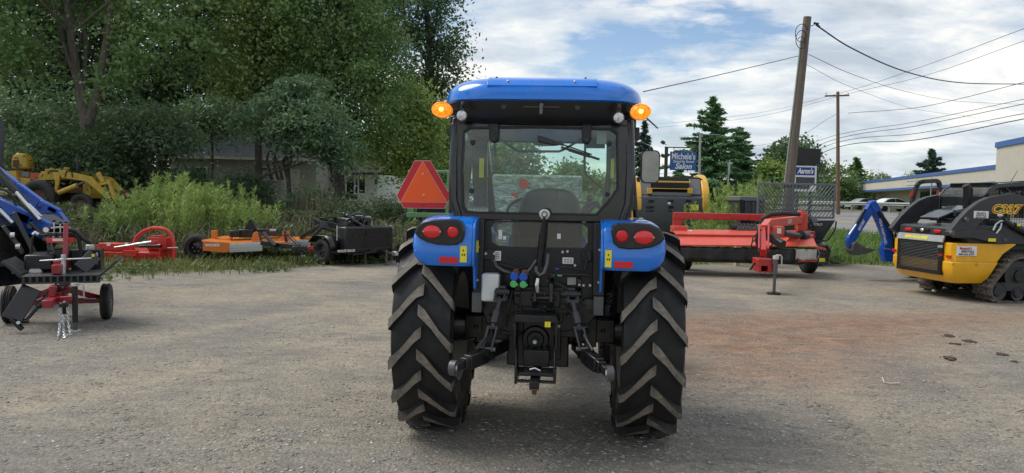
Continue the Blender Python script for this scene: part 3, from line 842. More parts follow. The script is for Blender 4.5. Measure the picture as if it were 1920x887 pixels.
# --- fenders
def fender(s):
    x0, x1 = 0.385, 0.755
    base = [(0.62, 1.16), (0.50, 1.30), (0.30, 1.40), (0.0, 1.446), (-0.30, 1.452), (-0.48, 1.450), (-0.58, 1.442), (-0.645, 1.418), (-0.685, 1.37), (-0.70, 1.30), (-0.704, 1.235), (-0.703, 1.18), (-0.690, 1.158), (-0.60, 1.165)]
    xs = [x0, x0+0.012, 0.45, 0.52, 0.60, 0.65, 0.69, 0.72, 0.742, x1]
    r = 0.115
    rows = []
    for x in xs:
        e = 0.0
        if x > x1-r: e = r*(1-math.sqrt(max(0, 1-((x-(x1-r))/r)**2)))
        if x < x0+0.012: e = 0.006
        row = []
        for y, z in base:
            zz = z
            if z > 1.32: zz = z-e*(z-1.32)/0.13*1.0
            else: zz = z+e*(1.32-z)/0.16*0.95
            yy = y+(e*0.55 if y < -0.3 else -e*0.3)
            row.append((s*x, yy, zz))
        rows.append(row)
    m = MB(); m.sheet(rows)
    o = m.build('fender', 'blue', TR, 0, 60)
    so = o.modifiers.new('solid', 'SOLIDIFY'); so.thickness = 0.016; so.offset = -1
    # inner side wall with its leg running down
    m2 = MB()
    wall = [(y, z-0.004) for y, z in base[:-1]]+[(-0.665, 1.17), (-0.615, 1.02), (-0.57, 1.0), (-0.50, 1.08), (-0.30, 1.25), (0.3, 1.25), (0.60, 1.14)]
    m2.prism(wall, s*0.372, s*0.386, 'x')
    m2.build('fender_side', 'blue', o, 0.003)
    # fender lining
    m3 = MB(); a_ = []
    for k in range(13):
        a = R(-5+k*15); a_.append(a)
    m3.sheet([[(s*x, -0.735*math.cos(a)*(0.9 if a < R(30) else 1), 0.69+0.735*math.sin(a)*0.97) for a in a_[3:]] for x in (0.39, 0.74)])
    l = m3.build('fender_lining', 'black_plastic', o)
    # lamp bezel
    def bez(px, py): return tq(px, py, -0.712)
    if s < 0: pts = [(777, 437), (781, 424), (793, 415), (812, 411.5), (840, 411), (858, 412), (867, 416), (871, 425), (871.5, 440), (867, 453), (857, 459), (840, 460), (820, 459), (800, 454), (786, 447)]
    else: pts = [(1145.5, 433), (1147, 424), (1155, 419), (1170, 418), (1196, 418), (1220, 420), (1236, 427), (1244, 438), (1246, 449), (1238, 457), (1222, 464), (1202, 467), (1178, 467.5), (1160, 465), (1150, 456)]
    out = [bez(*p) for p in pts]; cx = sum(p[0] for p in out)/len(out); cz = sum(p[1] for p in out)/len(out)
    inn = [(cx+(p[0]-cx)*0.93, cz+(p[1]-cz)*0.90) for p in out]
    m4 = MB(); m4.loft([[(p[0], -0.66, p[1]) for p in out], [(p[0], -0.709, p[1]) for p in out], [(p[0], -0.716, p[1]) for p in inn]])
    bz = m4.build('lamp_bezel', 'black_gloss', o)
    for px, py, rx, ry, nm in (((810, 434, 17.5, 12.5, 'tail_lamp'), (849, 435, 11, 11, 'reflector')) if s < 0 else ((1207.5, 445, 18.5, 13, 'tail_lamp'), (1166, 442.5, 11.5, 11.5, 'reflector'))):
        c = tq(px, py, -0.712); k = 0.00316
        l = MB(); ringprism(l, ell(c[0], c[1], (rx+4)*k, (ry+4)*k), ell(c[0], c[1], rx*k, ry*k), -0.724, -0.70)
        l.build('lamp_rim', 'black', bz)
        l = MB(); ov = ell(c[0], c[1], rx*k, ry*k)
        l.loft([[(x, -0.70, z) for x, z in ov], [(x, -0.720, z) for x, z in ov], [(c[0]+(x-c[0])*0.8, -0.7265, c[1]+(z-c[1])*0.8) for x, z in ov], [(c[0]+(x-c[0])*0.4, -0.729, c[1]+(z-c[1])*0.4) for x, z in ov]])
        l.build(nm, 'tail_red' if nm == 'tail_lamp' else 'reflector_red', bz)
        if nm == 'tail_lamp':
            for sg in (-1, 1): l2 = MB().cyl((c[0]+sg*rx*k*0.93, -0.71, c[1]), (c[0]+sg*rx*k*0.93, -0.727, c[1]), 0.005, n=8); l2.build('screw', 'bolt', bz)
    rect = (824, 858, 481, 494) if s < 0 else (1152, 1186, 490, 503)
    a = tq(rect[0], rect[2], -0.70); b = tq(rect[1], rect[3], -0.70)
    MB().bb((a[0], -0.7075, a[1]), (b[0], -0.690, b[1])).build('red_reflector_strip', 'reflector_red', o, 0.001)
    rect = (863, 875, 461, 492) if s < 0 else (1135, 1146, 469, 501)
    a = tq(rect[0], rect[2], -0.70); b = tq(rect[1], rect[3], -0.70)
    sk = MB().bb((a[0], -0.7065, a[1]), (b[0], -0.695, b[1])).build('warning_sticker', 'sticker_yellow', o)
    for fx, fz, w_, h_ in ((0.5, 0.72, 0.006, 0.012), (0.35, 0.46, 0.007, 0.010), (0.68, 0.46, 0.007, 0.013)):
        xx = a[0]+(b[0]-a[0])*fx; zz = b[1]+(a[1]-b[1])*fz
        MB().bb((xx-w_/2, -0.7075, zz-h_/2), (xx+w_/2, -0.706, zz+h_/2)).build('sticker_print', 'ink', sk)
    if s < 0:
        MB().bb((-0.3715, -0.60, 1.235), (-0.368, -0.53, 1.305)).build('warning_sticker', 'sticker_yellow', o)
    for px, py in (((781, 476), (793, 484)) if s < 0 else ((1222, 494), (1237, 486))):
        c = tq(px, py, -0.69); l = MB(); l.loft([[(x, -0.64, z) for x, z in ell(c[0], c[1], 0.017, 0.022, 16, 3)], [(x, -0.69, z) for x, z in ell(c[0], c[1], 0.016, 0.02, 16, 3)]])
        l.build('moulded_boss', 'blue', o, 0.002)
    return o
fender(-1); fender(1)
# --- cab roof
def roofring(z, ins, n=72, x=0.628, y0=-0.62, y1=1.02, p=5.0):
    cy = (y0+y1)/2; ry = (y1-y0)/2
    return [(a, b+cy, z) for a, b in ell(0, 0, x-ins, ry-ins, n, p)]
rf = MB()
rf.loft([roofring(2.149, 0.03), roofring(2.150, 0.012), roofring(2.158, 0.0), roofring(2.20, 0.002), roofring(2.235, 0.016), roofring(2.265, 0.046), roofring(2.288, 0.09), roofring(2.303, 0.15), roofring(2.311, 0.23), roofring(2.314, 0.4)])
roof = rf.build('roof', 'blue', TR, 0, 50)
hp = MB()
pr = [(-0.604, 2.238), (-0.574, 2.268), (-0.531, 2.291), (-0.47, 2.3055), (-0.40, 2.3125)]
hp.loft([[(x, y-0.0015, z+0.0015) for y, z in pr]+[(x, y+0.02, z-0.015) for y, z in pr[::-1]] for x in (-0.327, 0.327)])
hp.build('roof_hatch', 'blue', roof, 0.002)
for x in (-0.205, 0.195): MB().ball((x, -0.58, 2.268), 0.008, 8, 6).build('screw', 'bolt', roof)
for x in (-0.28, 0.26): MB().ball((x, -0.50, 2.300), 0.008, 8, 6).build('screw', 'black', roof)
un = MB()
un.loft([roofring(2.150, 0.020), roofring(2.135, 0.024), roofring(2.075, 0.055), roofring(2.035, 0.10), roofring(2.02, 0.16)])
und = un.build('roof_underside', 'black_plastic', TR, 0, 40)
MB().bb((-0.11, -0.588, 2.108), (0.11, -0.575, 2.132)).build('vent_trim', 'black', und, 0.004)
lt = MB(); lt.cyl((0.002, -0.61, 2.125), (0.002, -0.585, 2.125), 0.014); lt.bar((0.002, -0.612, 2.13), (0.0, -0.625, 2.068), 0.018, 0.012); lt.build('latch', 'grey_metal', und, 0.003)
for x in (-0.225, 0.215): MB().cyl((x, -0.59, 2.115), (x, -0.575, 2.115), 0.017, n=14).build('bolt', 'black', und, 0.002)
# --- lamps under the roof corners
for s, am, wl_, sg in ((-1, (829, 206), (866, 217), -1), (1, (1201, 210), (1160, 221), 1)):
    c = tq(am[0], am[1], -0.60)
    o_ = MB(); ringprism(o_, ell(c[0], c[1], 0.060, 0.046), ell(c[0], c[1], 0.052, 0.039), -0.625, -0.56)
    al = o_.build('indicator_lamp', 'amber', TR, 0.002)
    l = MB(); ov = ell(c[0], c[1], 0.053, 0.040)
    l.loft([[(x, -0.56, z) for x, z in ov], [(x, -0.618, z) for x, z in ov], [(c[0]+(x-c[0])*0.75, -0.630, c[1]+(z-c[1])*0.75) for x, z in ov], [(c[0]+(x-c[0])*0.3, -0.634, c[1]+(z-c[1])*0.3) for x, z in ov]])
    l.build('lens', 'amber', al)
    MB().ball((c[0], -0.632, c[1]), (0.016, 0.006, 0.014), 10, 6).build('bulb', 'bulb', al)
    MB().loft([[(x, -0.565, z) for x, z in ell(c[0], c[1], 0.056, 0.043)], [(x, -0.50, z) for x, z in ell(c[0]-s*0.02, c[1], 0.03, 0.03)]]).build('housing', 'black', al)
    MB().bar((c[0]-s*0.01, -0.52, c[1]), (s*0.50, -0.45, 2.08), 0.035, 0.03).build('arm', 'black', al)
    c = tq(wl_[0], wl_[1], -0.60)
    w = MB(); w.lathe([(-0.04, 0.012), (-0.03, 0.026), (0.0, 0.034), (0.012, 0.036), (0.012, 0.030), (0.008, 0.030)], (c[0], -0.60, c[1]), (0, -1, 0), 24)
    wo_ = w.build('work_lamp', 'black', TR)
    MB().lathe([(0.006, 0.032), (0.014, 0.029), (0.017, 0.015), (0.018, 0.0)], (c[0], -0.60, c[1]), (0, -1, 0), 24).build('lens', 'lamp_lens', wo_)
    MB().bar((c[0], -0.59, c[1]+0.03), (c[0]+0.002, -0.575, c[1]+0.085), 0.022, 0.012).cyl((c[0], -0.60, c[1]+0.075), (c[0], -0.60, c[1]+0.055), 0.008, n=8).build('bracket', 'black', wo_, 0.002)
a = TR.y(1206, 216, -0.5); b = TR.y(1234, 241, -0.5)
MB().tube([a, b], [0.006, 0.004], 6).build('antenna', 'black', TR)
# --- cab frame, rear
YR = -0.44
cf = MB()
for s in (-1, 1):
    cf.tube([(s*0.535, -0.42, 2.06), (s*0.548, -0.43, 1.80), (s*0.545, -0.44, 1.55), (s*0.50, -0.44, 1.40)], 0.030, 10)
    cf.bar((s*0.545, 0.40, 2.06), (s*0.60, 0.42, 1.50), 0.05, 0.06)
    cf.bar((s*0.60, 0.42, 1.50), (s*0.55, 0.40, 0.90), 0.05, 0.06)
    cf.bar((s*0.52, 1.00, 2.06), (s*0.44, 1.12, 1.28), 0.05, 0.05)
    cf.bar((s*0.545, -0.40, 2.045), (s*0.52, 1.0, 2.045), 0.07, 0.06)
cf.bar((-0.52, 1.0, 2.045), (0.52, 1.0, 2.045), 0.06, 0.06).bar((-0.54, -0.42, 2.04), (0.54, -0.42, 2.04), 0.05, 0.05)
cab = cf.build('cab_frame', 'black_gloss', TR, 0.006)
# door rails outside the pillars
for s, xs in ((-1, ((848, 852), (857, 861))), (1, ((1168, 1172), (1180, 1186)))):
    m = MB()
    if s < 0:
        m.tube([TR.y(853, 238, -0.1), TR.y(851, 300, -0.1), TR.y(845, 400, -0.1)], 0.016, 8).tube([TR.y(862, 240, -0.2), TR.y(857, 300, -0.2), TR.y(853, 400, -0.2)], 0.014, 8)
        m.bb((-0.56, -0.30, 1.96), (-0.60, -0.05, 2.03))
    else:
        m.tube([TR.y(1180, 245, -0.1), TR.y(1185, 300, -0.1), TR.y(1192, 408, -0.1)], 0.018, 8).tube([TR.y(1172, 240, -0.2), TR.y(1176, 300, -0.2), TR.y(1180, 405, -0.2)], 0.014, 8)
        m.bb((0.56, -0.30, 1.95), (0.61, -0.05, 2.03)); q = TR.y(1187, 380, -0.12); m.bb((q.x-0.03, -0.16, q.z-0.05), (q.x+0.02, -0.08, q.z+0.05))
    m.build('door_rail', 'black', TR, 0.003)
# rear window: frame ring and pane
win = [(870, 246), (880, 239.5), (1010, 238), (1146, 242), (1157, 250), (1158, 300), (1158, 354), (1140, 380), (1118, 403), (1000, 401), (890, 398.5), (874, 397), (868, 388), (866, 320)]
fo = [(845, 232), (878, 226), (1010, 224), (1152, 230), (1183, 235), (1184, 300), (1184, 370), (1184, 408), (1136, 416), (1005, 414), (880, 411), (852, 409), (851, 390), (848, 320)]
wi = [tq(x, y, YR) for x, y in win]; wo2 = [tq(x, y, YR) for x, y in fo]
rg = MB(); ringprism(rg, wo2, wi, YR-0.005, YR+0.05)
rwf = rg.build('rear_window_frame', 'black_gloss', TR, 0.004)
cxw = sum(p[0] for p in wi)/len(wi); czw = sum(p[1] for p in wi)/len(wi)
seal = MB(); ringprism(seal, [(cxw+(p[0]-cxw)*1.012, czw+(p[1]-czw)*1.02) for p in wi], [(cxw+(p[0]-cxw)*0.985, czw+(p[1]-czw)*0.97) for p in wi], YR-0.014, YR-0.006)
seal.build('seal', 'black_plastic', rwf, 0.003)
pane = MB(); pane.prism([(cxw+(p[0]-cxw)*0.995, czw+(p[1]-czw)*0.99) for p in wi], YR+0.006, YR+0.011)
rear_pane = pane.build('rear_window_pane', 'cab_glass', TR)
# hinges, wiper, window stays
for px, py in ((926, 246), (1100, 248)):
    c = tq(px, py, -0.47); m = MB()
    m.prism([(c[0]-0.031, c[1]+0.05), (c[0]+0.031, c[1]+0.05), (c[0]+0.029, c[1]-0.045), (c[0]+0.015, c[1]-0.068), (c[0]-0.015, c[1]-0.068), (c[0]-0.029, c[1]-0.045)], -0.475, -0.455)
    m.bb((c[0]-0.052, -0.475, c[1]+0.045), (c[0]+0.052, -0.44, c[1]+0.058))
    h = m.build('hinge', 'black_plastic', rwf, 0.005)
    MB().cyl((c[0], -0.475, c[1]-0.046), (c[0], -0.482, c[1]-0.046), 0.012, n=10).build('bolt', 'black', h)
w = MB(); a, b = TR.y(1008, 259, -0.48), TR.y(1058, 272, -0.48)
w.loft([[tuple(p+V((0, dy, dz))) for dy, dz in ((-.012, -.016), (.012, -.016), (.012, .016), (-.012, .016))] for p in (a, a.lerp(b, 0.3))]+[[tuple(b+V((0, dy, dz))) for dy, dz in ((-.006, -.006), (.006, -.006), (.006, .006), (-.006, .006))]])
w.bar(b, TR.y(1110, 290, -0.475), 0.008, 0.008)
wp = w.build('wiper_arm', 'black', TR, 0.002)
a, b = TR.y(1052, 276, -0.465), TR.y(1124, 299, -0.465)
MB().bar(a, b, 0.008, 0.014).bar(a.lerp(b, .2), a.lerp(b, .75), 0.014, 0.02).build('wiper_blade', 'black', wp)
st = MB()
def rail(pts, y, r): st.tube([TR.y(px, py, y) for px, py in pts], r, 8)
rail([(927, 262), (929, 300), (929, 318), (924, 326), (886, 358)], YR+0.03, 0.0075)
rail([(1098, 262), (1096, 300), (1096, 318), (1100, 328), (1138, 362)], YR+0.03, 0.0075)
rail([(936, 260), (966, 281), (974, 284), (1048, 284), (1056, 281), (1092, 260)], YR+0.03, 0.0075)
rail([(888, 270), (889, 350)], YR+0.05, 0.011); rail([(1140, 272), (1139, 330)], YR+0.05, 0.009); rail([(1139, 325), (1138, 362)], YR+0.05, 0.005)
st.build('window_stay', 'charcoal', rwf)
for px, py in ((886, 267), (884, 358), (1142, 270), (1139, 364)):
    c = tq(px, py, YR); MB().cyl((c[0], YR+0.005, c[1]), (c[0], YR-0.022, c[1]), 0.017, 0.013, 14).build('stay_knob', 'black_plastic', rwf)
# --- rear lower panel with small window
plo = [(898, 413), (1005, 415), (1118, 419), (1122, 440), (1122, 500), (1118, 520), (1005, 516), (905, 510), (898, 500), (898, 450)]
lwi = [(928, 417), (1005, 417), (1092, 420), (1102, 427), (1102, 455), (1095, 465), (1005, 464), (935, 461), (922, 452), (920, 425)]
rg = MB(); ringprism(rg, [tq(x, y, -0.44) for x, y in plo], [tq(x, y, -0.44) for x, y in lwi], -0.452, -0.40)
lp = rg.build('lower_rear_panel', 'black_plastic', TR, 0.004)
MB().prism([tq(x, y, -0.43) for x, y in lwi], -0.435, -0.43).build('lower_window_pane', 'lower_glass', TR)
for px, py, wd, hh in ((938, 440, 3.5, 9), (946, 446, 3, 3.5), (1048, 443, 3.5, 5)):
    c = tq(px, py, -0.44); MB().bb((c[0]-wd*.0032, -0.439, c[1]-hh*.0032), (c[0]+wd*.0032, -0.4365, c[1]+hh*.0032)).build('glass_sticker', 'sticker_white', lp)
# side posts below the cab
for px0, px1, y0, y1, g0, g1, py0, py1 in ((888, 905, 411, 552, 885, 903, 548, 586), (1114, 1133, 417, 556, 1113, 1131, 556, 592)):
    a = tq(px0, y0, -0.52); b = tq(px1, y1, -0.52)
    p_ = MB().bb((a[0], -0.52, a[1]), (b[0], -0.40, b[1])).build('cab_post', 'black', TR, 0.006)
    a2 = tq(g0, py0, -0.53); b2 = tq(g1, py1, -0.53)
    MB().bb((a2[0], -0.535, a2[1]), (b2[0], -0.45, b2[1])).build('grey_foot', 'grey_metal', p_, 0.003)
    for k in range(4):
        zz = a[1]+(b[1]-a[1])*(0.15+0.22*k); MB().cyl(((a[0]+b[0])/2, -0.52, zz), ((a[0]+b[0])/2, -0.526, zz), 0.008, n=8).build('bolt', 'bolt' if k in (1, 3) else 'black', p_)
# side and front panes, floor
for s in (-1, 1):
    MB().add([(s*0.56, -0.38, 2.02), (s*0.565, 0.40, 2.02), (s*0.60, 0.42, 1.50), (s*0.57, -0.40, 1.50)], [(0, 1, 2, 3)]).build('side_window_pane', 'cab_glass', TR)
    MB().add([(s*0.565, 0.40, 2.02), (s*0.53, 1.0, 2.02), (s*0.45, 1.12, 1.25), (s*0.60, 0.42, 1.25)], [(0, 1, 2, 3)]).build('door_pane', 'cab_glass', TR)
MB().add([(-0.52, 1.0, 2.02), (0.52, 1.0, 2.02), (0.44, 1.12, 1.30), (-0.44, 1.12, 1.30)], [(0, 1, 2, 3)]).build('windscreen_pane', 'cab_glass', TR)
MB().bb((-0.37, -0.40, 0.88), (0.37, 1.1, 0.93)).bb((-0.37, 0.35, 0.93), (0.37, 1.1, 0.96)).build('cab_floor', 'black', TR)
MB().bb((-0.37, -0.39, 1.38), (-0.30, 0.30, 1.44)).bb((0.30, -0.39, 1.38), (0.37, 0.30, 1.46)).build('side_console', 'black_plastic', TR, 0.01)
# --- seat, wheel, controls
se = MB()
def sring(z, hw, y0, y1): return [(0.055+x, y, z) for x, y in [(a, b) for a, b in ell(0, (y0+y1)/2, hw, (y1-y0)/2, 24, 3.2)]]
se.loft([sring(1.10, 0.20, -0.10, 0.40), sring(1.13, 0.225, -0.12, 0.42), sring(1.22, 0.225, -0.12, 0.42), sring(1.25, 0.20, -0.10, 0.40)])
se.loft([sring(1.22, 0.20, -0.16, -0.04), sring(1.32, 0.215, -0.20, -0.07), sring(1.46, 0.212, -0.24, -0.11), sring(1.56, 0.19, -0.27, -0.15), sring(1.61, 0.15, -0.28, -0.17), sring(1.632, 0.09, -0.275, -0.19), sring(1.636, 0.03, -0.26, -0.21)])
seat = se.build('seat', 'charcoal', TR, 0, 50)
MB().bar((0.10, -0.285, 1.63), (0.10, -0.25, 1.35), 0.012, 0.01).build('seat_strap', 'ink', seat)
sw = MB(); c = V((-0.10, 0.62, 1.47)); n_ = V((0, -0.55, 0.83)).normalized(); a_, b_ = ortho(n_)
sw.tube([c+a_*(0.19*math.cos(2*PI*k/28))+b_*(0.19*math.sin(2*PI*k/28)) for k in range(28)], 0.014, 8, True)
for k in range(3):
    an = PI/2+2*PI*k/3; sw.bar(c, c+a_*(0.19*math.cos(an))+b_*(0.19*math.sin(an)), 0.03, 0.012)
sw.cyl(c, c-n_*0.45, 0.03, 0.05, 10)
sw.build('steering_wheel', 'black', TR)
ds = MB(); ds.bb((-0.28, 0.85, 0.95), (0.12, 1.08, 1.38)); ds.build('dashboard', 'black_plastic', TR, 0.03)
jl = MB()
a = TR.y(1106, 372, 0.15); jl.tube([V((a.x, 0.15, 1.40)), V((a.x, 0.15, a.z-0.02))], 0.016, 8).ball(a, (0.026, 0.026, 0.024), 10, 8)
a = TR.y(1122, 380, 0.05); b = TR.y(1066, 380, 0.05); jl.bar(a, b, 0.014, 0.014).cyl((a.x, 0.05, a.z), (a.x-0.14, 0.05, a.z-0.10), 0.02)
jl.tube([TR.y(1090, 400, 0.1), TR.y(1100, 385, 0.1), TR.y(1112, 380, 0.1), TR.y(1130, 392, 0.1)], 0.014, 8)
jl.build('control_lever', 'black', TR)
MB().loft([[(x, 0.86, z) for x, z in ell(*tq(1026, 261, 0.86), 0.13, 0.055, 20, 3)], [(x, 0.90, z) for x, z in ell(*tq(1026, 261, 0.88), 0.12, 0.05, 20, 3)]]).build('interior_mirror', 'charcoal', TR)
for px, py, w_, h_, mm in ((1128, 258, 9, 12, 'white_plastic'), (1116, 268, 18, 10, 'charcoal'), (903, 315, 4.5, 18, 'sticker_yellow'), (1148, 316, 3, 18, 'sticker_yellow')):
    yy = 0.37 if mm != 'white_plastic' else -0.30
    c = tq(px, py, yy); k = 0.0039 if yy > 0 else 0.0033
    MB().bb((c[0]-w_*k, yy-0.006, c[1]-h_*k), (c[0]+w_*k, yy, c[1]+h_*k)).build({'white_plastic': 'window_card', 'charcoal': 'sun_visor', 'sticker_yellow': 'pillar_sticker'}[mm], mm, TR)
c = tq(904, 300, 0.5); MB().bb((c[0]-0.05, 0.40, 1.50), (c[0]+0.05, 0.47, 2.03)).build('cab_pillar', 'black', TR, 0.01)
# --- wing mirror
c = TR.y(1219, 313, 0.35)
mr = MB(); ov = rrect(c.x-0.068, c.x+0.066, c.z-0.118, c.z+0.118, 0.038)
mr.loft([[(x, 0.32, z) for x, z in ov], [(x, 0.36, z) for x, z in ov], [(c.x+(x-c.x)*0.8, 0.40, c.z+(z-c.z)*0.85) for x, z in ov]])
mir = mr.build('wing_mirror', 'black_plastic', TR)
ov2 = rrect(c.x-0.060, c.x+0.058, c.z-0.110, c.z+0.110, 0.032)
MB().prism(ov2, 0.3165, 0.3195).build('mirror_glass', 'mirror_face', mir)
MB().tube([(0.60, 0.42, 1.98), V((c.x-0.06, 0.40, c.z+0.17)), V((c.x-0.01, 0.40, c.z+0.15)), V((c.x, 0.38, c.z+0.05))], 0.012, 8).build('mirror_arm', 'black', mir)
# --- slow-moving triangle
YS = 0.02
hexo = [(777.5, 301), (807, 301), (846.5, 369), (833.5, 391.5), (757, 390.5), (743.5, 367.5)]
tri = [(793, 303), (838.5, 379.5), (752, 378.5)]
ho = [tq(x, y, YS) for x, y in hexo]; cx = sum(p[0] for p in ho)/6; cz = sum(p[1] for p in ho)/6
sm = MB().prism(ho, YS-0.004, YS).build('slow_vehicle_triangle', 'smv_edge', TR, 0, label='orange triangle in a red six-sided frame')
MB().prism([(cx+(p[0]-cx)*0.978, cz+(p[1]-cz)*0.976) for p in ho], YS-0.0055, YS-0.0042).build('red_border', 'smv_red', sm)
tr_ = [tq(x, y, YS) for x, y in tri]; tcx = sum(p[0] for p in tr_)/3; tcz = sum(p[1] for p in tr_)/3
MB().prism([(tcx+(p[0]-tcx)*1.03, tcz+(p[1]-tcz)*1.03) for p in tr_], YS-0.0068, YS-0.0056).build('triangle_edge', 'smv_edge', sm)
MB().prism(tr_, YS-0.0082, YS-0.0069).build('orange_triangle', 'smv_orange', sm)
for px, py in ((793.5, 326), (795, 365.5)):
    c = tq(px, py, YS); MB().cyl((c[0], YS-0.008, c[1]), (c[0], YS-0.012, c[1]), 0.006, n=8).build('rivet', 'bolt', sm)
c = tq(795, 385.5, YS); text('maker_mark', 'ES', 0.022, 'ink', sm, (c[0], YS-0.0058, c[1]), (1, 0, 0), (0, 0, 1), 0.0004)
br = MB(); br.bar((-0.56, 0.03, 1.55), (-0.66, 0.03, 1.60), 0.03, 0.01).bar((-0.60, 0.03, 1.50), (-0.60, 0.03, 1.70), 0.025, 0.01); br.build('sign_bracket', 'black', sm)
# --- rear linkage
YB = -0.40
bk = MB()
bk.prism([tq(x, y, YB) for x, y in ((905, 505), (1118, 512), (1120, 590), (1100, 612), (1060, 622), (950, 622), (912, 606), (905, 585))], YB-0.01, YB+0.12)
rb = bk.build('rear_bulkhead', 'black', TR, 0.008)
# hydraulic body / rockshaft casting
cs = MB()
cs.bb((-0.15, -0.46, 0.86), (0.19, -0.30, 1.02)).bb((-0.11, -0.50, 0.90), (0.14, -0.40, 1.00)).cyl((-0.21, -0.42, 0.975), (0.27, -0.42, 0.975), 0.045, n=16)
cs.bb((-0.24, -0.40, 0.70), (-0.10, -0.30, 0.86)).bb((0.14, -0.40, 0.70), (0.28, -0.30, 0.86)).bb((-0.12, -0.44, 0.80), (0.16, -0.36, 0.90))
for k in range(7): cs.cyl((-0.16+0.058*k, -0.405, 0.84), (-0.16+0.058*k, -0.42, 0.84), 0.013, n=8)
cs.build('hitch_casting', 'black', TR, 0.01)
# top link bracket and lift arms
tb_ = MB()
for x in (-0.015, 0.085): tb_.prism([(-0.40, 0.98), (-0.40, 0.92), (-0.56, 0.90), (-0.58, 0.95), (-0.52, 1.05), (-0.44, 1.08)], x-0.012, x+0.012, 'x')
tb_.cyl((-0.04, -0.53, 0.96), (0.11, -0.53, 0.96), 0.016); tb_.bb((-0.04, -0.50, 0.90), (0.11, -0.44, 0.94))
tb_.build('top_link_bracket', 'black', TR, 0.006)
MB().tube([TR.y(1008, 548, -0.56), TR.y(1006, 535, -0.57), TR.y(1008, 522, -0.56)], [0.012, 0.016, 0.012], 8).build('sensor_rod', 'steel', TR)
tl = MB(); a, b, c = TR.y(1021, 402, -0.62), TR.y(1017, 440, -0.60), TR.y(1012, 500, -0.58)
tl.tube([a, TR.y(1020, 420, -0.615), b], [0.016, 0.014, 0.02], 10).tube([b, c], 0.022, 12)
top = tl.build('top_link', 'black', TR)
MB().tube([a+V((0.024*math.cos(x), 0, 0.024*math.sin(x))) for x in [2*PI*i/14 for i in range(14)]], 0.011, 8, True).cyl(a+V((0, -0.02, 0)), a+V((0, 0.02, 0)), 0.012).build('ball_end', 'steel', top)
hk = MB(); hk.tube([TR.y(1028, 476, -0.62), TR.y(1026, 495, -0.62), TR.y(1020, 512, -0.62), TR.y(1012, 516, -0.62), TR.y(1005, 508, -0.62), TR.y(1006, 500, -0.62)], 0.010, 8)
hk.build('link_hook', 'grey_metal', top)
tl2 = MB().tube([TR.y(1006, 488, -0.58), TR.y(995, 503, -0.58), TR.y(984, 515, -0.57)], 0.008, 8); tl2.build('link_handle', 'grey_metal', top)
for s in (-1, 1):
    P1 = TR.y(*((941, 548) if s < 0 else (1071, 552)), -0.60)
    P2 = TR.y(*((913, 655) if s < 0 else (1096, 655)), -0.74)
    la = MB(); la.bar((s*0.20+0.04, -0.42, 0.975), P1+V((0, 0.02, 0.01)), 0.045, 0.06); la.cyl(P1+V((-0.04, 0, 0)), P1+V((0.04, 0, 0)), 0.026, n=14)
    la.build('lift_arm', 'black', TR, 0.005)
    d = P2-P1; a = P1.lerp(P2, 0.13); b = P1.lerp(P2, 0.62); c = P1.lerp(P2, 0.80)
    lr = MB()
    for sg in (-1, 1):
        lr.bar(P1+V((sg*0.028, -0.01, 0)), a+V((sg*0.028, 0, -0.01)), 0.012, 0.03)
        lr.bar(b+V((sg*0.026, 0, 0)), P2+V((sg*0.026, 0, 0)), 0.012, 0.032, (0, 1, 0))
    lr.bar(a+V((-0.035, 0, 0)), a+V((0.035, 0, 0)), 0.03, 0.02); lr.bar(b+V((-0.034, 0, 0)), b+V((0.034, 0, 0)), 0.032, 0.02)
    lr.cyl(a, P1.lerp(P2, 0.33), 0.015, n=12).cyl(P1.lerp(P2, 0.33), P1.lerp(P2, 0.55), 0.023, n=14).cyl(P1.lerp(P2, 0.55), b, 0.014, n=12)
    lift = lr.build('lift_rod', 'charcoal', TR, 0.003)
    MB().cyl(P2+V((-0.05, 0, 0)), P2+V((0.05, 0, 0)), 0.013, n=10).cyl(P1+V((-0.045, 0, 0)), P1+V((0.045, 0, 0)), 0.014, n=10).build('pin', 'grey_metal', lift)
    # lower link
    Bp = TR.y(*((851, 690) if s < 0 else (1142, 700)), -0.97)
    F = V((s*0.20+0.03, -0.10, 0.60)); Q = P2+V((0, 0, -0.03))
    ll_ = MB(); ll_.bar(F, Q, 0.03, 0.075); ll_.bar(Q-(Bp-Q)*0.15, Q.lerp(Bp, 0.72), 0.05, 0.07)
    ll_.bar(Q.lerp(Bp, 0.05), Q.lerp(Bp, 0.6), 0.062, 0.085)
    ll_.bar(Q.lerp(Bp, 0.6), Bp, 0.028, 0.05)
    lo = ll_.build('lower_link', 'black', TR, 0.006)
    MB().lathe([(-0.018, 0.022), (-0.018, 0.044), (0.018, 0.044), (0.018, 0.022), (-0.018, 0.022)], Bp, (1, 0.25*s, 0), 20).build('link_eye', 'grey_metal', lo)
    MB().cyl(Bp+V((-0.021, 0, 0)), Bp+V((0.021, 0, 0)), 0.021, 0.021, 14).build('link_ball', 'steel', lo)
    for k in (0.15, 0.45): MB().cyl(Q.lerp(Bp, k)+V((0, -0.03, 0.01)), Q.lerp(Bp, k)+V((0, -0.04, 0.01)), 0.012, n=8).build('bolt', 'black', lo)
    stb = MB(); e = Q.lerp(Bp, 0.35); stb.tube([e+V((0, 0.02, 0.05)), e+V((s*-0.05, 0.12, 0.12)), V((s*0.33, -0.15, 0.70))], 0.012, 8); stb.build('stabiliser', 'black', TR)
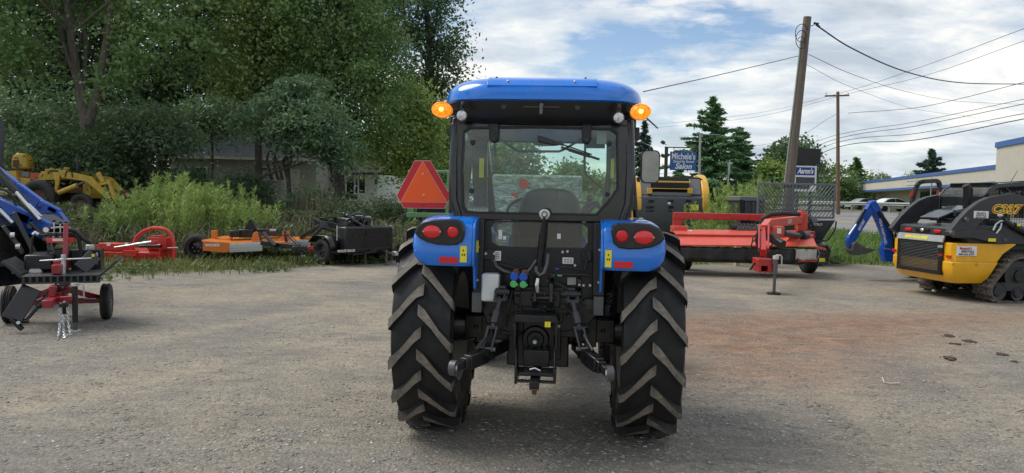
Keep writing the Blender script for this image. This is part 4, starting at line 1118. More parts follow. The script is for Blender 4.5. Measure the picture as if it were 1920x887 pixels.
# PTO guard, shaft and drawbar
pt = MB()
pt.prism([tq(x, y, -0.62) for x, y in ((964, 601), (968, 588), (1042, 590), (1048, 603))], -0.68, -0.42)
for x, px in ((0, 966), (1, 1044)):
    q0 = TR.y(px, 602, -0.62); pt.bb((q0.x-0.008, -0.66, q0.z-0.17), (q0.x+0.008, -0.40, q0.z))
pto = pt.build('pto_guard', 'black', TR, 0.004)
c = TR.y(1027, 611, -0.665); MB().bb((c.x-0.017, -0.684, c.z-0.005), (c.x+0.017, -0.6805, c.z+0.027)).build('warning_sticker', 'sticker_yellow', pto)
text('sticker_print', 'i', 0.022, 'ink', pto, (c.x, -0.6845, c.z+0.011), (1, 0, 0), (0, 0, 1), 0.0004)
gb = MB(); gb.bb((-0.09, -0.44, 0.56), (0.15, -0.25, 0.86)); c = TR.y(1004, 636, -0.46)
gb.cyl((c.x, -0.44, c.z), (c.x, -0.47, c.z), 0.085, n=28).cyl((c.x, -0.47, c.z), (c.x, -0.485, c.z), 0.055, n=24)
gb.build('gearbox', 'black', TR, 0.012)
MB().cyl((c.x, -0.48, c.z), (c.x, -0.55, c.z), 0.022, n=12).build('pto_shaft', 'black', TR, 0.002)
MB().cyl((c.x, -0.55, c.z), (c.x, -0.556, c.z), 0.012, n=10).build('pto_tip', 'steel', TR)
db = MB()
a = TR.y(967, 680, -0.70); b = TR.y(1041, 714, -0.70)
for px in (968, 1040):
    q0 = TR.y(px, 640, -0.60); q1 = TR.y(px, 714, -0.72); db.bar((q0.x, -0.55, q0.z), (q1.x, -0.72, q1.z+0.02), 0.012, 0.10, (0, 1, 0)); db.bb((q1.x-0.008, -0.78, q1.z-0.005), (q1.x+0.008, -0.60, q1.z+0.08))
db.bb((a.x, -0.76, b.z+0.035), (b.x, -0.60, b.z+0.055)).bb((a.x, -0.78, b.z+0.0), (b.x, -0.74, b.z+0.012)).bb((a.x+0.04, -0.62, b.z+0.06), (b.x-0.04, -0.45, b.z+0.16))
drw = db.build('drawbar_frame', 'black', TR, 0.004)
c = TR.y(1003, 712, -0.76)
MB().bb((c.x-0.028, -0.86, c.z-0.03), (c.x+0.028, -0.3, c.z+0.012)).build('drawbar', 'black', drw, 0.004)
MB().bb((c.x-0.027, -0.865, c.z-0.036), (c.x+0.027, -0.84, c.z-0.031)).cyl((c.x, -0.82, c.z+0.01), (c.x, -0.82, c.z-0.07), 0.014).build('drawbar_pin', 'rust', drw)
MB().tube([(c.x-0.03, -0.785, c.z+0.065), (c.x, -0.79, c.z+0.075), (c.x+0.03, -0.785, c.z+0.06)], 0.006, 6).build('clip', 'steel', drw)
# white reservoir
a = tq(903, 513, -0.55); b = tq(935, 566, -0.55)
rv = MB(); rv.bb((a[0], -0.56, b[1]), (b[0], -0.45, a[1]))
rvo = rv.build('washer_tank', 'white_plastic', TR, 0.014, seg=3)
MB().tube([(a[0]+0.01, -0.50, a[1]), (a[0]+0.03, -0.50, a[1]+0.02), (b[0]-0.02, -0.50, a[1]+0.02), (b[0]+0.01, -0.50, a[1]-0.01), (b[0]+0.012, -0.50, a[1]-0.08)], 0.006, 6).build('strap', 'ink', rvo)
# hydraulic couplers
for px, py, m_ in ((964, 518, 'cap_blue'), (981, 519, 'cap_blue'), (963, 532, 'cap_green'), (981, 533, 'cap_green')):
    c = tq(px, py, -0.60)
    b0 = MB(); b0.cyl((c[0], -0.46, c[1]+0.005), (c[0], -0.60, c[1]), 0.018, n=14)
    cp = b0.build('hydraulic_coupler', 'grey_metal', TR, 0.002)
    MB().cyl((c[0], -0.60, c[1]), (c[0], -0.612, c[1]-0.002), 0.025 if m_ == 'cap_blue' else 0.021, n=18).cyl((c[0]+0.02, -0.60, c[1]-0.004), (c[0]+0.02, -0.61, c[1]-0.004), 0.008, n=8).build('coupler_cap', m_, cp, 0.002)
    if m_ == 'cap_blue': MB().cyl((c[0]+0.008, -0.57, c[1]+0.020), (c[0]+0.008, -0.59, c[1]+0.018), 0.022, n=14).build('coupler_sleeve', 'rust', cp)
MB().bb((*TR.y(957, 525, -0.5).xz.to_tuple()[:1], -0.50, TR.y(957, 540, -0.5).z), (TR.y(990, 525, -0.5).x, -0.40, TR.y(957, 508, -0.5).z)).build('valve_block', 'black', TR, 0.004)
# hoses, cables, small plates
HS = [([(925, 488), (932, 500), (945, 508), (962, 513)], 0.011, 'grey_metal', 'hose'), ([(938, 496), (955, 500), (970, 505), (990, 500)], 0.007, 'hose', 'hose'), ([(1032, 503), (1060, 501), (1085, 505), (1108, 513)], 0.006, 'hose', 'cable'),
      ([(1030, 515), (1060, 515), (1100, 516)], 0.007, 'hose', 'cable'), ([(950, 565), (965, 575), (985, 590)], 0.006, 'hose', 'cable'), ([(976, 540), (976, 575), (975, 600)], 0.004, 'hose', 'cable'), ([(1040, 530), (1060, 540), (1085, 560), (1100, 575)], 0.008, 'hose', 'hose'),
      ([(950, 478), (965, 485), (980, 497)], 0.005, 'hose', 'cable'), ([(1095, 472), (1100, 490), (1097, 505)], 0.008, 'hose', 'hose'), ([(1000, 572), (1030, 580), (1060, 578), (1085, 600)], 0.008, 'hose', 'hose'), ([(960, 545), (955, 570), (948, 590), (950, 612)], 0.009, 'hose', 'hose')]
for pts, r, m_, nm in HS:
    MB().tube([TR.y(x, y, -0.50-0.02*math.sin(i)) for i, (x, y) in enumerate(pts)], r, 6).build(nm, m_, TR)
for px, py, w_, h_, m_, nm in ((931, 480, 9, 10, 'sticker_white', 'data_plate'), (1065, 489, 11, 6.5, 'sticker_white', 'pictogram_plate'), (917, 477, 12, 10, 'black', 'socket_box'), (1100, 480, 9, 10, 'black', 'relay_box'), (1072, 528, 9, 8, 'canvas_white', 'lever_plate'), (1045, 503, 4, 1.5, 'cap_blue', 'cable_tag'), (1050, 515, 5, 1.5, 'cap_green', 'cable_tag')):
    c = tq(px, py, -0.46); k = 0.0031; dp = 0.03 if m_ == 'black' else 0.006; y0 = -0.456 if py < 520 else -0.43
    if nm == 'cable_tag': y0, dp = -0.51, 0.01
    o = MB().bb((c[0]-w_*k, y0-dp, c[1]-h_*k), (c[0]+w_*k, y0, c[1]+h_*k)).build(nm, m_, TR, 0.003)
    if nm == 'pictogram_plate':
        for i in (-1, 0, 1):
            for j in (-1, 1): MB().bb((c[0]+i*0.018-0.004, y0-dp-0.0015, c[1]+j*0.007-0.003), (c[0]+i*0.018+0.004, y0-dp-0.0004, c[1]+j*0.007+0.003)).build('print', 'ink', o)
    if nm == 'data_plate':
        for j in range(4): MB().bb((c[0]-0.02, y0-dp-0.0015, c[1]+0.018-j*0.011), (c[0]+0.018, y0-dp-0.0004, c[1]+0.022-j*0.011)).build('print', 'ink_grey', o)
for px, py in ((912, 475), (928, 475), (1055, 472), (1064, 471), (905, 478), (1086, 533), (1094, 534), (1106, 534), (1010, 470), (1045, 560), (965, 610), (1048, 610), (1078, 497)):
    c = tq(px, py, -0.46); MB().cyl((c[0], -0.40, c[1]), (c[0], -0.492, c[1]), 0.008, n=8).build('bolt', 'bolt', TR)
# coils and fittings behind the right post
cl = MB(); q0 = TR.y(1098, 568, -0.42); r_ = random.Random(5)
cl.tube([q0+V((0.05*(k/40)+0.012*math.cos(k*1.2), -0.05, 0.03*math.sin(k*1.2))) for k in range(40)], 0.004, 5)
q0 = TR.y(1143, 562, -0.35); cl.tube([q0+V((r_.uniform(-.02, .02), r_.uniform(-.02, .02), 0.05-0.1*k/20)) for k in range(20)], 0.006, 5)
cl.build('wire_coil', 'grey_metal', TR)
fi = MB(); r_ = random.Random(9)
for k in range(34):
    c = TR.y(r_.uniform(915, 1108), r_.uniform(508, 612), -0.43); w_ = r_.uniform(0.01, 0.035)
    if r_.random() < 0.5: fi.box((c.x, -0.45-r_.uniform(0, 0.05), c.z), (w_, 0.06, w_*r_.uniform(0.5, 1.2)), (0, r_.uniform(-.3, .3), 0))
    else: fi.cyl((c.x, -0.38, c.z), (c.x, -0.45-r_.uniform(0, 0.05), c.z), w_*0.5, n=10)
fi.build('hydraulic_fittings', 'charcoal', TR, 0.002)
# ================================================================== implements on the left
def tyre_on(T, c, axis, rad, wid, rimr, name='wheel', rubber_='rubber', rimm='charcoal', n=36, nuts=5):
    """wheel: tyre mesh with rim and nuts as children; c local centre, axis pointing outwards"""
    w = wid/2
    pr = [(-w*0.8, rimr), (-w, rimr+(rad-rimr)*0.35), (-w*0.98, rimr+(rad-rimr)*0.7), (-w*0.72, rad*0.985), (-w*0.4, rad), (-w*0.36, rad-0.012), (-w*0.28, rad-0.012), (-w*0.24, rad), (w*0.0-0.01, rad), (-0.004, rad-0.012), (0.004, rad-0.012), (0.01, rad), (w*0.24, rad), (w*0.28, rad-0.012), (w*0.36, rad-0.012), (w*0.4, rad), (w*0.72, rad*0.985), (w*0.98, rimr+(rad-rimr)*0.7), (w, rimr+(rad-rimr)*0.35), (w*0.8, rimr)]
    o = MB().lathe(pr, c, axis, n).build(name, rubber_, T, 0, 40)
    MB().lathe([(w*0.8, rimr*1.02), (w*0.55, rimr*0.92), (w*0.25, rimr*0.85), (w*0.3, rimr*0.45), (w*0.45, rimr*0.3), (w*0.45, 0)], c, axis, 28).lathe([(-w*0.8, rimr*1.02), (-w*0.2, rimr*0.9), (-w*0.1, 0)], c, axis, 28).build('rim', rimm, o, 0, 40)
    ax_ = V(axis).normalized(); a, b = ortho(ax_); c = V(c)
    for k in range(nuts):
        t = 2*PI*k/nuts; q = c+ax_*(w*0.28)+a*(rimr*0.55*math.cos(t))+b*(rimr*0.55*math.sin(t))
        MB().cyl(q, q+ax_*0.03, 0.012, n=6).build('nut', 'bolt', o)
    return o
# ---------------------------------------------------------------- red and black log splitter (nearest on the left)
g0, g1 = G(18, 605), G(200, 598)
LS = Th('log_splitter', 'black and red towable log splitter with levers and chains on the gravel', 'log splitter', ((g0.x+g1.x)/2, (g0.y+g1.y)/2, 0), math.atan2(g1.y-g0.y, g1.x-g0.x))
hw_ = (g1-g0).length/2
for s in (-1, 1): tyre_on(LS, (s*hw_, 0, 0.215), (s, 0, 0), 0.215, 0.115, 0.11, 'wheel', 'rubber', 'grey_paint', nuts=4)
MB().bb((-hw_+0.04, -0.03, 0.20), (hw_-0.04, 0.03, 0.26)).build('axle', 'dark_red', LS, 0.005)
fr_ = MB(); fr_.bar((0.05, 1.0, 0.40), (0.05, -0.60, 0.36), 0.12, 0.10).bar((-0.35, 0.05, 0.25), (0.02, -0.35, 0.42), 0.06, 0.06).bar((0.42, 0.05, 0.25), (0.08, -0.30, 0.42), 0.06, 0.06)
fr_.bb((-0.05, -0.45, 0.28), (0.14, -0.30, 0.42))
lsf = fr_.build('frame', 'dark_red', LS, 0.006)
# table with slotted grate
ta, tb2 = LS.y(40, 512, -0.50), LS.y(195, 512, -0.50)
zt = 0.60
tx0, tx1 = ta.x+0.02, tb2.x-0.03
tbl = MB(); tbl.bb((tx0, -0.47, zt-0.03), (tx1, 0.05, zt))
tbl.bb((tx0, -0.62, zt-0.015), (tx1, -0.47, zt)).bb((tx0, -0.62, zt-0.09), (tx1, -0.605, zt-0.07))
tbo = tbl.build('log_table', 'charcoal', LS, 0.004)
for k in range(12):
    x = tx0+0.02+(tx1-tx0-0.04)*k/11
    MB().bb((x-0.012, -0.622, zt-0.075), (x+0.012, -0.604, zt-0.008)).build('grate_slot_bar', 'charcoal', tbo)
MB().bb((tx0, -0.60, zt-0.085), (tx1, -0.55, zt-0.02)).build('grate_back', 'void', tbo)
w1 = MB(); w1.prism([(tx0-0.01, zt-0.03), (tx0-0.16, zt+0.12), (tx0-0.19, zt+0.14), (tx0-0.17, zt+0.17), (tx0-0.0, zt+0.02)], -0.60, 0.0); w1.build('table_wing', 'charcoal', tbo, 0.005)
w2 = MB(); w2.prism([(tx1+0.0, zt-0.03), (tx1+0.14, zt+0.10), (tx1+0.18, zt+0.14), (tx1+0.15, zt+0.16), (tx1+0.02, zt+0.02)], -0.55, 0.1); w2.build('table_wing', 'charcoal', tbo, 0.005)
# lift arm on the left: wide plate hanging down with cylinder
la = MB(); a, b = LS.y(60, 540, -0.55), LS.y(22, 598, -0.75)
la.bar(a, b, 0.20, 0.05, (0, 1, 0)).bar(b, LS.y(42, 618, -0.78), 0.05, 0.04)
lao = la.build('log_lifter', 'black', LS, 0.006)
MB().cyl(LS.y(34, 605, -0.83), LS.y(34, 605, -0.76), 0.018, n=12).build('bolt', 'zinc', lao)
cy = MB(); a, b = LS.y(108, 535, -0.50), LS.y(48, 602, -0.72)
cy.cyl(a, a.lerp(b, 0.62), 0.032, n=14).cyl(a.lerp(b, 0.6), b, 0.017, n=12).cyl(b+V((-.03, 0, 0)), b+V((.03, 0, 0)), 0.026, n=12)
cy.build('lift_cylinder', 'black', lao, 0.003)
# wedge beam, push plate, cross handle
bm = MB(); bm.bar((0.06, -0.55, 0.66), (0.06, 0.85, 0.66), 0.09, 0.10); bm.bb((0.0, -0.35, 0.64), (0.12, -0.05, 0.74)); bm.bar(LS.y(124, 420, -0.2), LS.y(122, 492, -0.35), 0.05, 0.05)
bm.build('beam', 'dark_red', LS, 0.006)
p0, p1 = LS.y(74, 489, -0.42), LS.y(172, 484, -0.42)
hb = MB(); hb.tube([p0, p0.lerp(p1, 0.4), p0.lerp(p1, 0.55), p1], [0.006, 0.012, 0.012, 0.006], 8); q = LS.y(119, 486, -0.42); q2 = LS.y(119, 515, -0.42)
hb.cyl(q+V((0, 0, 0.05)), q2, 0.026, n=14).cyl(q+V((0, 0, 0.01)), q+V((0, 0, -0.01)), 0.04, n=14)
hb.build('log_clamp', 'zinc', LS, 0.002)
# engine, tank
en = MB(); en.bb((-0.30, -0.25, 0.62), (-0.02, 0.25, 0.80)); en.build('engine_block', 'black', LS, 0.02)
a, b = LS.y(56, 498, -0.15), LS.y(82, 515, -0.15); MB().bb((a.x, -0.25, b.z), (b.x, 0.10, a.z)).build('fuel_tank', 'white_plastic', LS, 0.02, seg=3)
q = LS.y(70, 496, -0.1); MB().cyl((q.x, -0.08, q.z), (q.x, -0.08, q.z+0.03), 0.045, n=16).build('fuel_cap', 'white_plastic', LS, 0.004)
a, b = LS.y(28, 500, -0.1), LS.y(50, 512, -0.1); MB().cyl(((a.x+b.x)/2, -0.1, b.z), ((a.x+b.x)/2, -0.1, a.z), 0.09, n=20).build('air_filter', 'black', LS, 0.006)
a, b = LS.y(134, 468, 0.1), LS.y(190, 508, 0.1)
ht = MB().bb((a.x, 0.05, b.z), (b.x, 0.40, a.z)).build('hydraulic_tank', 'black', LS, 0.006)
q = LS.y(168, 463, 0.15); MB().cyl((q.x, 0.2, a.z), (q.x, 0.2, a.z+0.05), 0.05, n=18).build('filler_cap', 'zinc', ht, 0.004)
q = LS.y(183, 484, 0.1); MB().bb((q.x-0.011, 0.03, q.z-0.07), (q.x+0.011, 0.05, q.z+0.07)).build('sight_gauge', 'zinc', ht, 0.003)
a, b = LS.y(150, 505, -0.3), LS.y(178, 478, -0.15); MB().bar(a, b, 0.16, 0.03, (0, 1, 0)).build('log_cradle', 'charcoal', LS, 0.004)
MB().bb((b.x-0.03, -0.20, b.z-0.02), (b.x, -0.16, b.z+0.01)).build('yellow_tag', 'sticker_yellow', LS)
# valve bank with levers and gauge
a, b = LS.y(97, 440, -0.05), LS.y(130, 466, -0.05)
MB().bb((a.x, -0.05, b.z-0.16), (b.x, 0.10, b.z)).build('engine_shroud', 'black', LS, 0.02)
a, b = LS.y(88, 446, -0.1), LS.y(137, 455, -0.1)
vp = MB().bb((a.x, -0.14, b.z), (b.x, 0.08, a.z)).build('valve_plate', 'bright_red', LS, 0.004)
a2, b2 = LS.y(98, 447.5, -0.14), LS.y(126, 452, -0.14); MB().bb((a2.x, -0.1425, b2.z), (b2.x, -0.1405, a2.z)).build('valve_label', 'sticker_white', vp)
vb = MB(); a, b = LS.y(90, 436, -0.02), LS.y(138, 446, -0.02); vb.bb((a.x, -0.06, b.z), (b.x, 0.06, a.z))
for px in (102, 112, 123): q = LS.y(px, 440, -0.08); vb.cyl((q.x, -0.10, q.z), (q.x, 0, q.z), 0.022, n=12)
vbo = vb.build('valve_bank', 'black', LS, 0.004)
for px, pt in ((101, 414), (113, 417), (123, 417)):
    a, b = LS.y(px+0.5, 442, -0.06), LS.y(px, pt, -0.06)
    lv = MB().tube([a, b], 0.008, 8).build('lever', 'zinc', LS); MB().ball(b, 0.019, 10, 8).build('knob', 'ink', lv)
    MB().cyl(a+V((0, -.02, -.015)), a+V((0, -.02, .03)), 0.014, n=10).build('lever_base', 'zinc', lv)
q = LS.y(86, 431, -0.1); ga = MB().cyl(q+V((0, 0, 0)), q+V((0, 0.04, 0)), 0.036, n=22).build('pressure_gauge', 'black', LS, 0.003)
MB().cyl(q+V((0, -0.002, 0)), q+V((0, 0.005, 0)), 0.030, n=20).build('dial', 'sticker_white', ga)
for pts, r, m_ in (([(90, 440), (78, 442), (66, 438), (60, 448), (58, 480)], 0.014, 'hose'), ([(138, 438), (148, 448), (152, 470), (150, 495)], 0.022, 'hose'), ([(128, 430), (142, 434), (156, 448), (170, 456)], 0.024, 'hose'), ([(96, 428), (110, 426), (130, 427), (140, 436)], 0.010, 'canvas_white'), ([(72, 440), (66, 436), (62, 440)], 0.02, 'zinc'), ([(92, 455), (90, 475), (96, 490)], 0.012, 'hose'), ([(80, 448), (90, 452), (92, 470)], 0.016, 'grey_metal')):
    MB().tube([LS.y(x, y, 0.0) for x, y in pts], r, 8).build('hose' if m_ == 'hose' else 'pipe', m_, LS)
# tongue jack, coupler, chains
jk = MB(); a, b = LS.y(142, 545, -0.72), LS.y(144, 618, -0.80)
xj, yj = a.x, -0.78
jk.cyl((xj, yj, 0.10), (xj, yj, 0.50), 0.030, n=16)
jack = jk.build('jack', 'black', LS, 0.003)
MB().cyl((xj, yj, 0.012), (xj, yj, 0.12), 0.024, n=14).build('jack_tube', 'grey_metal', jack)
MB().cyl((xj, yj, 0.0), (xj, yj, 0.014), 0.06, n=20).build('jack_foot', 'canvas_white', jack, 0.003)
MB().cyl((xj, yj, 0.50), (xj, yj, 0.53), 0.042, n=16).tube([(xj+0.04, yj, 0.52), (xj+0.08, yj, 0.52), (xj+0.085, yj, 0.50), (xj+0.085, yj, 0.36)], 0.009, 6).build('jack_crank', 'zinc', jack)
MB().cyl((xj+0.09, yj, 0.345), (xj+0.20, yj, 0.345), 0.014, n=10).build('crank_grip', 'ink', jack)
cp = MB(); cp.bb((-0.0, -1.02, 0.30), (0.10, -0.55, 0.38)); cp.bb((0.02, -0.75, 0.38), (0.08, -0.62, 0.50)).bar((xj, yj, 0.36), (0.05, -0.72, 0.35), 0.05, 0.06)
cpo = cp.build('coupler', 'dark_red', LS, 0.008)
q = LS.y(120, 570, -1.0); MB().cyl((q.x, -1.02, q.z-0.03), (q.x, -1.02, q.z+0.02), 0.045, n=16).build('ball_socket', 'black', cpo, 0.006)
MB().tube([LS.y(113, 585, -0.95), LS.y(113, 572, -0.97), LS.y(122, 565, -0.98)], 0.010, 6).build('hitch_latch', 'zinc', cpo)
MB().bar((0.02, 0.3, 0.40), (0.02, 0.32, 0.03), 0.06, 0.05).build('rear_stand', 'black', LS)
def chain(pts, n, parent, r=0.0055, L=0.018):
    pts = [V(p) for p in pts]; seg = [(pts[i+1]-pts[i]).length for i in range(len(pts)-1)]; tot = sum(seg)
    lk = MB(); K = 10
    lk.tube([(0.010*math.cos(2*PI*k/K), 0, L*math.sin(2*PI*k/K)) for k in range(K)], r, 5, True)
    me = lk.mesh('chain_link', 'zinc')
    for i in range(n):
        d = tot*(i+0.5)/n; j = 0
        while j < len(seg)-1 and d > seg[j]: d -= seg[j]; j += 1
        p = pts[j].lerp(pts[j+1], d/seg[j]); t = (pts[j+1]-pts[j]).normalized()
        rot = t.to_track_quat('Z', 'Y').to_euler()
        m = Matrix.Rotation(PI/2*(i % 2)+0.4, 4, 'Z'); e = (t.to_track_quat('Z', 'Y').to_matrix().to_4x4()@m).to_euler()
        child('chain_link', me, parent, p, e)
def gz(px, py, z): return LS.z(px, py, z)
chain([LS.y(112, 580, -0.98), LS.y(113, 605, -0.98), gz(110, 630, 0.012)], 13, cpo)
chain([LS.y(126, 572, -0.98), LS.y(128, 605, -0.98), gz(132, 628, 0.012), gz(122, 630, 0.012), gz(116, 632, 0.012)], 17, cpo)
chain([LS.y(118, 590, -1.0), LS.y(119, 615, -1.0), gz(121, 633, 0.012)], 11, cpo)
MB().bar(gz(108, 637, 0.012), LS.y(111, 622, -0.99), 0.012, 0.012).build('chain_hook', 'zinc', cpo)

# ---------------------------------------------------------------- blue loader tractor at the left edge
BL = Th('loader_tractor', 'blue front loader of a tractor cut by the left edge, black bucket lowered', 'tractor', (-7.9, 10.9, 0), R(-62))
def bq(px, py, Y): return BL.W(px, py, Y)
for i, dY in enumerate((0.0, 1.0)):
    ar = MB()
    pts = [(-40, 300), (0, 335), (48, 380), (100, 414)] if i == 0 else [(-20, 312), (30, 350), (75, 383), (110, 402)]
    Yb = 9.9+dY*0.9
    if i == 0: pts = [(-60, 350), (0, 382), (60, 412), (92, 428)]
    q = [bq(x, y, Yb) for x, y in pts]
    for a, b in zip(q, q[1:]): ar.bar(a, b, 0.10, 0.15)
    ao = ar.build('loader_arm', 'blue_loader', BL, 0.012)
    # knuckle plate
    c = bq(*((60, 428) if i == 0 else (108, 412)), Yb); m = MB()
    kn = [V((0, 0, 0.13)), V((0, 0, -0.05))]
    d = (q[-1]-q[-2]).normalized(); u = V((0, 0, 1))
    outl = [c+d*a+u*b for a, b in ((-0.32, 0.02), (-0.18, 0.15), (0.02, 0.16), (0.16, 0.06), (0.18, -0.06), (-0.1, -0.10), (-0.30, -0.10))]
    sd_ = d.cross(u).normalized()*0.05
    m.loft([[tuple(p-sd_) for p in outl], [tuple(p+sd_) for p in outl]])
    m.build('knuckle', 'blue_loader', ao, 0.008)
    MB().cyl(c+d*0.02-sd_*1.6+u*0.04, c+d*0.02+sd_*1.6+u*0.04, 0.035, n=14).build('pivot_pin', 'zinc', ao)
# cylinders: black barrel with bright rods
for (a, b, c, Yb) in (((-20, 300), (52, 382), (80, 410), 10.4), ((-10, 322), (30, 360), (75, 412), 9.8), ((-40, 360), (-2, 392), (24, 418), 9.6)):
    m = MB(); m.cyl(bq(*a, Yb), bq(*b, Yb), 0.038, n=14); cyo = m.build('cylinder', 'black', BL, 0.003)
    MB().cyl(bq(*b, Yb), bq(*c, Yb), 0.024, n=12).build('cylinder_rod', 'zinc', cyo)
m = MB(); m.tube([bq(-10, 352, 9.8), bq(12, 358, 9.8), bq(40, 385, 9.8), bq(80, 420, 9.8)], 0.014, 8).tube([bq(-10, 348, 9.9), bq(20, 362, 9.9), bq(30, 385, 9.9), bq(22, 395, 9.9)], 0.016, 8); m.build('hose', 'hose', BL)
MB().bb(tuple(bq(-20, 390, 9.95)+V((0, 0.02, 0))), tuple(bq(20, 412, 10.2))).build('arm_plate', 'grey_paint', BL, 0.004)
# bucket: curved black shell facing right, side plates
bc = bq(30, 480, 9.9)
bu = MB()
side = [(-0.62, -0.20), (-0.66, 0.05), (-0.60, 0.32), (-0.42, 0.50), (-0.12, 0.54), (0.10, 0.42), (0.12, 0.30), (-0.10, 0.10), (-0.20, -0.12), (0.05, -0.42), (0.02, -0.46), (-0.40, -0.44)]
for off in (-0.75, 0.75):
    sdv = V((0.0, off, 0))
    def cv(p, o): 
        w = BL.I.to_3x3()@V((p[0], 0, p[1])); sl = BL.I.to_3x3()@V((0.25, 1, 0)).normalized(); return tuple(bc+w+sl*o)
    bu.loft([[cv(p, off-0.012) for p in side], [cv(p, off+0.012) for p in side]])
shell = [(-0.40, -0.44), (-0.62, -0.20), (-0.66, 0.05), (-0.60, 0.32), (-0.42, 0.50), (-0.12, 0.54), (0.10, 0.42)]
bu.sheet([[cv(p, o) for p in shell] for o in (-0.76, 0.0, 0.76)])
bu.sheet([[cv((p[0]+0.02, p[1]*0.97), o) for p in shell] for o in (-0.74, 0.0, 0.74)])
buo = bu.build('bucket', 'black', BL, 0.004)
for a, b, Yb in (((28, 402), (62, 470), 9.75), ((60, 424), (96, 462), 9.95), ((8, 430), (40, 470), 9.7)):
    MB().bar(bq(*a, Yb), bq(*b, Yb), 0.30, 0.06, (0, 1, 0)).build('bucket_bracket', 'black', buo, 0.01)
for px, py in ((19, 441), (29, 462)):
    q = bq(px, py, 9.55); MB().cyl(q, q+V((0, 0.05, 0)), 0.035, n=8).build('hardware', 'zinc', buo)
# rest of the tractor beyond the frame
m = MB(); bx0 = BL.I@V((-10.3, 11.6, 0)); c0 = bx0
hb_ = MB(); hb_.bb((c0.x-0.35, c0.y-0.9, 0.85), (c0.x+0.35, c0.y+0.8, 1.45)); hb_.build('hood', 'blue_loader', BL, 0.08, seg=3)
MB().bb((c0.x-0.25, c0.y-0.8, 0.45), (c0.x+0.25, c0.y+1.5, 0.86)).build('chassis', 'black', BL, 0.02)
for sx in (-1, 1): tyre_on(BL, (c0.x+sx*0.65, c0.y-0.5, 0.42), (sx, 0, 0), 0.42, 0.26, 0.22, 'wheel')
q0, q1 = bq(2, 262, 11.2), bq(-4, 340, 11.2); MB().tube([q0+V((0, 0, 0.3)), q0, q1], [0.03, 0.05, 0.05], 10).build('exhaust', 'charcoal', BL)
MB().bar(bq(-60, 345, 9.9), V((c0.x, c0.y-0.2, 1.1)), 0.12, 0.16).build('loader_mount', 'black', BL)

# ---------------------------------------------------------------- yellow backhoe loader on the bank
Yk = 25.5
w = P(110, 372, Yk)
BK = Th('backhoe_loader', 'old yellow backhoe loader parked among weeds on the bank', 'backhoe loader', (w.x, w.y, H(w.x, w.y)), 0)
kq = lambda px, py, dy=0.0: BK.W(px, py, Yk+dy)
def poly(T, pts, y0, y1, name, m, parent=None, bev=0.01, Y=None):
    Y = Y or Yk
    a = [T.W(x, y, Y) for x, y in pts]
    mb = MB(); mb.loft([[tuple(p+V((0, y0, 0))) for p in a], [tuple(p+V((0, y1, 0))) for p in a]])
    return mb.build(name, m, parent or T, bev)
r0 = kq(97, 362); r1 = kq(97, 338)
tyre_on(BK, (kq(97, 370).x, -0.65, kq(97, 370).z), (0, -1, 0), (kq(97, 338).z-kq(97, 370).z), 0.42, (kq(97, 353).z-kq(97, 370).z), 'rear_wheel', 'rubber', 'rust', nuts=0)
tyre_on(BK, (kq(97, 370).x, 0.75, kq(97, 370).z), (0, 1, 0), (kq(97, 338).z-kq(97, 370).z), 0.42, (kq(97, 353).z-kq(97, 370).z), 'rear_wheel', 'rubber', 'rust', nuts=0)
for s in (-0.6, 0.65):
    tyre_on(BK, (kq(172, 380).x, s, kq(172, 384).z), (0, s, 0), 0.38, 0.22, 0.2, 'front_wheel', 'rubber', 'rust', nuts=0)
# seat shell
ss = MB(); c = kq(44, 303); rx = 0.29
ss.loft([[(c.x+x*s, c.y+dy, c.z+z*s) for x, z in [(-0.29, -0.25), (-0.29, 0.05), (-0.24, 0.20), (-0.12, 0.28), (0.05, 0.29), (0.20, 0.22), (0.28, 0.05), (0.28, -0.26), (0.1, -0.28)]] for dy, s in ((-0.25, 0.75), (-0.2, 0.95), (0.0, 1.0), (0.2, 0.95), (0.25, 0.75))])
so = ss.build('seat', 'old_yellow', BK, 0.04, 80, 3); 
poly(BK, [(34, 301), (44, 300), (46, 312), (34, 313)], -0.29, -0.24, 'seat_pad', 'rust', so)
poly(BK, [(32, 312), (48, 313), (46, 326), (36, 326)], -0.12, 0.12, 'seat_post', 'rust', so)
poly(BK, [(28, 322), (46, 321), (49, 345), (22, 347)], -0.45, 0.45, 'console_box', 'old_yellow', BK)
poly(BK, [(6, 321), (88, 325), (88, 333), (76, 345), (66, 334), (6, 330)], -0.30, 0.30, 'body_panel', 'old_orange', BK)
poly(BK, [(50, 322), (66, 323), (66, 333), (52, 332)], -0.33, -0.305, 'side_panel', 'grey_paint', BK)
poly(BK, [(48, 333), (68, 335), (70, 348), (48, 348)], -0.35, 0.35, 'step_box', 'old_yellow', BK)
poly(BK, [(88, 322), (120, 322), (124, 337), (96, 338), (84, 345), (74, 346)], -0.32, 0.32, 'hood', 'old_yellow', BK)
poly(BK, [(30, 350), (180, 352), (180, 362), (30, 362)], -0.30, 0.30, 'chassis', 'rust', BK)
poly(BK, [(86, 342), (112, 340), (122, 350), (80, 352)], -0.75, 0.75, 'rear_fender', 'black', BK)
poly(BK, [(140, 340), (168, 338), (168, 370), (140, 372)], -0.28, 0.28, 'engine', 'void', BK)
poly(BK, [(166, 338), (180, 342), (182, 372), (166, 372)], -0.34, 0.34, 'grille', 'old_yellow', BK)
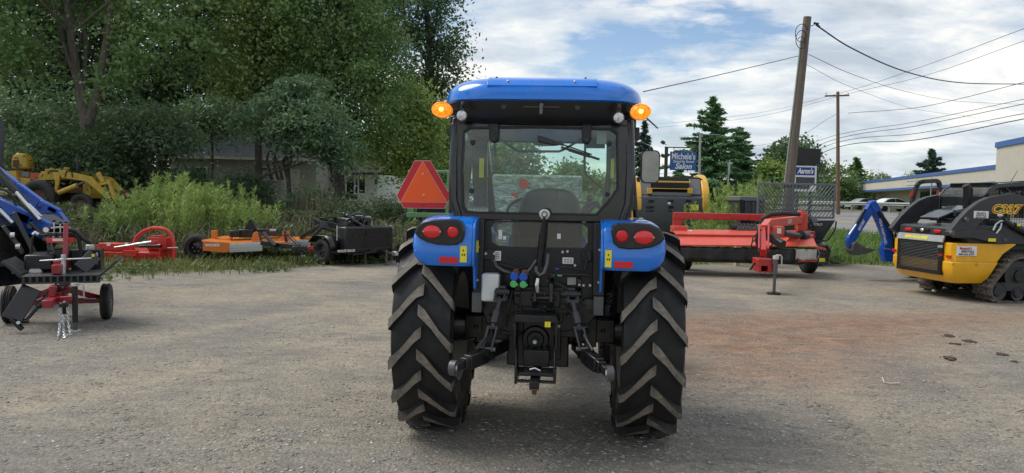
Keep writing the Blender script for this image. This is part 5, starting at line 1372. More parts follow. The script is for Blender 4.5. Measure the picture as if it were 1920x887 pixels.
for s in (-0.62, 0.62):
    poly(BK, [(121, 325), (135, 324), (132, 345), (128, 362), (122, 362), (126, 345)], s-0.05, s+0.05, 'loader_tower', 'old_yellow', BK)
    arm = poly(BK, [(132, 321), (140, 321), (190, 332), (204, 346), (228, 371), (220, 372), (196, 352), (182, 341), (138, 334)], s-0.07, s+0.07, 'loader_arm', 'old_yellow', BK)
    a, b = kq(134, 362), kq(180, 343)
    MB().cyl(a+V((0, s*1.15, 0)), a.lerp(b, 0.72)+V((0, s*1.15, 0)), 0.085, n=12).build('lift_cylinder', 'old_yellow', arm)
    MB().cyl(a.lerp(b, 0.7)+V((0, s*1.15, 0)), b+V((0, s*1.15, 0)), 0.04, n=10).build('cylinder_rod', 'grey_metal', arm)
poly(BK, [(198, 346), (222, 339), (222, 345), (200, 350)], -0.6, -0.5, 'bucket_link', 'old_yellow', BK)
MB().cyl(kq(199, 325)+V((0, -.5, 0)), kq(208, 342)+V((0, -.5, 0)), 0.085, n=12).build('tilt_cylinder', 'old_yellow', BK)
poly(BK, [(218, 339), (222, 338), (236, 372), (229, 374)], -0.62, -0.50, 'bucket_arm', 'old_yellow', BK)
poly(BK, [(224, 358), (228, 357), (238, 376), (228, 380), (218, 372)], -0.45, 0.5, 'bucket', 'rust', BK)
q = kq(135, 318); MB().cyl(q+V((0, -0.3, -0.15)), q+V((0, -0.3, 0.02)), 0.05, n=12).cyl(q+V((0, -0.3, 0.0)), q+V((0, -0.3, 0.06)), 0.09, n=14).build('filler_neck', 'old_yellow', BK, 0.01)
q = kq(142, 302); MB().cyl(q+V((0, 0.1, -0.4)), q+V((0, 0.1, 0.25)), 0.05, n=10).build('exhaust', 'charcoal', BK)
MB().tube([kq(90, 325, -.4), kq(96, 320, -.45), kq(128, 322, -.5), kq(136, 330, -.6), kq(132, 345, -.7)], 0.03, 8).tube([kq(122, 332, -.7), kq(124, 322, -.7), kq(134, 320, -.7), kq(136, 332, -.7)], 0.022, 8).build('hose', 'hose', BK)
q = kq(97, 319); MB().bar(q+V((-0.2, 0, 0)), q+V((0.55, 0, 0.02)), 0.10, 0.08).ball(q, (0.08, 0.08, 0.09), 10, 8).build('hood_pipe', 'old_yellow', BK)

# ---------------------------------------------------------------- red flail mower
FMb = G(272, 490)
FM = Th('flail_mower', 'bright red flail mower with arched frame standing in the grass', 'mower', (FMb.x, FMb.y, H(FMb.x, FMb.y)), R(-4))
f = lambda px, py, y=0.0: FM.y(px, py, y)
m = MB(); A_ = [(247, 490), (249, 462), (256, 444), (268, 434), (285, 428), (300, 428), (314, 432), (322, 441), (326, 455), (327, 488)]
pth = [f(x, y, -0.12) for x, y in A_]; m.tube(pth, 0.042, 8); m.build('arched_frame', 'bright_red', FM)
m = MB(); m.tube([f(246, 462, -.1), f(250, 446, -.1), f(262, 434, -.1), f(280, 426, -.1)], 0.016, 6); m.build('hose', 'hose', FM)
dk = MB(); a, b = f(190, 452, 0.25), f(322, 488, 0.25)
dk.loft([[(x, y, z) for y, z in ((-0.20, 0.12), (-0.22, 0.20), (-0.08, 0.27), (0.28, 0.27), (0.40, 0.20), (0.40, 0.10))] for x in (a.x, b.x)])
fdk = dk.build('deck', 'bright_red', FM, 0.008)
for k in range(26):
    x = a.x+0.02+(b.x-a.x-0.04)*k/25; MB().bb((x-0.022, -0.238, 0.03), (x+0.022, -0.224, 0.15)).build('flap', 'red', fdk)
for x in (a.x, b.x): MB().bb((x-0.012, -0.25, 0.03), (x+0.012, 0.42, 0.32)).build('end_plate', 'bright_red', fdk, 0.004)
a, b = f(283, 444, 0.0), f(318, 468, 0.0); MB().bb((a.x, -0.15, b.z), (b.x, 0.15, a.z)).bar(V((a.x+0.05, -0.1, a.z)), V((b.x-0.02, -0.1, a.z+0.03)), 0.05, 0.06).build('gearbox_guard', 'bright_red', FM, 0.012)
a, b = f(190, 455, -0.1), f(240, 470, -0.1); MB().bb((a.x, -0.2, b.z), (b.x, 0.1, a.z)).build('side_box', 'bright_red', FM, 0.01)
for px in (203, 237): q = f(px, 458, -0.21); MB().bb((q.x-0.04, -0.207, q.z-0.035), (q.x+0.04, -0.2005, q.z+0.035)).build('sticker', 'sticker_white', FM)
m = MB(); a, b = f(215, 464, -0.3), f(284, 454, -0.3); m.cyl(a, a.lerp(b, 0.55), 0.02, n=12).cyl(a.lerp(b, 0.5), b, 0.032, n=12); m.build('hydraulic_cylinder', 'zinc', FM)
for px, py in ((247, 492), (327, 488)): 
    q = f(px, 470, -0.12); MB().bb((q.x-0.03, -0.15, 0.0), (q.x+0.03, -0.09, q.z)).build('stand_leg', 'bright_red', FM, 0.004)
m = MB(); m.bb((f(243, 475).x, -0.25, f(243, 478).z), (f(268, 475).x, -0.15, f(243, 468).z)).cyl(f(240, 479, -.2), f(268, 479, -.2), 0.016, n=8); m.build('hitch_bracket', 'bright_red', FM, 0.004)
MB().cyl(f(314, 465, -.15), f(334, 464, -.15), 0.014, n=8).build('hitch_pin', 'zinc', FM)
m = MB(); m.cyl(f(262, 462, -.2), f(300, 461, -.25), 0.03, n=10).cyl(f(296, 461, -.25), f(302, 461, -.25), 0.04, n=10); m.build('drive_shaft', 'black', FM)

# ---------------------------------------------------------------- orange rotary cutter
RCb = G(480, 490)
RCu = Th('rotary_cutter', 'orange rotary cutter with chain guards and one black tyre at its left', 'mower', (RCb.x, RCb.y, H(RCb.x, RCb.y)), R(8))
c_ = lambda px, py, y=0.0: RCu.y(px, py, y)
q = c_(372, 463, 0.0); tyre_on(RCu, (q.x, -0.05, 0.30), (-0.15, -1, 0), 0.29, 0.22, 0.16, 'wheel', 'rubber', 'black', nuts=6)
m = MB(); a, b = c_(384, 455, -0.35), c_(446, 480, -0.35)
ou = [c_(380, 452, -0.45), c_(430, 455, -0.45), c_(446, 461, -0.45), c_(432, 472, -0.45), c_(420, 474, -0.45), c_(380, 470, -0.45)]
m.loft([[tuple(p) for p in ou], [tuple(p+V((0, 0.04, 0))) for p in ou]]); sk = m.build('side_skid', 'orange', RCu, 0.004)
q = c_(400, 460, -0.46); text('maker_lettering', 'WOODS', 0.075, 'sticker_white', sk, (q.x-0.02, -0.458, q.z), (1, 0, 0.02), (0, 0, 1), 0.001, 0.004)
m = MB(); m.add([tuple(c_(378, 450, -0.4)), tuple(c_(446, 458, -0.45)), tuple(c_(586, 452, -0.15)), tuple(c_(585, 444, 0.9)), tuple(c_(420, 442, 1.0))]+[tuple(p-V((0, 0, 0.05))) for p in (c_(378, 450, -0.4), c_(446, 458, -0.45), c_(586, 452, -0.15), c_(585, 444, 0.9), c_(420, 442, 1.0))],
               [(0, 1, 2, 3, 4), (9, 8, 7, 6, 5)]+[(i, 5+i, 5+(i+1) % 5, (i+1) % 5) for i in range(5)])
dko = m.build('deck', 'orange', RCu, 0.006)
# chain guards: rows of single chains
for (x0, y0, x1, y1, n, yy0, yy1) in ((431, 458, 492, 455, 40, -0.45, -0.35), (542, 453, 582, 450, 24, -0.25, -0.15)):
    A0, B0 = c_(x0, y0, yy0), c_(x1, y1, yy1)
    rl = MB().bar(A0, B0, 0.03, 0.03).build('guard_rail', 'zinc', dko)
    lkm = MB()
    for j in range(7): lkm.box((0, 0, -0.02-0.024*j), (0.012 if j % 2 else 0.022, 0.022 if j % 2 else 0.012, 0.026))
    lme = lkm.mesh('guard_chain', 'zinc')
    for k in range(n): child('guard_chain', lme, rl, A0.lerp(B0, (k+0.5)/n)+V((0, -0.02, 0)))
for px, py, ht_, wd in ((402, 440, 0.14, 0.10), (424, 448, 0.06, 0.16), (432, 446, 0.07, 0.06)):
    q = c_(px, py+4, 0.2); MB().bb((q.x-wd/2, 0.1, q.z-0.05), (q.x+wd/2, 0.3, q.z+ht_)).build('deck_bracket', 'orange', RCu, 0.008)
for px0, px1, py0, py1, yy in ((430, 448, 432, 445, 0.15), (447, 474, 430, 446, 0.25), (474, 520, 429, 442, 0.5)):
    a, b = c_(px0, py0, yy), c_(px1, py1, yy); MB().bb((a.x, yy, b.z), (b.x, yy+0.3, a.z)).build('gearbox_cover', 'black', RCu, 0.02)
q = c_(508, 436, 0.3); MB().cyl((q.x, 0.3, q.z), (q.x+0.15, 0.25, q.z), 0.09, n=18).build('shaft_guard', 'charcoal', RCu)
pk = [c_(x, y, 0.35) for x, y in ((458, 430), (467, 411), (472, 411), (482, 431))]; m = MB(); m.loft([[tuple(p) for p in pk], [tuple(p+V((0, 0.06, 0))) for p in pk]]); m.build('mast', 'black', RCu, 0.01)
pk = [c_(x, y, -0.1) for x, y in ((471, 452), (474, 438), (480, 434), (488, 440), (490, 452))]; m = MB(); m.loft([[tuple(p) for p in pk], [tuple(p+V((0, 0.08, 0))) for p in pk]]); m.build('hitch_plate', 'orange', RCu, 0.006)
pk = [c_(x, y, 0.1) for x, y in ((527, 452), (530, 434), (542, 433), (544, 450))]; m = MB(); m.loft([[tuple(p) for p in pk], [tuple(p+V((0, 0.08, 0))) for p in pk]]); m.build('hitch_plate', 'orange', RCu, 0.006)
m = MB(); m.bar(c_(486, 436, -0.3), c_(492, 458, -0.35), 0.05, 0.04).bar(c_(490, 455, -0.4), c_(560, 464, -0.9), 0.07, 0.10).bar(c_(534, 433, -.1), c_(537, 455, -.2), 0.06, 0.04).bar(c_(540, 440, -.3), c_(562, 462, -.8), 0.05, 0.05); m.build('tongue', 'black', RCu, 0.008)
MB().cyl(c_(494, 437, -0.5), c_(516, 461, -0.7), 0.045, n=12).build('drive_shaft', 'charcoal', RCu)
m = MB(); q = c_(562, 466, -0.9); m.box(tuple(q), (0.30, 0.14, 0.10)).cyl(q+V((-0.1, -.09, 0)), q+V((-0.1, .05, 0)), 0.05, n=10); m.build('hitch', 'black', RCu, 0.008)
q = c_(566, 466, -0.9); MB().cyl((q.x, q.y, 0.02), (q.x, q.y, q.z), 0.035, n=10).cyl((q.x, q.y, 0.0), (q.x, q.y, 0.02), 0.07, n=14).build('jack', 'charcoal', RCu)
q = c_(583, 465, -0.7); MB().bb((q.x-0.06, q.y, q.z-0.05), (q.x+0.06, q.y+0.1, q.z+0.04)).build('red_hitch_end', 'red', RCu, 0.008)
MB().tube([c_(520, 445, -.2), c_(535, 440, -.2), c_(550, 448, -.3)], 0.012, 6).build('hose', 'hose', RCu)
q = c_(575, 446, 0.1); MB().bb((q.x-0.12, 0.05, q.z-0.04), (q.x+0.10, 0.15, q.z+0.02)).build('amber_panel', 'old_yellow', RCu)

# ---------------------------------------------------------------- black wood splitter trailer
g0, g1 = G(608, 496), G(702, 490)
ST = Th('splitter_trailer', 'black wood splitter on a two wheel trailer beside the tractor rear tyre', 'log splitter', ((g0.x+g1.x)/2, (g0.y+g1.y)/2, 0), math.atan2(g1.y-g0.y, g1.x-g0.x))
hw2 = (g1-g0).length/2
q_ = lambda px, py, y=0.0: ST.y(px, py, y)
for s in (-1, 1): tyre_on(ST, (s*hw2, 0, 0.285), (s, -0.35*0, 0), 0.285, 0.20, 0.16, 'wheel', 'rubber', 'charcoal', nuts=5)
m = MB(); m.bb((-hw2, -0.04, 0.24), (hw2, 0.04, 0.32)); m.bb((-hw2+0.15, -0.65, 0.30), (hw2-0.1, 0.75, 0.37)); sf = m.build('trailer_frame', 'black', ST, 0.006)
for s in (-1, 1):
    fe = MB(); prf = [(-0.42, 0.30), (-0.40, 0.50), (-0.22, 0.64), (0.22, 0.64), (0.42, 0.48)]
    x0, x1 = (s*hw2-0.14, s*hw2+0.13)
    fe.sheet([[(x, y, z) for y, z in prf] for x in (x0, x1)])
    fo_ = fe.build('fender', 'black', ST, 0, 20); fo_.modifiers.new('solid', 'SOLIDIFY').thickness = 0.012
    MB().bb((x0, -0.62, 0.30), (x1, -0.42, 0.325)).build('step', 'black', fo_)
a, b = q_(648, 426, -0.62), q_(737, 472, -0.62)
tk = MB().bb((a.x, -0.62, b.z), (b.x, -0.25, a.z)).build('tank_box', 'black', ST, 0.035, seg=3)
q = q_(690, 428, -0.62); MB().bb((q.x-0.05, -0.60, a.z-0.005), (q.x+0.12, -0.40, a.z+0.02)).build('tank_lid', 'charcoal', tk)
q = q_(687, 438, -0.625); MB().bb((q.x-0.02, -0.63, q.z-0.06), (q.x+0.02, -0.618, q.z+0.06)).build('filler_notch', 'void', tk)
MB().tube([(b.x-0.12, -0.6, a.z+0.01), (b.x-0.03, -0.6, a.z), (b.x+0.005, -0.6, a.z-0.07)], 0.012, 6).build('pipe', 'zinc', tk)
q = q_(645, 471, -0.5); text('side_lettering', 'WOLFE RIDGE', 0.07, 'sticker_white', ST, (q_(648, 470, -0.63).x, -0.655, 0.335), (1, 0, 0), (0, 0, 1), 0.001, 0.002)
m = MB(); q = q_(640, 442, -0.3); m.cyl((q.x, -0.3, q.z-0.12), (q.x, -0.3, q.z+0.14), 0.085, n=18); m.build('filter', 'black', ST, 0.01)
q = q_(632, 437, -0.4); MB().cyl((q.x, -0.4, q.z-0.16), (q.x, -0.4, q.z+0.16), 0.014, n=8).build('sight_tube', 'zinc', ST)
m = MB(); a, b = q_(644, 400, -0.1), q_(690, 428, -0.1); m.bb((a.x, -0.2, b.z), (b.x, 0.3, a.z-0.1)).bb((a.x+0.02, -0.1, a.z-0.12), (a.x+0.16, 0.05, a.z+0.02)); m.build('engine', 'black', ST, 0.02)
r_ = random.Random(3); m = MB()
for k in range(16):
    q = q_(r_.uniform(648, 700), r_.uniform(404, 425), -0.2+r_.uniform(-.1, .2))
    if k % 2: m.box(tuple(q), (r_.uniform(.03, .12), .1, r_.uniform(.03, .1)))
    else: m.cyl(q, q+V((r_.uniform(-.05, .1), -.05, r_.uniform(-.05, .05))), r_.uniform(0.015, 0.035), n=10)
m.build('valves', 'charcoal', ST, 0.003)
for pts, r, m_ in (([(650, 402), (662, 412), (675, 420), (690, 428)], 0.03, 'grey_metal'), ([(660, 402), (672, 398), (684, 402), (684, 415), (680, 422)], 0.018, 'grey_metal'), ([(664, 400), (680, 400), (690, 408), (692, 424)], 0.018, 'grey_metal'), ([(684, 407), (694, 407), (698, 414), (696, 425)], 0.022, 'galvanized'), ([(660, 404), (675, 408), (682, 420)], 0.02, 'hose'), ([(652, 420), (668, 414), (684, 408)], 0.016, 'hose'), ([(648, 412), (658, 408), (670, 404), (680, 405)], 0.012, 'zinc')):
    MB().tube([q_(x, y, -0.25) for x, y in pts], r, 8).build('hose' if m_ != 'galvanized' else 'pipe', m_, ST)
for px in (657, 660): MB().tube([q_(px, 404, -0.2), q_(px, 386, -0.2)], 0.008, 6).build('lever', 'grey_metal', ST)
bmv = MB(); bmv.bar(q_(648, 428, -0.1), q_(592, 414, 0.6), 0.16, 0.12).bar(q_(600, 409, 0.5), q_(630, 407, 0.3), 0.30, 0.03).bar(q_(596, 424, 0.4), q_(626, 434, 0.1), 0.06, 0.05); bmv.build('splitting_beam', 'black', ST, 0.006)
for a, b in (((596, 413), (610, 417)), ((602, 423), (620, 429)), ((622, 418), (634, 420)), ((600, 419), (614, 421))):
    MB().bar(q_(*a, 0.2), q_(*b, 0.15), 0.02, 0.05).build('wear_plate', 'grey_metal', ST)
MB().bar(q_(600, 424, 0.4), q_(563, 446, 0.9), 0.06, 0.08).bar(q_(603, 428, 0.2), q_(586, 445, 0.3), 0.05, 0.07).build('log_lift', 'black', ST, 0.006)
tn = MB(); a, b = q_(708, 470, -0.65), q_(748, 482, -1.25); tn.bar(a, b, 0.07, 0.08).bar(q_(660, 476, -0.5), a, 0.08, 0.08).bb((b.x-0.05, b.y-0.05, b.z-0.12), (b.x+0.03, b.y+0.05, b.z+0.02))
tno = tn.build('tongue', 'black', ST, 0.006)
q = q_(725, 490, -0.95); MB().cyl((q.x, q.y, 0.02), (q.x, q.y, 0.34), 0.022, n=10).cyl((q.x, q.y, 0), (q.x, q.y, 0.02), 0.06, n=14).build('jack', 'grey_metal', tno)
MB().bb((b.x-0.10, b.y, b.z+0.03), (b.x+0.02, b.y+0.12, b.z+0.12)).cyl((b.x-0.02, b.y, b.z-0.2), (b.x-0.02, b.y, b.z), 0.03, n=10).build('coupler', 'zinc', tno, 0.008)
MB().bb((b.x-0.04, b.y-0.02, b.z+0.12), (b.x+0.02, b.y+0.02, b.z+0.28)).build('stop_block', 'black', tno)

# ---------------------------------------------------------------- green machine behind the triangle
g0 = P(800, 440, 22)
GM = Th('green_farm_wagon', 'faded green farm wagon partly hidden behind the orange triangle', 'wagon', (g0.x, g0.y, H(g0.x, g0.y)), 0)
v_ = lambda px, py, y=0.0: GM.y(px, py, y)
def gbar(pts, w, h, m_, nm, y=0.0):
    mb = MB()
    for a, b in zip(pts, pts[1:]): mb.bar(v_(*a, y), v_(*b, y), w, h)
    return mb.build(nm, m_, GM, 0.01)
gbar([(770, 390), (770, 426)], 0.18, 0.15, 'pale_green_paint', 'post'); gbar([(842, 322), (838, 410)], 0.10, 0.10, 'pale_green_paint', 'post'); gbar([(818, 322), (845, 322)], 0.08, 0.08, 'pale_green_paint', 'top_rail'); gbar([(818, 345), (845, 345)], 0.05, 0.05, 'green_paint', 'rail')
gbar([(762, 403), (850, 404)], 0.12, 0.14, 'pale_green_paint', 'beam', -0.2); gbar([(762, 415), (850, 418)], 0.3, 0.34, 'green_paint', 'body', 0.1)
gbar([(782, 330), (782, 402)], 0.10, 0.10, 'pale_green_paint', 'post', 0.5); gbar([(765, 322), (845, 322)], 0.10, 0.10, 'pale_green_paint', 'roof_rail', 0.5)
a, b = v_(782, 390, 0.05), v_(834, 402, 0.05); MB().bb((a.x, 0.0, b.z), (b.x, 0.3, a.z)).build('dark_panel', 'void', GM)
for px in (768, 846): q = v_(px, 440); tyre_on(GM, (q.x, -0.1, 0.42), (0, -1, 0), 0.42, 0.24, 0.22, 'wheel', 'rubber', 'pale_green_paint', nuts=0)
MB().bb((v_(768, 430).x, -0.1, 0.38), (v_(846, 430).x, 0.1, 0.50)).build('axle', 'green_paint', GM)

# ---------------------------------------------------------------- shed, small white building, low wall
Yh = 37.0
hb0 = P(440, 330, Yh)
HS_ = Th('shed', 'long low grey shed with dark shingle roof half hidden by shrubs', 'shed', (hb0.x, hb0.y, H(hb0.x, hb0.y)), R(6))
sx_ = lambda px, py, y=0.0: HS_.y(px, py, y)
e0, e1 = sx_(306, 296), sx_(600, 299)
zE = (e0.z+e1.z)/2
wl0 = MB().bb((e0.x+0.3, 0.15, -0.2), (e1.x-0.2, 6.0, zE-0.05)).build('wall', 'shed_wall', HS_)
zr = sx_(440, 240, 3.0).z
rfm = MB(); rfm.prism([(-0.25, zE-0.02), (-0.25, zE+0.06), (3.0, zr+0.08), (6.3, zE+0.06), (6.3, zE-0.02), (3.0, zr)], e0.x, e1.x, 'x')
rfo = rfm.build('roof', 'shingle', HS_)
MB().bb((e0.x-0.03, -0.30, zE-0.06), (e1.x+0.03, -0.255, zE+0.09)).build('fascia', 'canvas_white', rfo)
# roof courses
for k in range(9):
    t0 = k/9; y = -0.25+3.25*t0; z = zE+0.07+(zr-zE)*t0
    MB().box(((e0.x+e1.x)/2, y+0.18, z+0.022+(zr-zE)/9*0.5), (abs(e1.x-e0.x)-0.02, 0.40, 0.012), (math.atan2(zr-zE, 3.25), 0, 0)).build('shingle_course', 'shingle', rfo)
for px in (370, 505):
    q = sx_(px, 325, 0.15); wn_ = MB(); ringprism(wn_, rrect(q.x-0.5, q.x+0.5, q.z-0.35, q.z+0.35, 0.02), rrect(q.x-0.42, q.x+0.42, q.z-0.27, q.z+0.27, 0.02), 0.10, 0.16)
    wf = wn_.build('window', 'white_paint', HS_); MB().bb((q.x-0.43, 0.135, q.z-0.28), (q.x+0.43, 0.145, q.z+0.28)).build('pane', 'window_glass', wf)
q = sx_(545, 330, 0.15); MB().bb((q.x-0.45, 0.10, 0), (q.x+0.45, 0.16, 1.95)).build('door', 'canvas_white', HS_, 0.01)
w = P(652, 350, 35)
WB = Th('white_shed', 'small white building with dark window and door behind the shrubs', 'shed', (w.x, w.y, H(w.x, w.y)), R(-12))
wq = lambda px, py, y=0.0: WB.y(px, py, y)
a, b = wq(633, 326), wq(708, 368)
MB().bb((a.x, 0, -0.3), (b.x, 4, a.z)).build('wall', 'white_paint', WB)
MB().prism([(-0.2, a.z-0.02), (-0.2, a.z+0.08), (2.0, a.z+0.9), (4.2, a.z+0.08), (4.2, a.z-0.02), (2.0, a.z+0.8)], a.x-0.2, b.x+0.2, 'x').build('roof', 'shingle', WB)
for px, w_, h_, nm in ((660, 0.30, 0.75, 'door'), (676, 0.24, 0.45, 'window'), (642, 0.16, 0.4, 'window')):
    q = wq(px, 344); o = MB(); ringprism(o, rrect(q.x-w_-0.07, q.x+w_+0.07, q.z-h_-0.07, q.z+h_+0.07, 0.01), rrect(q.x-w_, q.x+w_, q.z-h_, q.z+h_, 0.01), -0.05, 0.02)
    wo3 = o.build(nm, 'white_paint', WB); MB().bb((q.x-w_-.01, -0.02, q.z-h_-.01), (q.x+w_+.01, -0.01, q.z+h_+.01)).build('pane', 'window_glass', wo3)
q = wq(705, 341); MB().bb((q.x-0.05, -0.03, q.z-0.12), (q.x+0.07, -0.005, q.z+0.12)).build('blue_notice', 'sign_blue', WB)
a, b = P(690, 357, 40), P(850, 361, 40)
LW = Th('low_wall', 'low pale concrete wall behind the bank shrubs', 'wall', (a.x, 40, H(a.x, 40)), 0)
MB().bb((0, 0, -0.3), (b.x-a.x, 0.3, a.z-H(a.x, 40))).build('wall_face', 'concrete', LW)
MB().bb((-0.05, -0.05, a.z-H(a.x, 40)+0.003), (b.x-a.x+0.05, 0.35, a.z-H(a.x, 40)+0.09)).build('coping', 'concrete', LW)

# ---------------------------------------------------------------- wrapped crate seen through the cab
w = G(1000, 470); 
WC = Th('wrapped_crate', 'crate wrapped in wrinkled clear plastic seen through the cab glass', 'crate', (0.62, 11.2, 0), R(-3))
x0, x1 = WC.y(906, 330).x, WC.y(1092, 330).x; zc = WC.y(1000, 328).z
t = NT('plastic_wrap'); p = t.mapping(t.co(), (1.6, 1.0, 4.5), (0, 0, 0), (0, 0.5, 0)); n = t.noise(p, 2.2, 8, 0.66, 2.4); 
t.bsdf(t.ramp(n, [(0.38, (0.10, 0.14, 0.13)), (0.5, (0.24, 0.30, 0.28)), (0.62, (0.55, 0.62, 0.59))]), 0.22, 0, t.bump(n, 1.0, 0.12), 0.3)
cr = MB().bb((x0, 0, 0.12), (x1, 1.2, zc)).build('plastic_wrapping', 'plastic_wrap', WC, 0.03)
for k in range(3): MB().bb((x0+0.02, 0.1+0.45*k, 0.0), (x1-0.02, 0.2+0.45*k, 0.12)).build('pallet_runner', 'wood', WC)
q = WC.y(982, 345); MB().cyl((q.x, -0.002, q.z), (q.x, -0.006, q.z), 0.075, n=24).build('round_mark', 'red_ink', WC)
q = WC.y(951, 371); lb_ = MB().bb((q.x-0.105, -0.006, q.z-0.022), (q.x+0.105, -0.002, q.z+0.022)).build('barcode_label', 'sticker_white', WC)
for k in range(15): 
    xx = q.x-0.085+0.0122*k; MB().bb((xx, -0.0075, q.z-0.014), (xx+(0.006 if k % 3 else 0.009), -0.0062, q.z+0.014)).build('bar', 'ink', lb_)
for px, py in ((965, 365), (968, 378)): q = WC.y(px, py); MB().bb((q.x-0.05, -0.005, q.z-0.025), (q.x+0.05, -0.002, q.z+0.03)).build('red_mark', 'red_ink', WC, 0.01)
# ================================================================== machines on the right
# ---------------------------------------------------------------- red mower conditioner
MC = Th('mower_conditioner', 'faded red disc mower conditioner with black curtain and raised tongue', 'mower', (5.25, 16.7, 0), R(-3))
m_ = lambda px, py, y=0.0: MC.y(px, py, y)
for px, s in ((1283, -1), (1515, 1)):
    q = m_(px, 500, 0.1); tyre_on(MC, (q.x, 0.1, 0.37), (s, 0, 0), 0.37, 0.27, 0.19, 'wheel', 'rubber', 'rim_grey', nuts=6)
yF, yK = -1.25, -0.15
dl0, dl1 = m_(1195, 458, yF), m_(1532, 461, yF)
k0, k1 = m_(1262, 430, yK), m_(1520, 432, yK)
s0, s1 = m_(1262, 443, -0.75), m_(1525, 446, -0.75)
dk = MB()
dk.add([tuple(p) for p in (dl0, dl1, s1, s0)]+[tuple(p-V((0, 0, 0.03))) for p in (dl0, dl1, s1, s0)], [(0, 1, 2, 3), (7, 6, 5, 4), (0, 4, 5, 1), (1, 5, 6, 2), (2, 6, 7, 3), (3, 7, 4, 0)])
mdk = dk.build('front_deck', 'faded_red', MC, 0.006)
dk = MB(); u0, u1 = s0+V((0, 0.01, 0.05)), s1+V((0, 0.01, 0.05))
dk.add([tuple(p) for p in (u0, u1, k1, k0)]+[tuple(p-V((0, 0, 0.04))) for p in (u0, u1, k1, k0)], [(0, 1, 2, 3), (7, 6, 5, 4), (0, 4, 5, 1), (1, 5, 6, 2), (2, 6, 7, 3), (3, 7, 4, 0)])
dk.build('top_deck', 'faded_red', MC, 0.006)
MB().bb((s0.x, s0.y-0.01, s0.z-0.01), (s1.x, s0.y+0.02, s0.z+0.05)).build('deck_step', 'red', mdk, 0.004)
for px, w in ((1304, 30), (1358, 15)):
    a, b = m_(px-w/2, 431, -0.3), m_(px+w/2, 434, -0.3); zc = k0.z+(a.y-k0.y)/(s0.y-k0.y)*(s0.z+0.05-k0.z)
    MB().box(((a.x+b.x)/2, -0.30, zc+0.004), (b.x-a.x, 0.09, 0.004), (math.atan2(k0.z-s0.z-0.05, k0.y-s0.y), 0, 0)).build('decal', 'sticker_white', mdk)
# curtain
cu = MB(); a, b = m_(1280, 462, yF), m_(1490, 490, yF); r_ = random.Random(4)
def curtain(xa, xb, zt_, zb, y, n, mm, nm):
    rows = []
    for j in range(5):
        t = j/4; rows.append([(xa+(xb-xa)*i/n, y+0.03*math.sin(i*0.9+1.3*t)*t+0.02*math.sin(i*2.1), zt_+(zb+0.012*math.sin(i*1.7)-zt_)*t) for i in range(n+1)])
    o = MB().sheet(rows).build(nm, mm, MC, 0, 60); o.modifiers.new('solid', 'SOLIDIFY').thickness = 0.008; return o
curtain(m_(1212, 465, yF).x, m_(1492, 465, yF).x, dl0.z-0.02, m_(1350, 490, yF).z, yF+0.03, 40, 'canvas_black', 'crop_curtain')
curtain(m_(1494, 465, yF).x, m_(1532, 465, yF).x, dl0.z-0.02, m_(1510, 488, yF).z, yF+0.02, 8, 'canvas_white', 'end_curtain')
MB().bb((m_(1496, 488, yF).x, yF-0.0, m_(1510, 491, yF).z), (m_(1532, 488, yF).x, yF+0.04, m_(1510, 488.5, yF).z)).build('curtain_hem', 'red', MC)
MB().bb((dl0.x+0.2, yF+0.15, 0.28), (dl1.x-0.15, yF+0.9, 0.52)).build('cutter_bar', 'black', MC, 0.02)
a, b = m_(1498, 456, yF), m_(1532, 460, yF); MB().bb((a.x, yF-0.004, dl1.z-0.028), (b.x, yF+0.0, dl1.z+0.0)).build('amber_reflector', 'old_yellow', mdk)
MB().prism([(dl1.x-0.02, dl1.z-0.06), (dl1.x+0.22, dl1.z-0.10), (dl1.x+0.20, dl1.z-0.05), (dl1.x, dl1.z)], yF+0.05, yF+0.25).build('deck_ear', 'faded_red', mdk, 0.006)
for k in range(9): q = m_(1225+36*k, 459, yF-0.01); MB().cyl((q.x, yF-0.003, dl0.z-0.02), (q.x, yF-0.014, dl0.z-0.02), 0.012, n=6).build('bolt', 'rust', mdk)
# rear beam
a, b = m_(1264, 398, 0.0), m_(1508, 416, 0.0)
bm = MB().bb((a.x, 0.0, b.z), (b.x, 0.22, a.z)).build('rear_beam', 'red', MC, 0.012)
MB().prism([(a.x-0.001, a.z), (a.x+0.40, b.z-0.0), (a.x+0.20, b.z-0.02), (a.x+0.18, k0.z-0.02), (a.x-0.001, k0.z-0.02)], 0.02, 0.20).build('beam_end', 'red', bm, 0.006)
q = m_(1266, 432, -0.2); MB().bb((q.x-0.08, -0.3, q.z-0.12), (q.x+0.25, 0.0, q.z+0.10)).build('end_gearbox', 'faded_red', MC, 0.01)
for k in range(3): MB().cyl((q.x-0.05, -0.31, q.z-0.08+0.07*k), (q.x-0.05, -0.29, q.z-0.08+0.07*k), 0.014, n=6).build('bolt', 'bolt', MC)
# ribbed conditioner hump
a, b = m_(1380, 420, -0.10), m_(1418, 432, -0.10)
hu = MB().bb((a.x-0.02, -0.25, b.z-0.02), (b.x+0.02, 0.0, b.z+0.03)).build('conditioner_hood', 'charcoal', MC, 0.02)
for k in range(6):
    x = a.x+0.03+(b.x-a.x-0.06)*k/5; MB().tube([(x, -0.20, b.z+0.02), (x, -0.16, a.z-0.03), (x, -0.08, a.z), (x, 0.0, a.z-0.02)], 0.030, 8).build('hood_rib', 'charcoal', hu)
MB().cyl((a.x-0.12, -0.1, b.z+0.06), (a.x, -0.1, b.z+0.06), 0.09, n=16).build('roller_end', 'charcoal', MC)
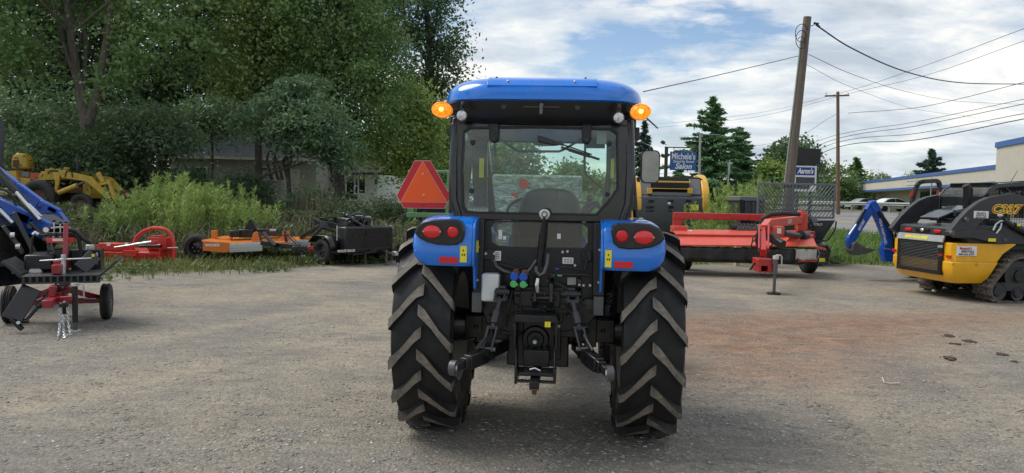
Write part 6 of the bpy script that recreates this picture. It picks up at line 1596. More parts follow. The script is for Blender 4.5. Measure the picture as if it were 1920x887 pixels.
# tongue: pivot tower, swing arm, drop leg
pv = MB(); a, b = m_(1493, 400, -0.05), m_(1508, 432, -0.05); pv.bb((a.x, -0.20, b.z), (b.x+0.02, 0.05, a.z+0.01)); pv.cyl(((a.x+b.x)/2, -0.1, a.z+0.0), ((a.x+b.x)/2, -0.1, a.z+0.06), 0.09, n=18)
pv.build('pivot_tower', 'faded_red', MC, 0.01)
T0 = V((m_(1500, 415, -0.15).x, -0.15, m_(1500, 412, -0.15).z)); T1 = m_(1440, 419, -2.2); T2 = m_(1432, 430, -2.9); T3 = m_(1431, 485, -3.7)
tg = MB(); tg.bar(T0, T1, 0.15, 0.17).bar(T1, T2, 0.13, 0.17)
tgo = tg.build('swing_tongue', 'faded_red', MC, 0.012)
d_ = (T1-T0).normalized(); q = T0.lerp(T1, 0.48); sd_ = d_.cross(V((0, 0, 1))).normalized()
if sd_.y > 0: sd_ = -sd_
text('tongue_number', 'C310', 0.12, 'sticker_white', tgo, q+sd_*0.078, d_ if d_.x > 0 else -d_, (0, 0, 1), 0.001, 0.003)
dr = MB(); dr.bar(T2+V((0, 0.1, 0.02)), T3+V((0, 0, 0.10)), 0.10, 0.14).bar(T2+V((-0.085, 0, 0.06)), T3+V((-0.08, 0, 0.15)), 0.03, 0.09).bar(T2+V((0.085, 0, 0.06)), T3+V((0.08, 0, 0.15)), 0.03, 0.09)
dro = dr.build('drop_leg', 'red', MC, 0.008)
a, b = m_(1415.5, 485, -3.9), m_(1447, 511, -3.9)
hb = MB(); a.x += 0.05; ringprism(hb, rrect(a.x, b.x, b.z, a.z, 0.01), rrect(a.x+0.05, b.x-0.08, b.z+0.02, a.z-0.12, 0.01), -3.95, -3.55)
hbo = hb.build('hitch_box', 'red', MC, 0.006)
MB().bb((a.x+0.05, -3.60, b.z+0.015), (b.x-0.08, -3.56, a.z-0.11)).build('hitch_socket', 'void', hbo)
for k in range(5): MB().cyl((a.x+0.03+0.055*k, -3.95, a.z-0.04), (a.x+0.03+0.055*k, -3.962, a.z-0.04), 0.012, n=6).build('bolt', 'rust', hbo)
q = m_(1449, 500, -3.85); MB().bb((q.x-0.02, -3.9, q.z-0.08), (q.x+0.03, -3.75, q.z+0.08)).build('hitch_ear', 'red', hbo, 0.004)
q = m_(1413, 498, -3.8); MB().bar(q+V((0.02, 0, 0.05)), q+V((-0.06, 0, -0.08)), 0.04, 0.03).build('hitch_hook', 'black', hbo)
# jack
jp = m_(1452, 553, -4.0); jx = jp.x; jt = m_(1452, 486, -4.0).z
jk = MB(); jk.cyl((jx-0.01, -4.0, 0.03), (jx-0.005, -4.0, 0.36), 0.026, n=12).cyl((jx-0.005, -4.0, 0.34), (jx, -4.0, jt), 0.040, n=14)
jko = jk.build('jack', 'grey_metal', MC, 0.003)
MB().cyl((jx-0.01, -4.0, 0.0), (jx-0.01, -4.0, 0.028), 0.115, n=22).build('jack_foot', 'black', jko, 0.004)
MB().cyl((jx, -4.0, jt), (jx, -4.0, jt+0.06), 0.05, n=14).tube([(jx, -4.0, jt+0.07), (jx+0.08, -4.0, jt+0.07), (jx+0.10, -4.0, jt+0.04), (jx+0.10, -4.0, jt-0.12)], 0.012, 6).build('jack_crank', 'canvas_white', jko)
MB().bar((jx, -4.0, 0.55), (b.x, -3.8, 0.5), 0.06, 0.05).build('jack_bracket', 'red', jko)
# gearbox body, drive tubes
a, b = m_(1445, 424, -2.3), m_(1468, 442, -2.3); gbx = MB().bb((a.x, -2.4, b.z), (b.x, -1.9, a.z)).build('gearbox', 'faded_red', MC, 0.02)
q = m_(1461, 433, -2.41); MB().bb((q.x-0.04, -2.406, q.z-0.05), (q.x+0.04, -2.401, q.z+0.05)).build('decal', 'sticker_white', gbx)
MB().cyl(m_(1468, 437, -1.6), m_(1508, 445, -0.6), 0.07, n=16).cyl(m_(1500, 443, -0.8), m_(1516, 446, -0.5), 0.13, n=18).build('drive_shaft', 'charcoal', MC)
MB().cyl(m_(1440, 443, -2.6), m_(1468, 459, -2.9), 0.085, n=16).build('shaft_cone', 'canvas_black', MC)
MB().prism([(m_(1465, 450, -0.8).x, m_(1465, 455, -0.8).z), (m_(1475, 443, -.8).x, m_(1475, 443, -.8).z), (m_(1492, 444, -.8).x, m_(1492, 444, -.8).z), (m_(1500, 455, -.8).x, m_(1500, 455, -.8).z)], -1.0, -0.5).build('gear_guard', 'faded_red', MC, 0.01)
a, b = m_(1478, 432, -0.3), m_(1520, 460, -0.3)
MB().bb((b.x-0.35, -0.55, b.z), (b.x, -0.2, a.z)).build('end_housing', 'red', MC, 0.015)
# hoses
HL = [([(1500, 402), (1470, 400), (1445, 402), (1430, 410), (1425, 425), (1428, 445)], -1.6, 0.045), ([(1425, 430), (1420, 450), (1425, 470), (1432, 480)], -3.0, 0.05), ([(1424, 440), (1410, 455), (1406, 470), (1414, 472), (1420, 460)], -3.0, 0.012), ([(1422, 436), (1412, 445), (1408, 465), (1418, 475)], -3.1, 0.012),
      ([(1512, 405), (1522, 420), (1526, 440), (1530, 455)], -0.1, 0.018), ([(1510, 408), (1518, 425), (1520, 445), (1532, 458)], -0.1, 0.016), ([(1508, 402), (1520, 410), (1528, 430), (1527, 450)], -0.05, 0.014), ([(1436, 480), (1444, 465), (1450, 455), (1446, 446)], -3.2, 0.016), ([(1433, 510), (1438, 520), (1444, 516), (1447, 508)], -3.9, 0.004), ([(1424, 512), (1436, 526), (1446, 514)], -3.9, 0.003)]
for pts, y, r in HL: MB().tube([m_(a, b, y) for a, b in pts], r, 8).build('hose', 'hose', MC)
MB().tube([m_(1533, 466, -.9), m_(1537, 474, -.9), m_(1534, 482, -.9), m_(1530, 490, -.9)], 0.01, 6).build('safety_chain', 'zinc', MC)

# ---------------------------------------------------------------- yellow and black round baler
BAb = P(1258, 440, 24)
BA = Th('round_baler', 'yellow and black round baler standing behind the red mower', 'baler', (BAb.x, 24, 0), R(-2))
b_ = lambda px, py, y=0.0: BA.y(px, py, y)
xa, xb = b_(1192, 400).x, b_(1322, 400).x
tl_, bl_ = b_(1258, 365).z, b_(1258, 455).z
hull = MB(); prf = [(0.0, bl_-0.1), (-0.12, bl_+0.2), (-0.16, (tl_+bl_)/2), (-0.10, tl_-0.1), (0.05, tl_), (1.8, tl_), (2.0, (tl_+bl_)/2), (1.8, bl_-0.1)]
hull.prism(prf, xa+0.03, xb-0.03, 'x'); bo = hull.build('rear_gate', 'dark_grey_paint', BA, 0.02)
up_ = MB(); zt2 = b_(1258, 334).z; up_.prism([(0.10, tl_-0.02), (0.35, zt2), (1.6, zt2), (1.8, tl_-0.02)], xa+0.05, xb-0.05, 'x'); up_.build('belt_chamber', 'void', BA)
for px in (1212, 1305):
    a, b = b_(px-10, 337, 0.05), b_(px+10, 365, 0.0); o = MB(); o.prism([(0.02, b.z), (0.30, a.z+0.03), (0.55, a.z+0.03), (0.5, b.z)], a.x, b.x, 'x'); o.build('grey_panel', 'grey_paint', BA, 0.01)
for py, th in ((341, 4.5), (354, 3)):
    a, b = b_(1222, py-th/2, 0.05), b_(1296, py+th/2, 0.05); MB().bb((a.x, 0.05, b.z), (b.x, 0.2, a.z)).build('yellow_roll', 'baler_yellow', BA, 0.01)
MB().bb((b_(1222, 365, 0).x, -0.02, b_(1222, 366, 0).z), (b_(1296, 366, 0).x, 0.2, b_(1222, 360, 0).z)).build('sill', 'grey_paint', BA)
for px in (1219, 1295): q = b_(px, 358, 0.0); MB().bb((q.x-0.09, -0.05, q.z-0.09), (q.x+0.06, 0.1, q.z+0.09)).build('bracket', 'baler_yellow', BA, 0.01)
MB().bb((xa+0.1, 0.4, zt2), (xb-0.1, 0.7, zt2+0.05)).build('top_bar', 'charcoal', BA)
for sx, px, pt in ((-1, 1195, 328), (1, 1322, 326)):
    cx_ = b_(px, 400).x; o = MB(); zt3 = b_(px, pt).z
    zc_ = (zt3+0.35)/2; rz_ = (zt3-0.35)/2
    rows = [(1.0+1.15*math.cos(a), zc_+rz_*math.sin(a)) for a in [2*PI*k/32 for k in range(32)]]
    o.prism(rows, cx_-0.12, cx_+0.12, 'x'); o.build('side_shield', 'baler_yellow', BA, 0.04, seg=3)
for gx_ in (1218, 1255, 1288):
    for j, rw in enumerate(((-3.5, 0, 3.5), (-8, -3.5, 0, 3.5), (-8, -3.5, 0, 3.5)) if gx_ != 1255 else ((-3.5, 0, 3.5), (-3.5, 0, 3.5), (-3.5, 0))):
        for dx in rw:
            q = b_(gx_+dx+3, (377, 388.5, 395.5)[j], -0.15); MB().bb((q.x-0.017, -0.175, q.z-(0.035 if j < 2 else 0.018)), (q.x+0.017, -0.12, q.z+(0.035 if j < 2 else 0.018))).build('vent_slot', 'void', bo)
q = b_(1255, 382, -0.16); MB().ball((q.x, -0.17, q.z), (0.055, 0.03, 0.055), 14, 8).build('round_lamp', 'canvas_white', bo)
q = b_(1303, 389, -0.17); o = MB().bb((q.x-0.13, -0.19, q.z-0.09), (q.x+0.11, -0.15, q.z+0.09)).build('warning_plate', 'sticker_yellow', bo); MB().bb((q.x+0.06, -0.195, q.z-0.03), (q.x+0.11, -0.19, q.z+0.03)).build('label', 'sticker_white', o)
q = b_(1202, 410, -0.17); MB().bb((q.x-0.06, -0.17, q.z-0.03), (q.x+0.06, -0.13, q.z+0.03)).build('label', 'sticker_white', bo)
for px in (1200, 1312): q = b_(px, 450); tyre_on(BA, (q.x, 0.9, 0.5), (1 if px > 1250 else -1, 0, 0), 0.5, 0.34, 0.25, 'wheel', 'rubber', 'baler_yellow', nuts=0)
q = b_(1300, 424, -0.1); MB().bb((q.x-0.28, -0.1, q.z-0.14), (q.x+0.16, 0.1, q.z+0.1)).build('lower_guard', 'old_yellow', BA, 0.02)
r_ = random.Random(8)
for k in range(10):
    q = b_(r_.uniform(1195, 1250), r_.uniform(430, 452), -0.15); MB().tube([q, q+V((r_.uniform(-.2, .2), 0, r_.uniform(-.15, .05))), q+V((r_.uniform(-.3, .3), 0, r_.uniform(-.25, -.1)))], 0.018, 6).build('hose', 'hose', BA)

# ---------------------------------------------------------------- grey spreader with punched grille
NSb = P(1494, 470, 18.6)
NS = Th('spreader', 'grey and black spreader with slotted tailgate grille lettered NITRO', 'spreader', (NSb.x, 18.6, 0), R(-5))
n_ = lambda px, py, y=0.0: NS.y(px, py, y)
c00, c10, c01 = n_(1421, 342), n_(1567, 341), n_(1421, 411)
gx0, gx1, gz1, gz0 = c00.x, c10.x, c00.z, n_(1494, 409).z
gf = MB(); ringprism(gf, [(gx0, gz0), (gx1, gz0), (gx1, gz1), (gx0, gz1)], [(gx0+0.04, gz0+0.05), (gx1-0.04, gz0+0.05), (gx1-0.04, gz1-0.05), (gx0+0.04, gz1-0.05)], -0.03, 0.03)
gfo = gf.build('tailgate_frame', 'grey_paint', NS, 0.005)
# slanted slats: left panel leans one way, right panel the other, a steeper fan between
W_, Hh = gx1-gx0-0.08, gz1-gz0-0.10
def clipseg(x0, z0, dx, dz, X0, X1, Z0, Z1):
    ts = []
    t0, t1 = -10, 10
    for p, d, a, b in ((x0, dx, X0, X1), (z0, dz, Z0, Z1)):
        if abs(d) < 1e-9:
            if not a <= p <= b: return None
            continue
        ta, tb3 = (a-p)/d, (b-p)/d
        if ta > tb3: ta, tb3 = tb3, ta
        t0, t1 = max(t0, ta), min(t1, tb3)
    return None if t1-t0 < 0.05 else (x0+dx*t0, z0+dz*t0, x0+dx*t1, z0+dz*t1)
X0, X1, Z0, Z1 = gx0+0.03, gx1-0.03, gz0+0.04, gz1-0.04
xm = X0+(X1-X0)*0.46
for k in range(34):
    for (xa_, xb_, sl) in ((X0, xm, -1.0), (xm, X1, 1.15)):
        s_ = clipseg(xa_-0.9+0.085*k, Z0, sl/abs(sl)*0.72 if sl > 0 else -0.72, 1.0, xa_, xb_, Z0, Z1) if sl > 0 else clipseg(xa_+0.085*k, Z0, -0.72, 1.0, xa_, xb_, Z0, Z1)
        if s_: MB().bar((s_[0], 0, s_[1]), (s_[2], 0, s_[3]), 0.016, 0.060, (0, 1, 0)).build('slat', 'grey_paint', gfo)
for z in (Z0+(Z1-Z0)*0.36, Z0+(Z1-Z0)*0.20, Z0+(Z1-Z0)*0.62): MB().bb((X0, -0.008, z-0.02), (X1, 0.006, z+0.02)).build('cross_bar', 'grey_paint', gfo)
MB().bb((xm-0.03, -0.012, Z0), (xm+0.03, 0.012, Z1)).build('centre_bar', 'grey_paint', gfo)
q = n_(1493, 349); MB().bb((q.x-0.34, -0.02, q.z-0.075), (q.x+0.32, 0.015, q.z+0.075)).build('name_plate', 'grey_paint', gfo)
text('name_lettering', 'NITRO', 0.15, 'ink', gfo, (q.x, -0.0215, q.z), (1, 0, 0), (0, 0, 1), 0.001, 0.004, 0, 'CENTER', 0.6)
sl_ = MB().bb((gx0-0.02, -0.08, gz0-0.10), (gx0+1.45, 0.05, gz0-0.005)).build('sill_beam', 'grey_paint', NS, 0.006)
for k in range(9): MB().bb((gx0+0.32+0.075*k, -0.084, gz0-0.045), (gx0+0.365+0.075*k, -0.079, gz0-0.025)).build('slot', 'void', sl_)
MB().bb((gx0+0.72, -0.09, gz0-0.085), (gx0+0.80, -0.08, gz0-0.05)).build('red_marker', 'reflector_red', sl_)
# hopper
ho_ = MB(); xl, xr = n_(1440, 420).x, n_(1567, 412).x
ho_.loft([[(xl, 0.0, gz0-0.11), (xr, 0.0, gz0-0.03), (xr, 2.4, gz0-0.03), (xl, 2.4, gz0-0.11)], [(n_(1470, 452).x, 0.25, n_(1470, 452).z), (n_(1548, 452).x, 0.25, n_(1548, 452).z), (n_(1548, 452).x, 2.0, n_(1548, 452).z), (n_(1470, 452).x, 2.0, n_(1470, 452).z)]])
hpo = ho_.build('hopper', 'dark_grey_paint', NS, 0.01)
q = n_(1530, 421, 0.05); text('name_lettering', 'NITRO', 0.09, 'sticker_white', hpo, (q.x, n_(1530, 421).y+0.02, q.z), (1, 0, 0), (0, -0.35, 1), 0.001, 0.002, 0.2)
MB().bb((n_(1500, 456).x, -0.05, n_(1500, 452).z), (n_(1550, 456).x, 0.3, n_(1500, 449).z)).build('hopper_lip', 'charcoal', hpo)
a, b = n_(1508, 458, -0.1), n_(1553, 496, -0.1)
bx_ = MB().bb((a.x, -0.12, b.z), (b.x, 0.6, a.z)).build('control_cabinet', 'dark_grey_paint', NS, 0.02)
for r0_ in range(3):
    for k in range(6):
        q = n_(1520+5.5*k, 463+8*r0_, -0.12); MB().box((q.x, -0.125, q.z), (0.02, 0.012, 0.08), (0, 0.35, 0)).build('vent_slot', 'void', bx_)
q = n_(1540, 487, -0.13); MB().bb((q.x-0.09, -0.13, q.z-0.05), (q.x+0.09, -0.121, q.z+0.04)).build('warning_plate', 'sticker_yellow', bx_)
MB().tube([n_(1550, 460, -.15), n_(1556, 470, -.15), n_(1552, 485, -.15), n_(1562, 492, -.2), n_(1572, 493, -.2)], 0.03, 8).tube([n_(1568, 415, 0), n_(1566, 430, 0), n_(1560, 440, 0), n_(1552, 450, 0)], 0.02, 8).build('hose', 'hose', NS)
for px in (1465, 1545): q = n_(px, 480); tyre_on(NS, (q.x, 1.2, 0.5), (1 if px > 1500 else -1, 0, 0), 0.5, 0.35, 0.26, 'wheel', 'rubber', 'grey_paint', nuts=0)
MB().bb((n_(1465, 480).x, 0.5, 0.40), (n_(1545, 480).x, 2.0, 0.72)).build('undercarriage', 'black', NS)
# grey dump box at its left
DB = Th('dump_box', 'dark grey steel dump box left of the slotted grille', 'dump box', (P(1403, 400, 21).x, 21, 0), R(-4))
d2 = lambda px, py, y=0.0: DB.y(px, py, y)
a, b = d2(1386, 368), d2(1432, 422)
o = MB().bb((a.x+0.06, 0, b.z-0.1), (b.x, 1.8, a.z-0.12)).build('box_side', 'dark_grey_paint', DB, 0.01)
MB().bb((a.x, -0.06, a.z-0.13), (b.x, 1.85, a.z)).build('top_rim', 'grey_paint', DB, 0.02)
for px in (1398, 1412): q = d2(px, 395, -0.03); MB().bb((q.x-0.03, -0.05, b.z-0.05), (q.x+0.03, -0.002, a.z-0.14)).build('rib', 'dark_grey_paint', o)
MB().prism([(a.x, a.z-0.1), (a.x+0.1, a.z-0.1), (a.x+0.22, b.z), (a.x+0.05, b.z)], -0.08, 0.0).build('hinge_arm', 'black', DB)
MB().bb((a.x+0.2, 0.2, 0.0), (a.x+0.4, 1.6, b.z-0.1)).bb((b.x-0.3, 0.2, 0.0), (b.x-0.1, 1.6, b.z-0.1)).build('support', 'charcoal', DB)
BP = Th('timber_plank', 'pale timber plank lying behind the red mower beam', 'plank', (P(1401, 425, 18.0).x, 18.0, 0), 0)
a, b = BP.y(1379, 421), BP.y(1420, 429); MB().bb((a.x, 0, b.z), (b.x+0.3, 0.25, a.z)).build('plank_board', 'wood', BP, 0.006)
for x in (a.x+0.1, b.x+0.1): MB().bb((x-0.05, 0.03, 0), (x+0.05, 0.2, b.z)).build('plank_support', 'wood', BP)

# ---------------------------------------------------------------- compact tractor with backhoe behind the track loader
CB = Th('compact_backhoe_tractor', 'blue compact tractor with backhoe arm and black roll bar behind the track loader', 'tractor', (P(1730, 480, 15.6).x, 15.6, 0), R(4))
k_ = lambda px, py, y=0.0: CB.y(px, py, y)
def kpoly(pts, y0, y1, nm, mm, parent=None, bev=0.006):
    mb = MB(); a = [k_(x, y, 0) for x, y in pts]
    mb.loft([[(p.x, y0, p.z) for p in a], [(p.x, y1, p.z) for p in a]]); return mb.build(nm, mm, parent or CB, bev)
dip = kpoly([(1632, 376), (1640, 378), (1642, 388), (1612, 434), (1604, 448), (1594, 462), (1589, 460), (1588, 446), (1598, 430), (1618, 398)], -0.06, 0.06, 'dipper_arm', 'blue_loader')
boo = kpoly([(1628, 380), (1638, 375.5), (1648, 392), (1662, 420), (1672, 440), (1672, 462), (1688, 466), (1688, 490), (1656, 490), (1652, 470), (1658, 450), (1646, 420), (1636, 398)], -0.09, 0.09, 'boom', 'blue_loader')
D0, D1 = k_(1652, 415, -0.1), k_(1660, 448, -0.1)
text('boom_lettering', 'NEW HOLLAND', 0.075, 'sticker_white', boo, k_(1656, 434, -0.0915), D1-D0, V((D1-D0).cross(V((0, 1, 0))))*-1, 0.001, 0.002)
D0, D1 = k_(1610, 436, -0.06), k_(1626, 408, -0.06)
text('dipper_lettering', '905GBL', 0.075, 'sticker_white', dip, k_(1615, 422, -0.062), D1-D0, V((D1-D0).cross(V((0, 1, 0))))*-1, 0.001, 0.002)
kpoly([(1593, 456), (1598, 452), (1616, 464), (1637, 467), (1620, 474), (1600, 478), (1592, 470)], -0.16, 0.16, 'digging_bucket', 'grey_metal')
kpoly([(1586, 450), (1596, 448), (1600, 462), (1590, 464)], -0.05, 0.05, 'bucket_link', 'blue_loader')
MB().cyl(k_(1622, 392, -0.08), k_(1606, 420, -0.08), 0.032, n=12).build('dipper_cylinder', 'black', dip); MB().cyl(k_(1606, 420, -0.08), k_(1592, 440, -0.08), 0.018, n=10).build('cylinder_rod', 'zinc', dip)
MB().cyl(k_(1648, 396, -0.12), k_(1670, 430, -0.12), 0.036, n=12).tube([k_(1670, 430, -.12), k_(1674, 450, -.1), k_(1674, 466, -.08)], 0.03, 8).build('boom_cylinder', 'black', boo)
MB().tube([k_(1636, 378, .1), k_(1644, 384, .1), k_(1656, 405, .1), k_(1672, 428, .1), k_(1676, 455, .1)], 0.02, 8).build('hose', 'hose', boo)
kpoly([(1672, 456), (1696, 452), (1698, 484), (1690, 492), (1672, 488)], -0.25, 0.25, 'swing_post', 'blue_loader')
MB().tube([k_(1679, 462, -.2), k_(1679, 434, -.2), k_(1682, 430, -.2), k_(1694, 431, -.2), k_(1696, 436, -.2)], 0.022, 8).build('guard_rail', 'black', CB)
for x0_, nm in ((1660, 'zinc'),): MB().bar(k_(1658, 466, -0.12), k_(1672, 468, -0.12), 0.03, 0.03).build('pin_bar', nm, CB)
rp = MB(); L_ = [(1706, 438), (1708, 400), (1712, 372), (1718, 350), (1723, 343), (1730, 340.5), (1754, 339), (1760, 341), (1762, 350), (1759, 372), (1754, 392), (1750, 412)]
pts = [k_(x, y, -0.3 if i < 6 else 0.35*min(1, (i-5)/2)-0.3) for i, (x, y) in enumerate(L_)]
for a, b in zip(pts, pts[1:]): rp.bar(a, b, 0.085, 0.07, (0, 1, 0))
rpo = rp.build('roll_bar', 'black_plastic', CB, 0.012)
for (a, b), mm, yy in ((((1708.5, 368), (1711.5, 358)), 'reflector_red', -0.345), (((1758, 372), (1759, 357)), 'reflector_red', 0.0), (((1761, 371), (1762, 361)), 'sticker_white', 0.0)):
    MB().bar(k_(*a, yy), k_(*b, yy), 0.045, 0.015, (0, 1, 0)).build('reflector_tape', mm, rpo)
q = k_(1702, 404, -0.35); MB().bb((q.x-0.14, -0.45, q.z-0.02), (q.x+0.10, -0.25, q.z+0.05)).bb((q.x-0.06, -0.4, q.z+0.05), (q.x+0.02, -0.3, q.z+0.2)).build('lamp_cluster', 'black', CB, 0.01)
q = k_(1697, 412, -0.35); MB().bb((q.x-0.14, -0.42, q.z-0.03), (q.x+0.24, -0.30, q.z+0.03)).build('tray', 'black', CB, 0.01)
se = MB(); a = k_(1760, 430); se.bb((a.x-0.25, -0.3, 0.85), (a.x+0.25, 0.3, 1.0)).bb((a.x+0.15, -0.3, 0.9), (a.x+0.27, 0.3, 1.45)); se.build('seat', 'black_plastic', CB, 0.05, seg=3)
MB().bb((k_(1690, 470).x, -0.25, 0.45), (k_(1690, 470).x+2.3, 0.25, 0.85)).build('chassis', 'black', CB, 0.02)
MB().bb((k_(1690, 470).x+1.3, -0.3, 0.85), (k_(1690, 470).x+2.4, 0.3, 1.25)).build('hood', 'blue_loader', CB, 0.08, seg=3)
for s in (-0.55, 0.55):
    tyre_on(CB, (k_(1750, 470).x, s, 0.42), (0, s, 0), 0.42, 0.28, 0.22, 'rear_wheel', 'rubber', 'white_paint', nuts=0)
    tyre_on(CB, (k_(1750, 470).x+1.45, s*0.9, 0.28), (0, s, 0), 0.28, 0.2, 0.15, 'front_wheel', 'rubber', 'white_paint', nuts=0)
MB().bb((k_(1690, 470).x+0.2, -0.3, 0.32), (k_(1690, 470).x+0.35, 0.3, 0.5)).build('stabiliser_frame', 'blue_loader', CB, 0.01)

# ---------------------------------------------------------------- yellow and black track loader
CT = Th('track_loader', 'yellow and charcoal compact track loader numbered C337 cut by the right edge', 'track loader', (7.10, 13.0, 0), R(6))
# local x forward (to the right), y away from the camera
l_ = lambda px, py, y=-0.82: CT.y(px, py, y)
lx = lambda px, py, x=0.0: CT.x(px, py, x)
yn, yf = -0.80, 0.80
# rubber tracks
def track(yc, wd, vis):
    x0_, x1_, rr = 0.62, 2.25, 0.26
    top, botr = 0.70, 0.0
    path = []
    # rounded trapezoid path: idler rear, drive sprocket high rear
    C1, r1 = (1.16, 0.45), 0.26     # drive sprocket, higher
    C2, r2 = (2.45, 0.27), 0.27     # front idler
    C3, r3 = (0.83, 0.21), 0.21     # rear idler on the ground
    def arc(c, r, a0, a1, n):
        return [(c[0]+r*math.cos(R(a0+(a1-a0)*i/n)), c[1]+r*math.sin(R(a0+(a1-a0)*i/n))) for i in range(n+1)]
    path = arc(C3, r3, 270, 148, 9)+arc(C1, r1+0.06, 132, 88, 7)+arc(C2, r2+0.02, 84, -90, 14)
    # resample
    L = []; tot = 0
    cl_ = path+[path[0]]
    seg = [math.dist(a, b) for a, b in zip(cl_, cl_[1:])]; tot = sum(seg)
    def at(d):
        d %= tot; j = 0
        while d > seg[j]: d -= seg[j]; j += 1
        a, b = cl_[j], cl_[j+1]; t = d/seg[j]; return V((a[0]+(b[0]-a[0])*t, a[1]+(b[1]-a[1])*t)), V((b[0]-a[0], b[1]-a[1])).normalized()
    m = MB(); N = 96; rings = []
    for i in range(N):
        p, t = at(tot*i/N); nrm = V((t.y, -t.x))
        cxy = V((1.6, 0.35))
        if nrm.dot(p-cxy) < 0: nrm = -nrm
        i_ = p-nrm*0.035
        rings.append([(p.x, yc-wd/2, p.y), (p.x, yc+wd/2, p.y), (i_.x, yc+wd/2, i_.y), (i_.x, yc-wd/2, i_.y)])
    m.loft(rings, closed=True)
    tro = m.build('track', 'track_rubber', CT, 0, 30)
    NT_ = 46
    for i in range(NT_):
        p, t = at(tot*(i+0.5)/NT_); nrm = V((t.y, -t.x))
        if nrm.dot(p-V((1.6, 0.35))) < 0: nrm = -nrm
        g_ = MB(); K = 8
        ring = []
        for k in range(K+1):
            yy = yc-wd/2+wd*k/K; off = 0.012*(1 if k % 2 else -1)
            a = p+t*(off-0.026); b = p+t*(off+0.026); c2 = p+t*(off+0.019)+nrm*0.030; d2_ = p+t*(off-0.019)+nrm*0.030
            ring.append([(q.x, yy, q.y) for q in (a, b, c2, d2_)])
        g_.loft(ring); g_.build('tread_block', 'track_rubber', tro)
    # wheels inside
    wl = MB(); wl.lathe([(-wd*0.35, 0.0), (-wd*0.35, 0.12), (-wd*0.3, 0.14), (-wd*0.3, r1-0.02), (wd*0.3, r1-0.02)], (C1[0], yc, C1[1]), (0, 1, 0), 28); wl.build('sprocket', 'charcoal', tro)
    MB().lathe([(-wd*0.42, 0), (-wd*0.42, 0.10), (-wd*0.3, 0.11)], (C1[0], yc, C1[1]), (0, 1, 0), 20).build('sprocket_hub', 'black', tro)
    for k in range(12):
        a = 2*PI*k/12; MB().bar((C1[0]+0.24*math.cos(a), yc-wd*0.1, C1[1]+0.24*math.sin(a)), (C1[0]+0.31*math.cos(a), yc-wd*0.1, C1[1]+0.31*math.sin(a)), 0.03, 0.05).build('sprocket_tooth', 'charcoal', tro)
    for cx_, r_2 in ((0.80, 0.15), (1.15, 0.11), (1.45, 0.11), (1.75, 0.11), (2.05, 0.11), (2.45, 0.23)):
        MB().lathe([(-wd*0.36, 0.0), (-wd*0.36, r_2*0.5), (-wd*0.3, r_2*0.6), (-wd*0.34, r_2), (wd*0.34, r_2)], (cx_, yc, r_2+0.038), (0, 1, 0), 20).build('track_roller', 'charcoal', tro)
    MB().bar((0.75, yc-wd*0.2, 0.26), (2.4, yc-wd*0.2, 0.26), 0.14, 0.10, (0, 1, 0)).build('track_frame', 'charcoal', tro, 0.01)
track(-0.76, 0.40, True); track(0.70, 0.40, False)
# body
ub = MB(); ub.bb((0.35, -0.54, 0.25), (2.6, 0.48, 0.75)); ub.build('lower_frame', 'black', CT, 0.02)
# yellow tail: wrapped bumper with lower and upper tier
def tail(z0, z1, out, nm, mm, x_end, xr=0.0, rad=0.10):
    yA, yB = -0.86, 0.80
    def ring(z, ins, xe): return [(xr+ins+rad, yA+ins, z), (xr+ins+rad*0.3, yA+ins+rad*0.3, z), (xr+ins, yA+ins+rad, z), (xr+ins, yB-ins-rad, z), (xr+ins+rad*0.3, yB-ins-rad*0.3, z), (xr+ins+rad, yB-ins, z), (xe, yB-ins, z), (xe, yA+ins, z)]
    mb = MB(); mb.loft([ring(z0, 0.10, x_end[0]-0.12), ring(z0+0.10, 0.035, x_end[0]-0.05), ring(z0+0.22, 0.0, x_end[0]), ring(z1-0.01, out, x_end[1]), ring(z1, out+0.01, x_end[1])])
    return mb.build(nm, mm, CT, 0.008)
tail(0.30, 0.66, 0.0, 'tail_bumper', 'yellow', (0.72, 0.80))
up2 = MB(); yA, yB = -0.85, 0.79
def ur(z, xe, i=0.02): return [(i+0.06, yA+0.01, z), (i, yA+0.07, z), (i, yB-0.07, z), (i+0.06, yB-0.01, z), (xe, yB-0.01, z), (xe, yA+0.01, z)]
up2.loft([ur(0.662, 0.80), ur(0.80, 0.90), ur(0.955, 1.12), ur(0.965, 1.12, 0.03)])
upo = up2.build('tail_cowl', 'yellow', CT, 0.008)
# rear grille
g0_, g1_ = -0.62, 0.56
gr = MB(); ringprism(gr, [(g0_, 0.42), (g1_, 0.42), (g1_, 0.97), (g0_, 0.97)], [(g0_+0.07, 0.47), (g1_-0.07, 0.47), (g1_-0.07, 0.94), (g0_+0.07, 0.94)], -0.035, 0.06, 'x')
gro = gr.build('rear_grille', 'black_plastic', CT, 0.006)
MB().bb((0.02, g0_+0.05, 0.45), (0.05, g1_-0.05, 0.99)).build('grille_back', 'void', gro)
for k in range(18):
    z = 0.485+0.026*k; MB().box((-0.012, (g0_+g1_)/2, z), (0.035, g1_-g0_-0.13, 0.008), (0, 0.35, 0)).build('louvre', 'grey_metal', gro)
tg_ = MB().box((-0.01, (g0_+g1_)/2, 1.018), (0.03, g1_-g0_+0.04, 0.115), (0, 0.3, 0)).build('grille_header', 'galvanized', CT, 0.004)
text('header_lettering', 'NEW HOLLAND', 0.075, 'sticker_yellow', tg_, (-0.0275, 0.06, 1.018), (0, -1, 0), (0.31, 0, 1), 0.001, 0.004, 0.15, 'CENTER', 0.62)
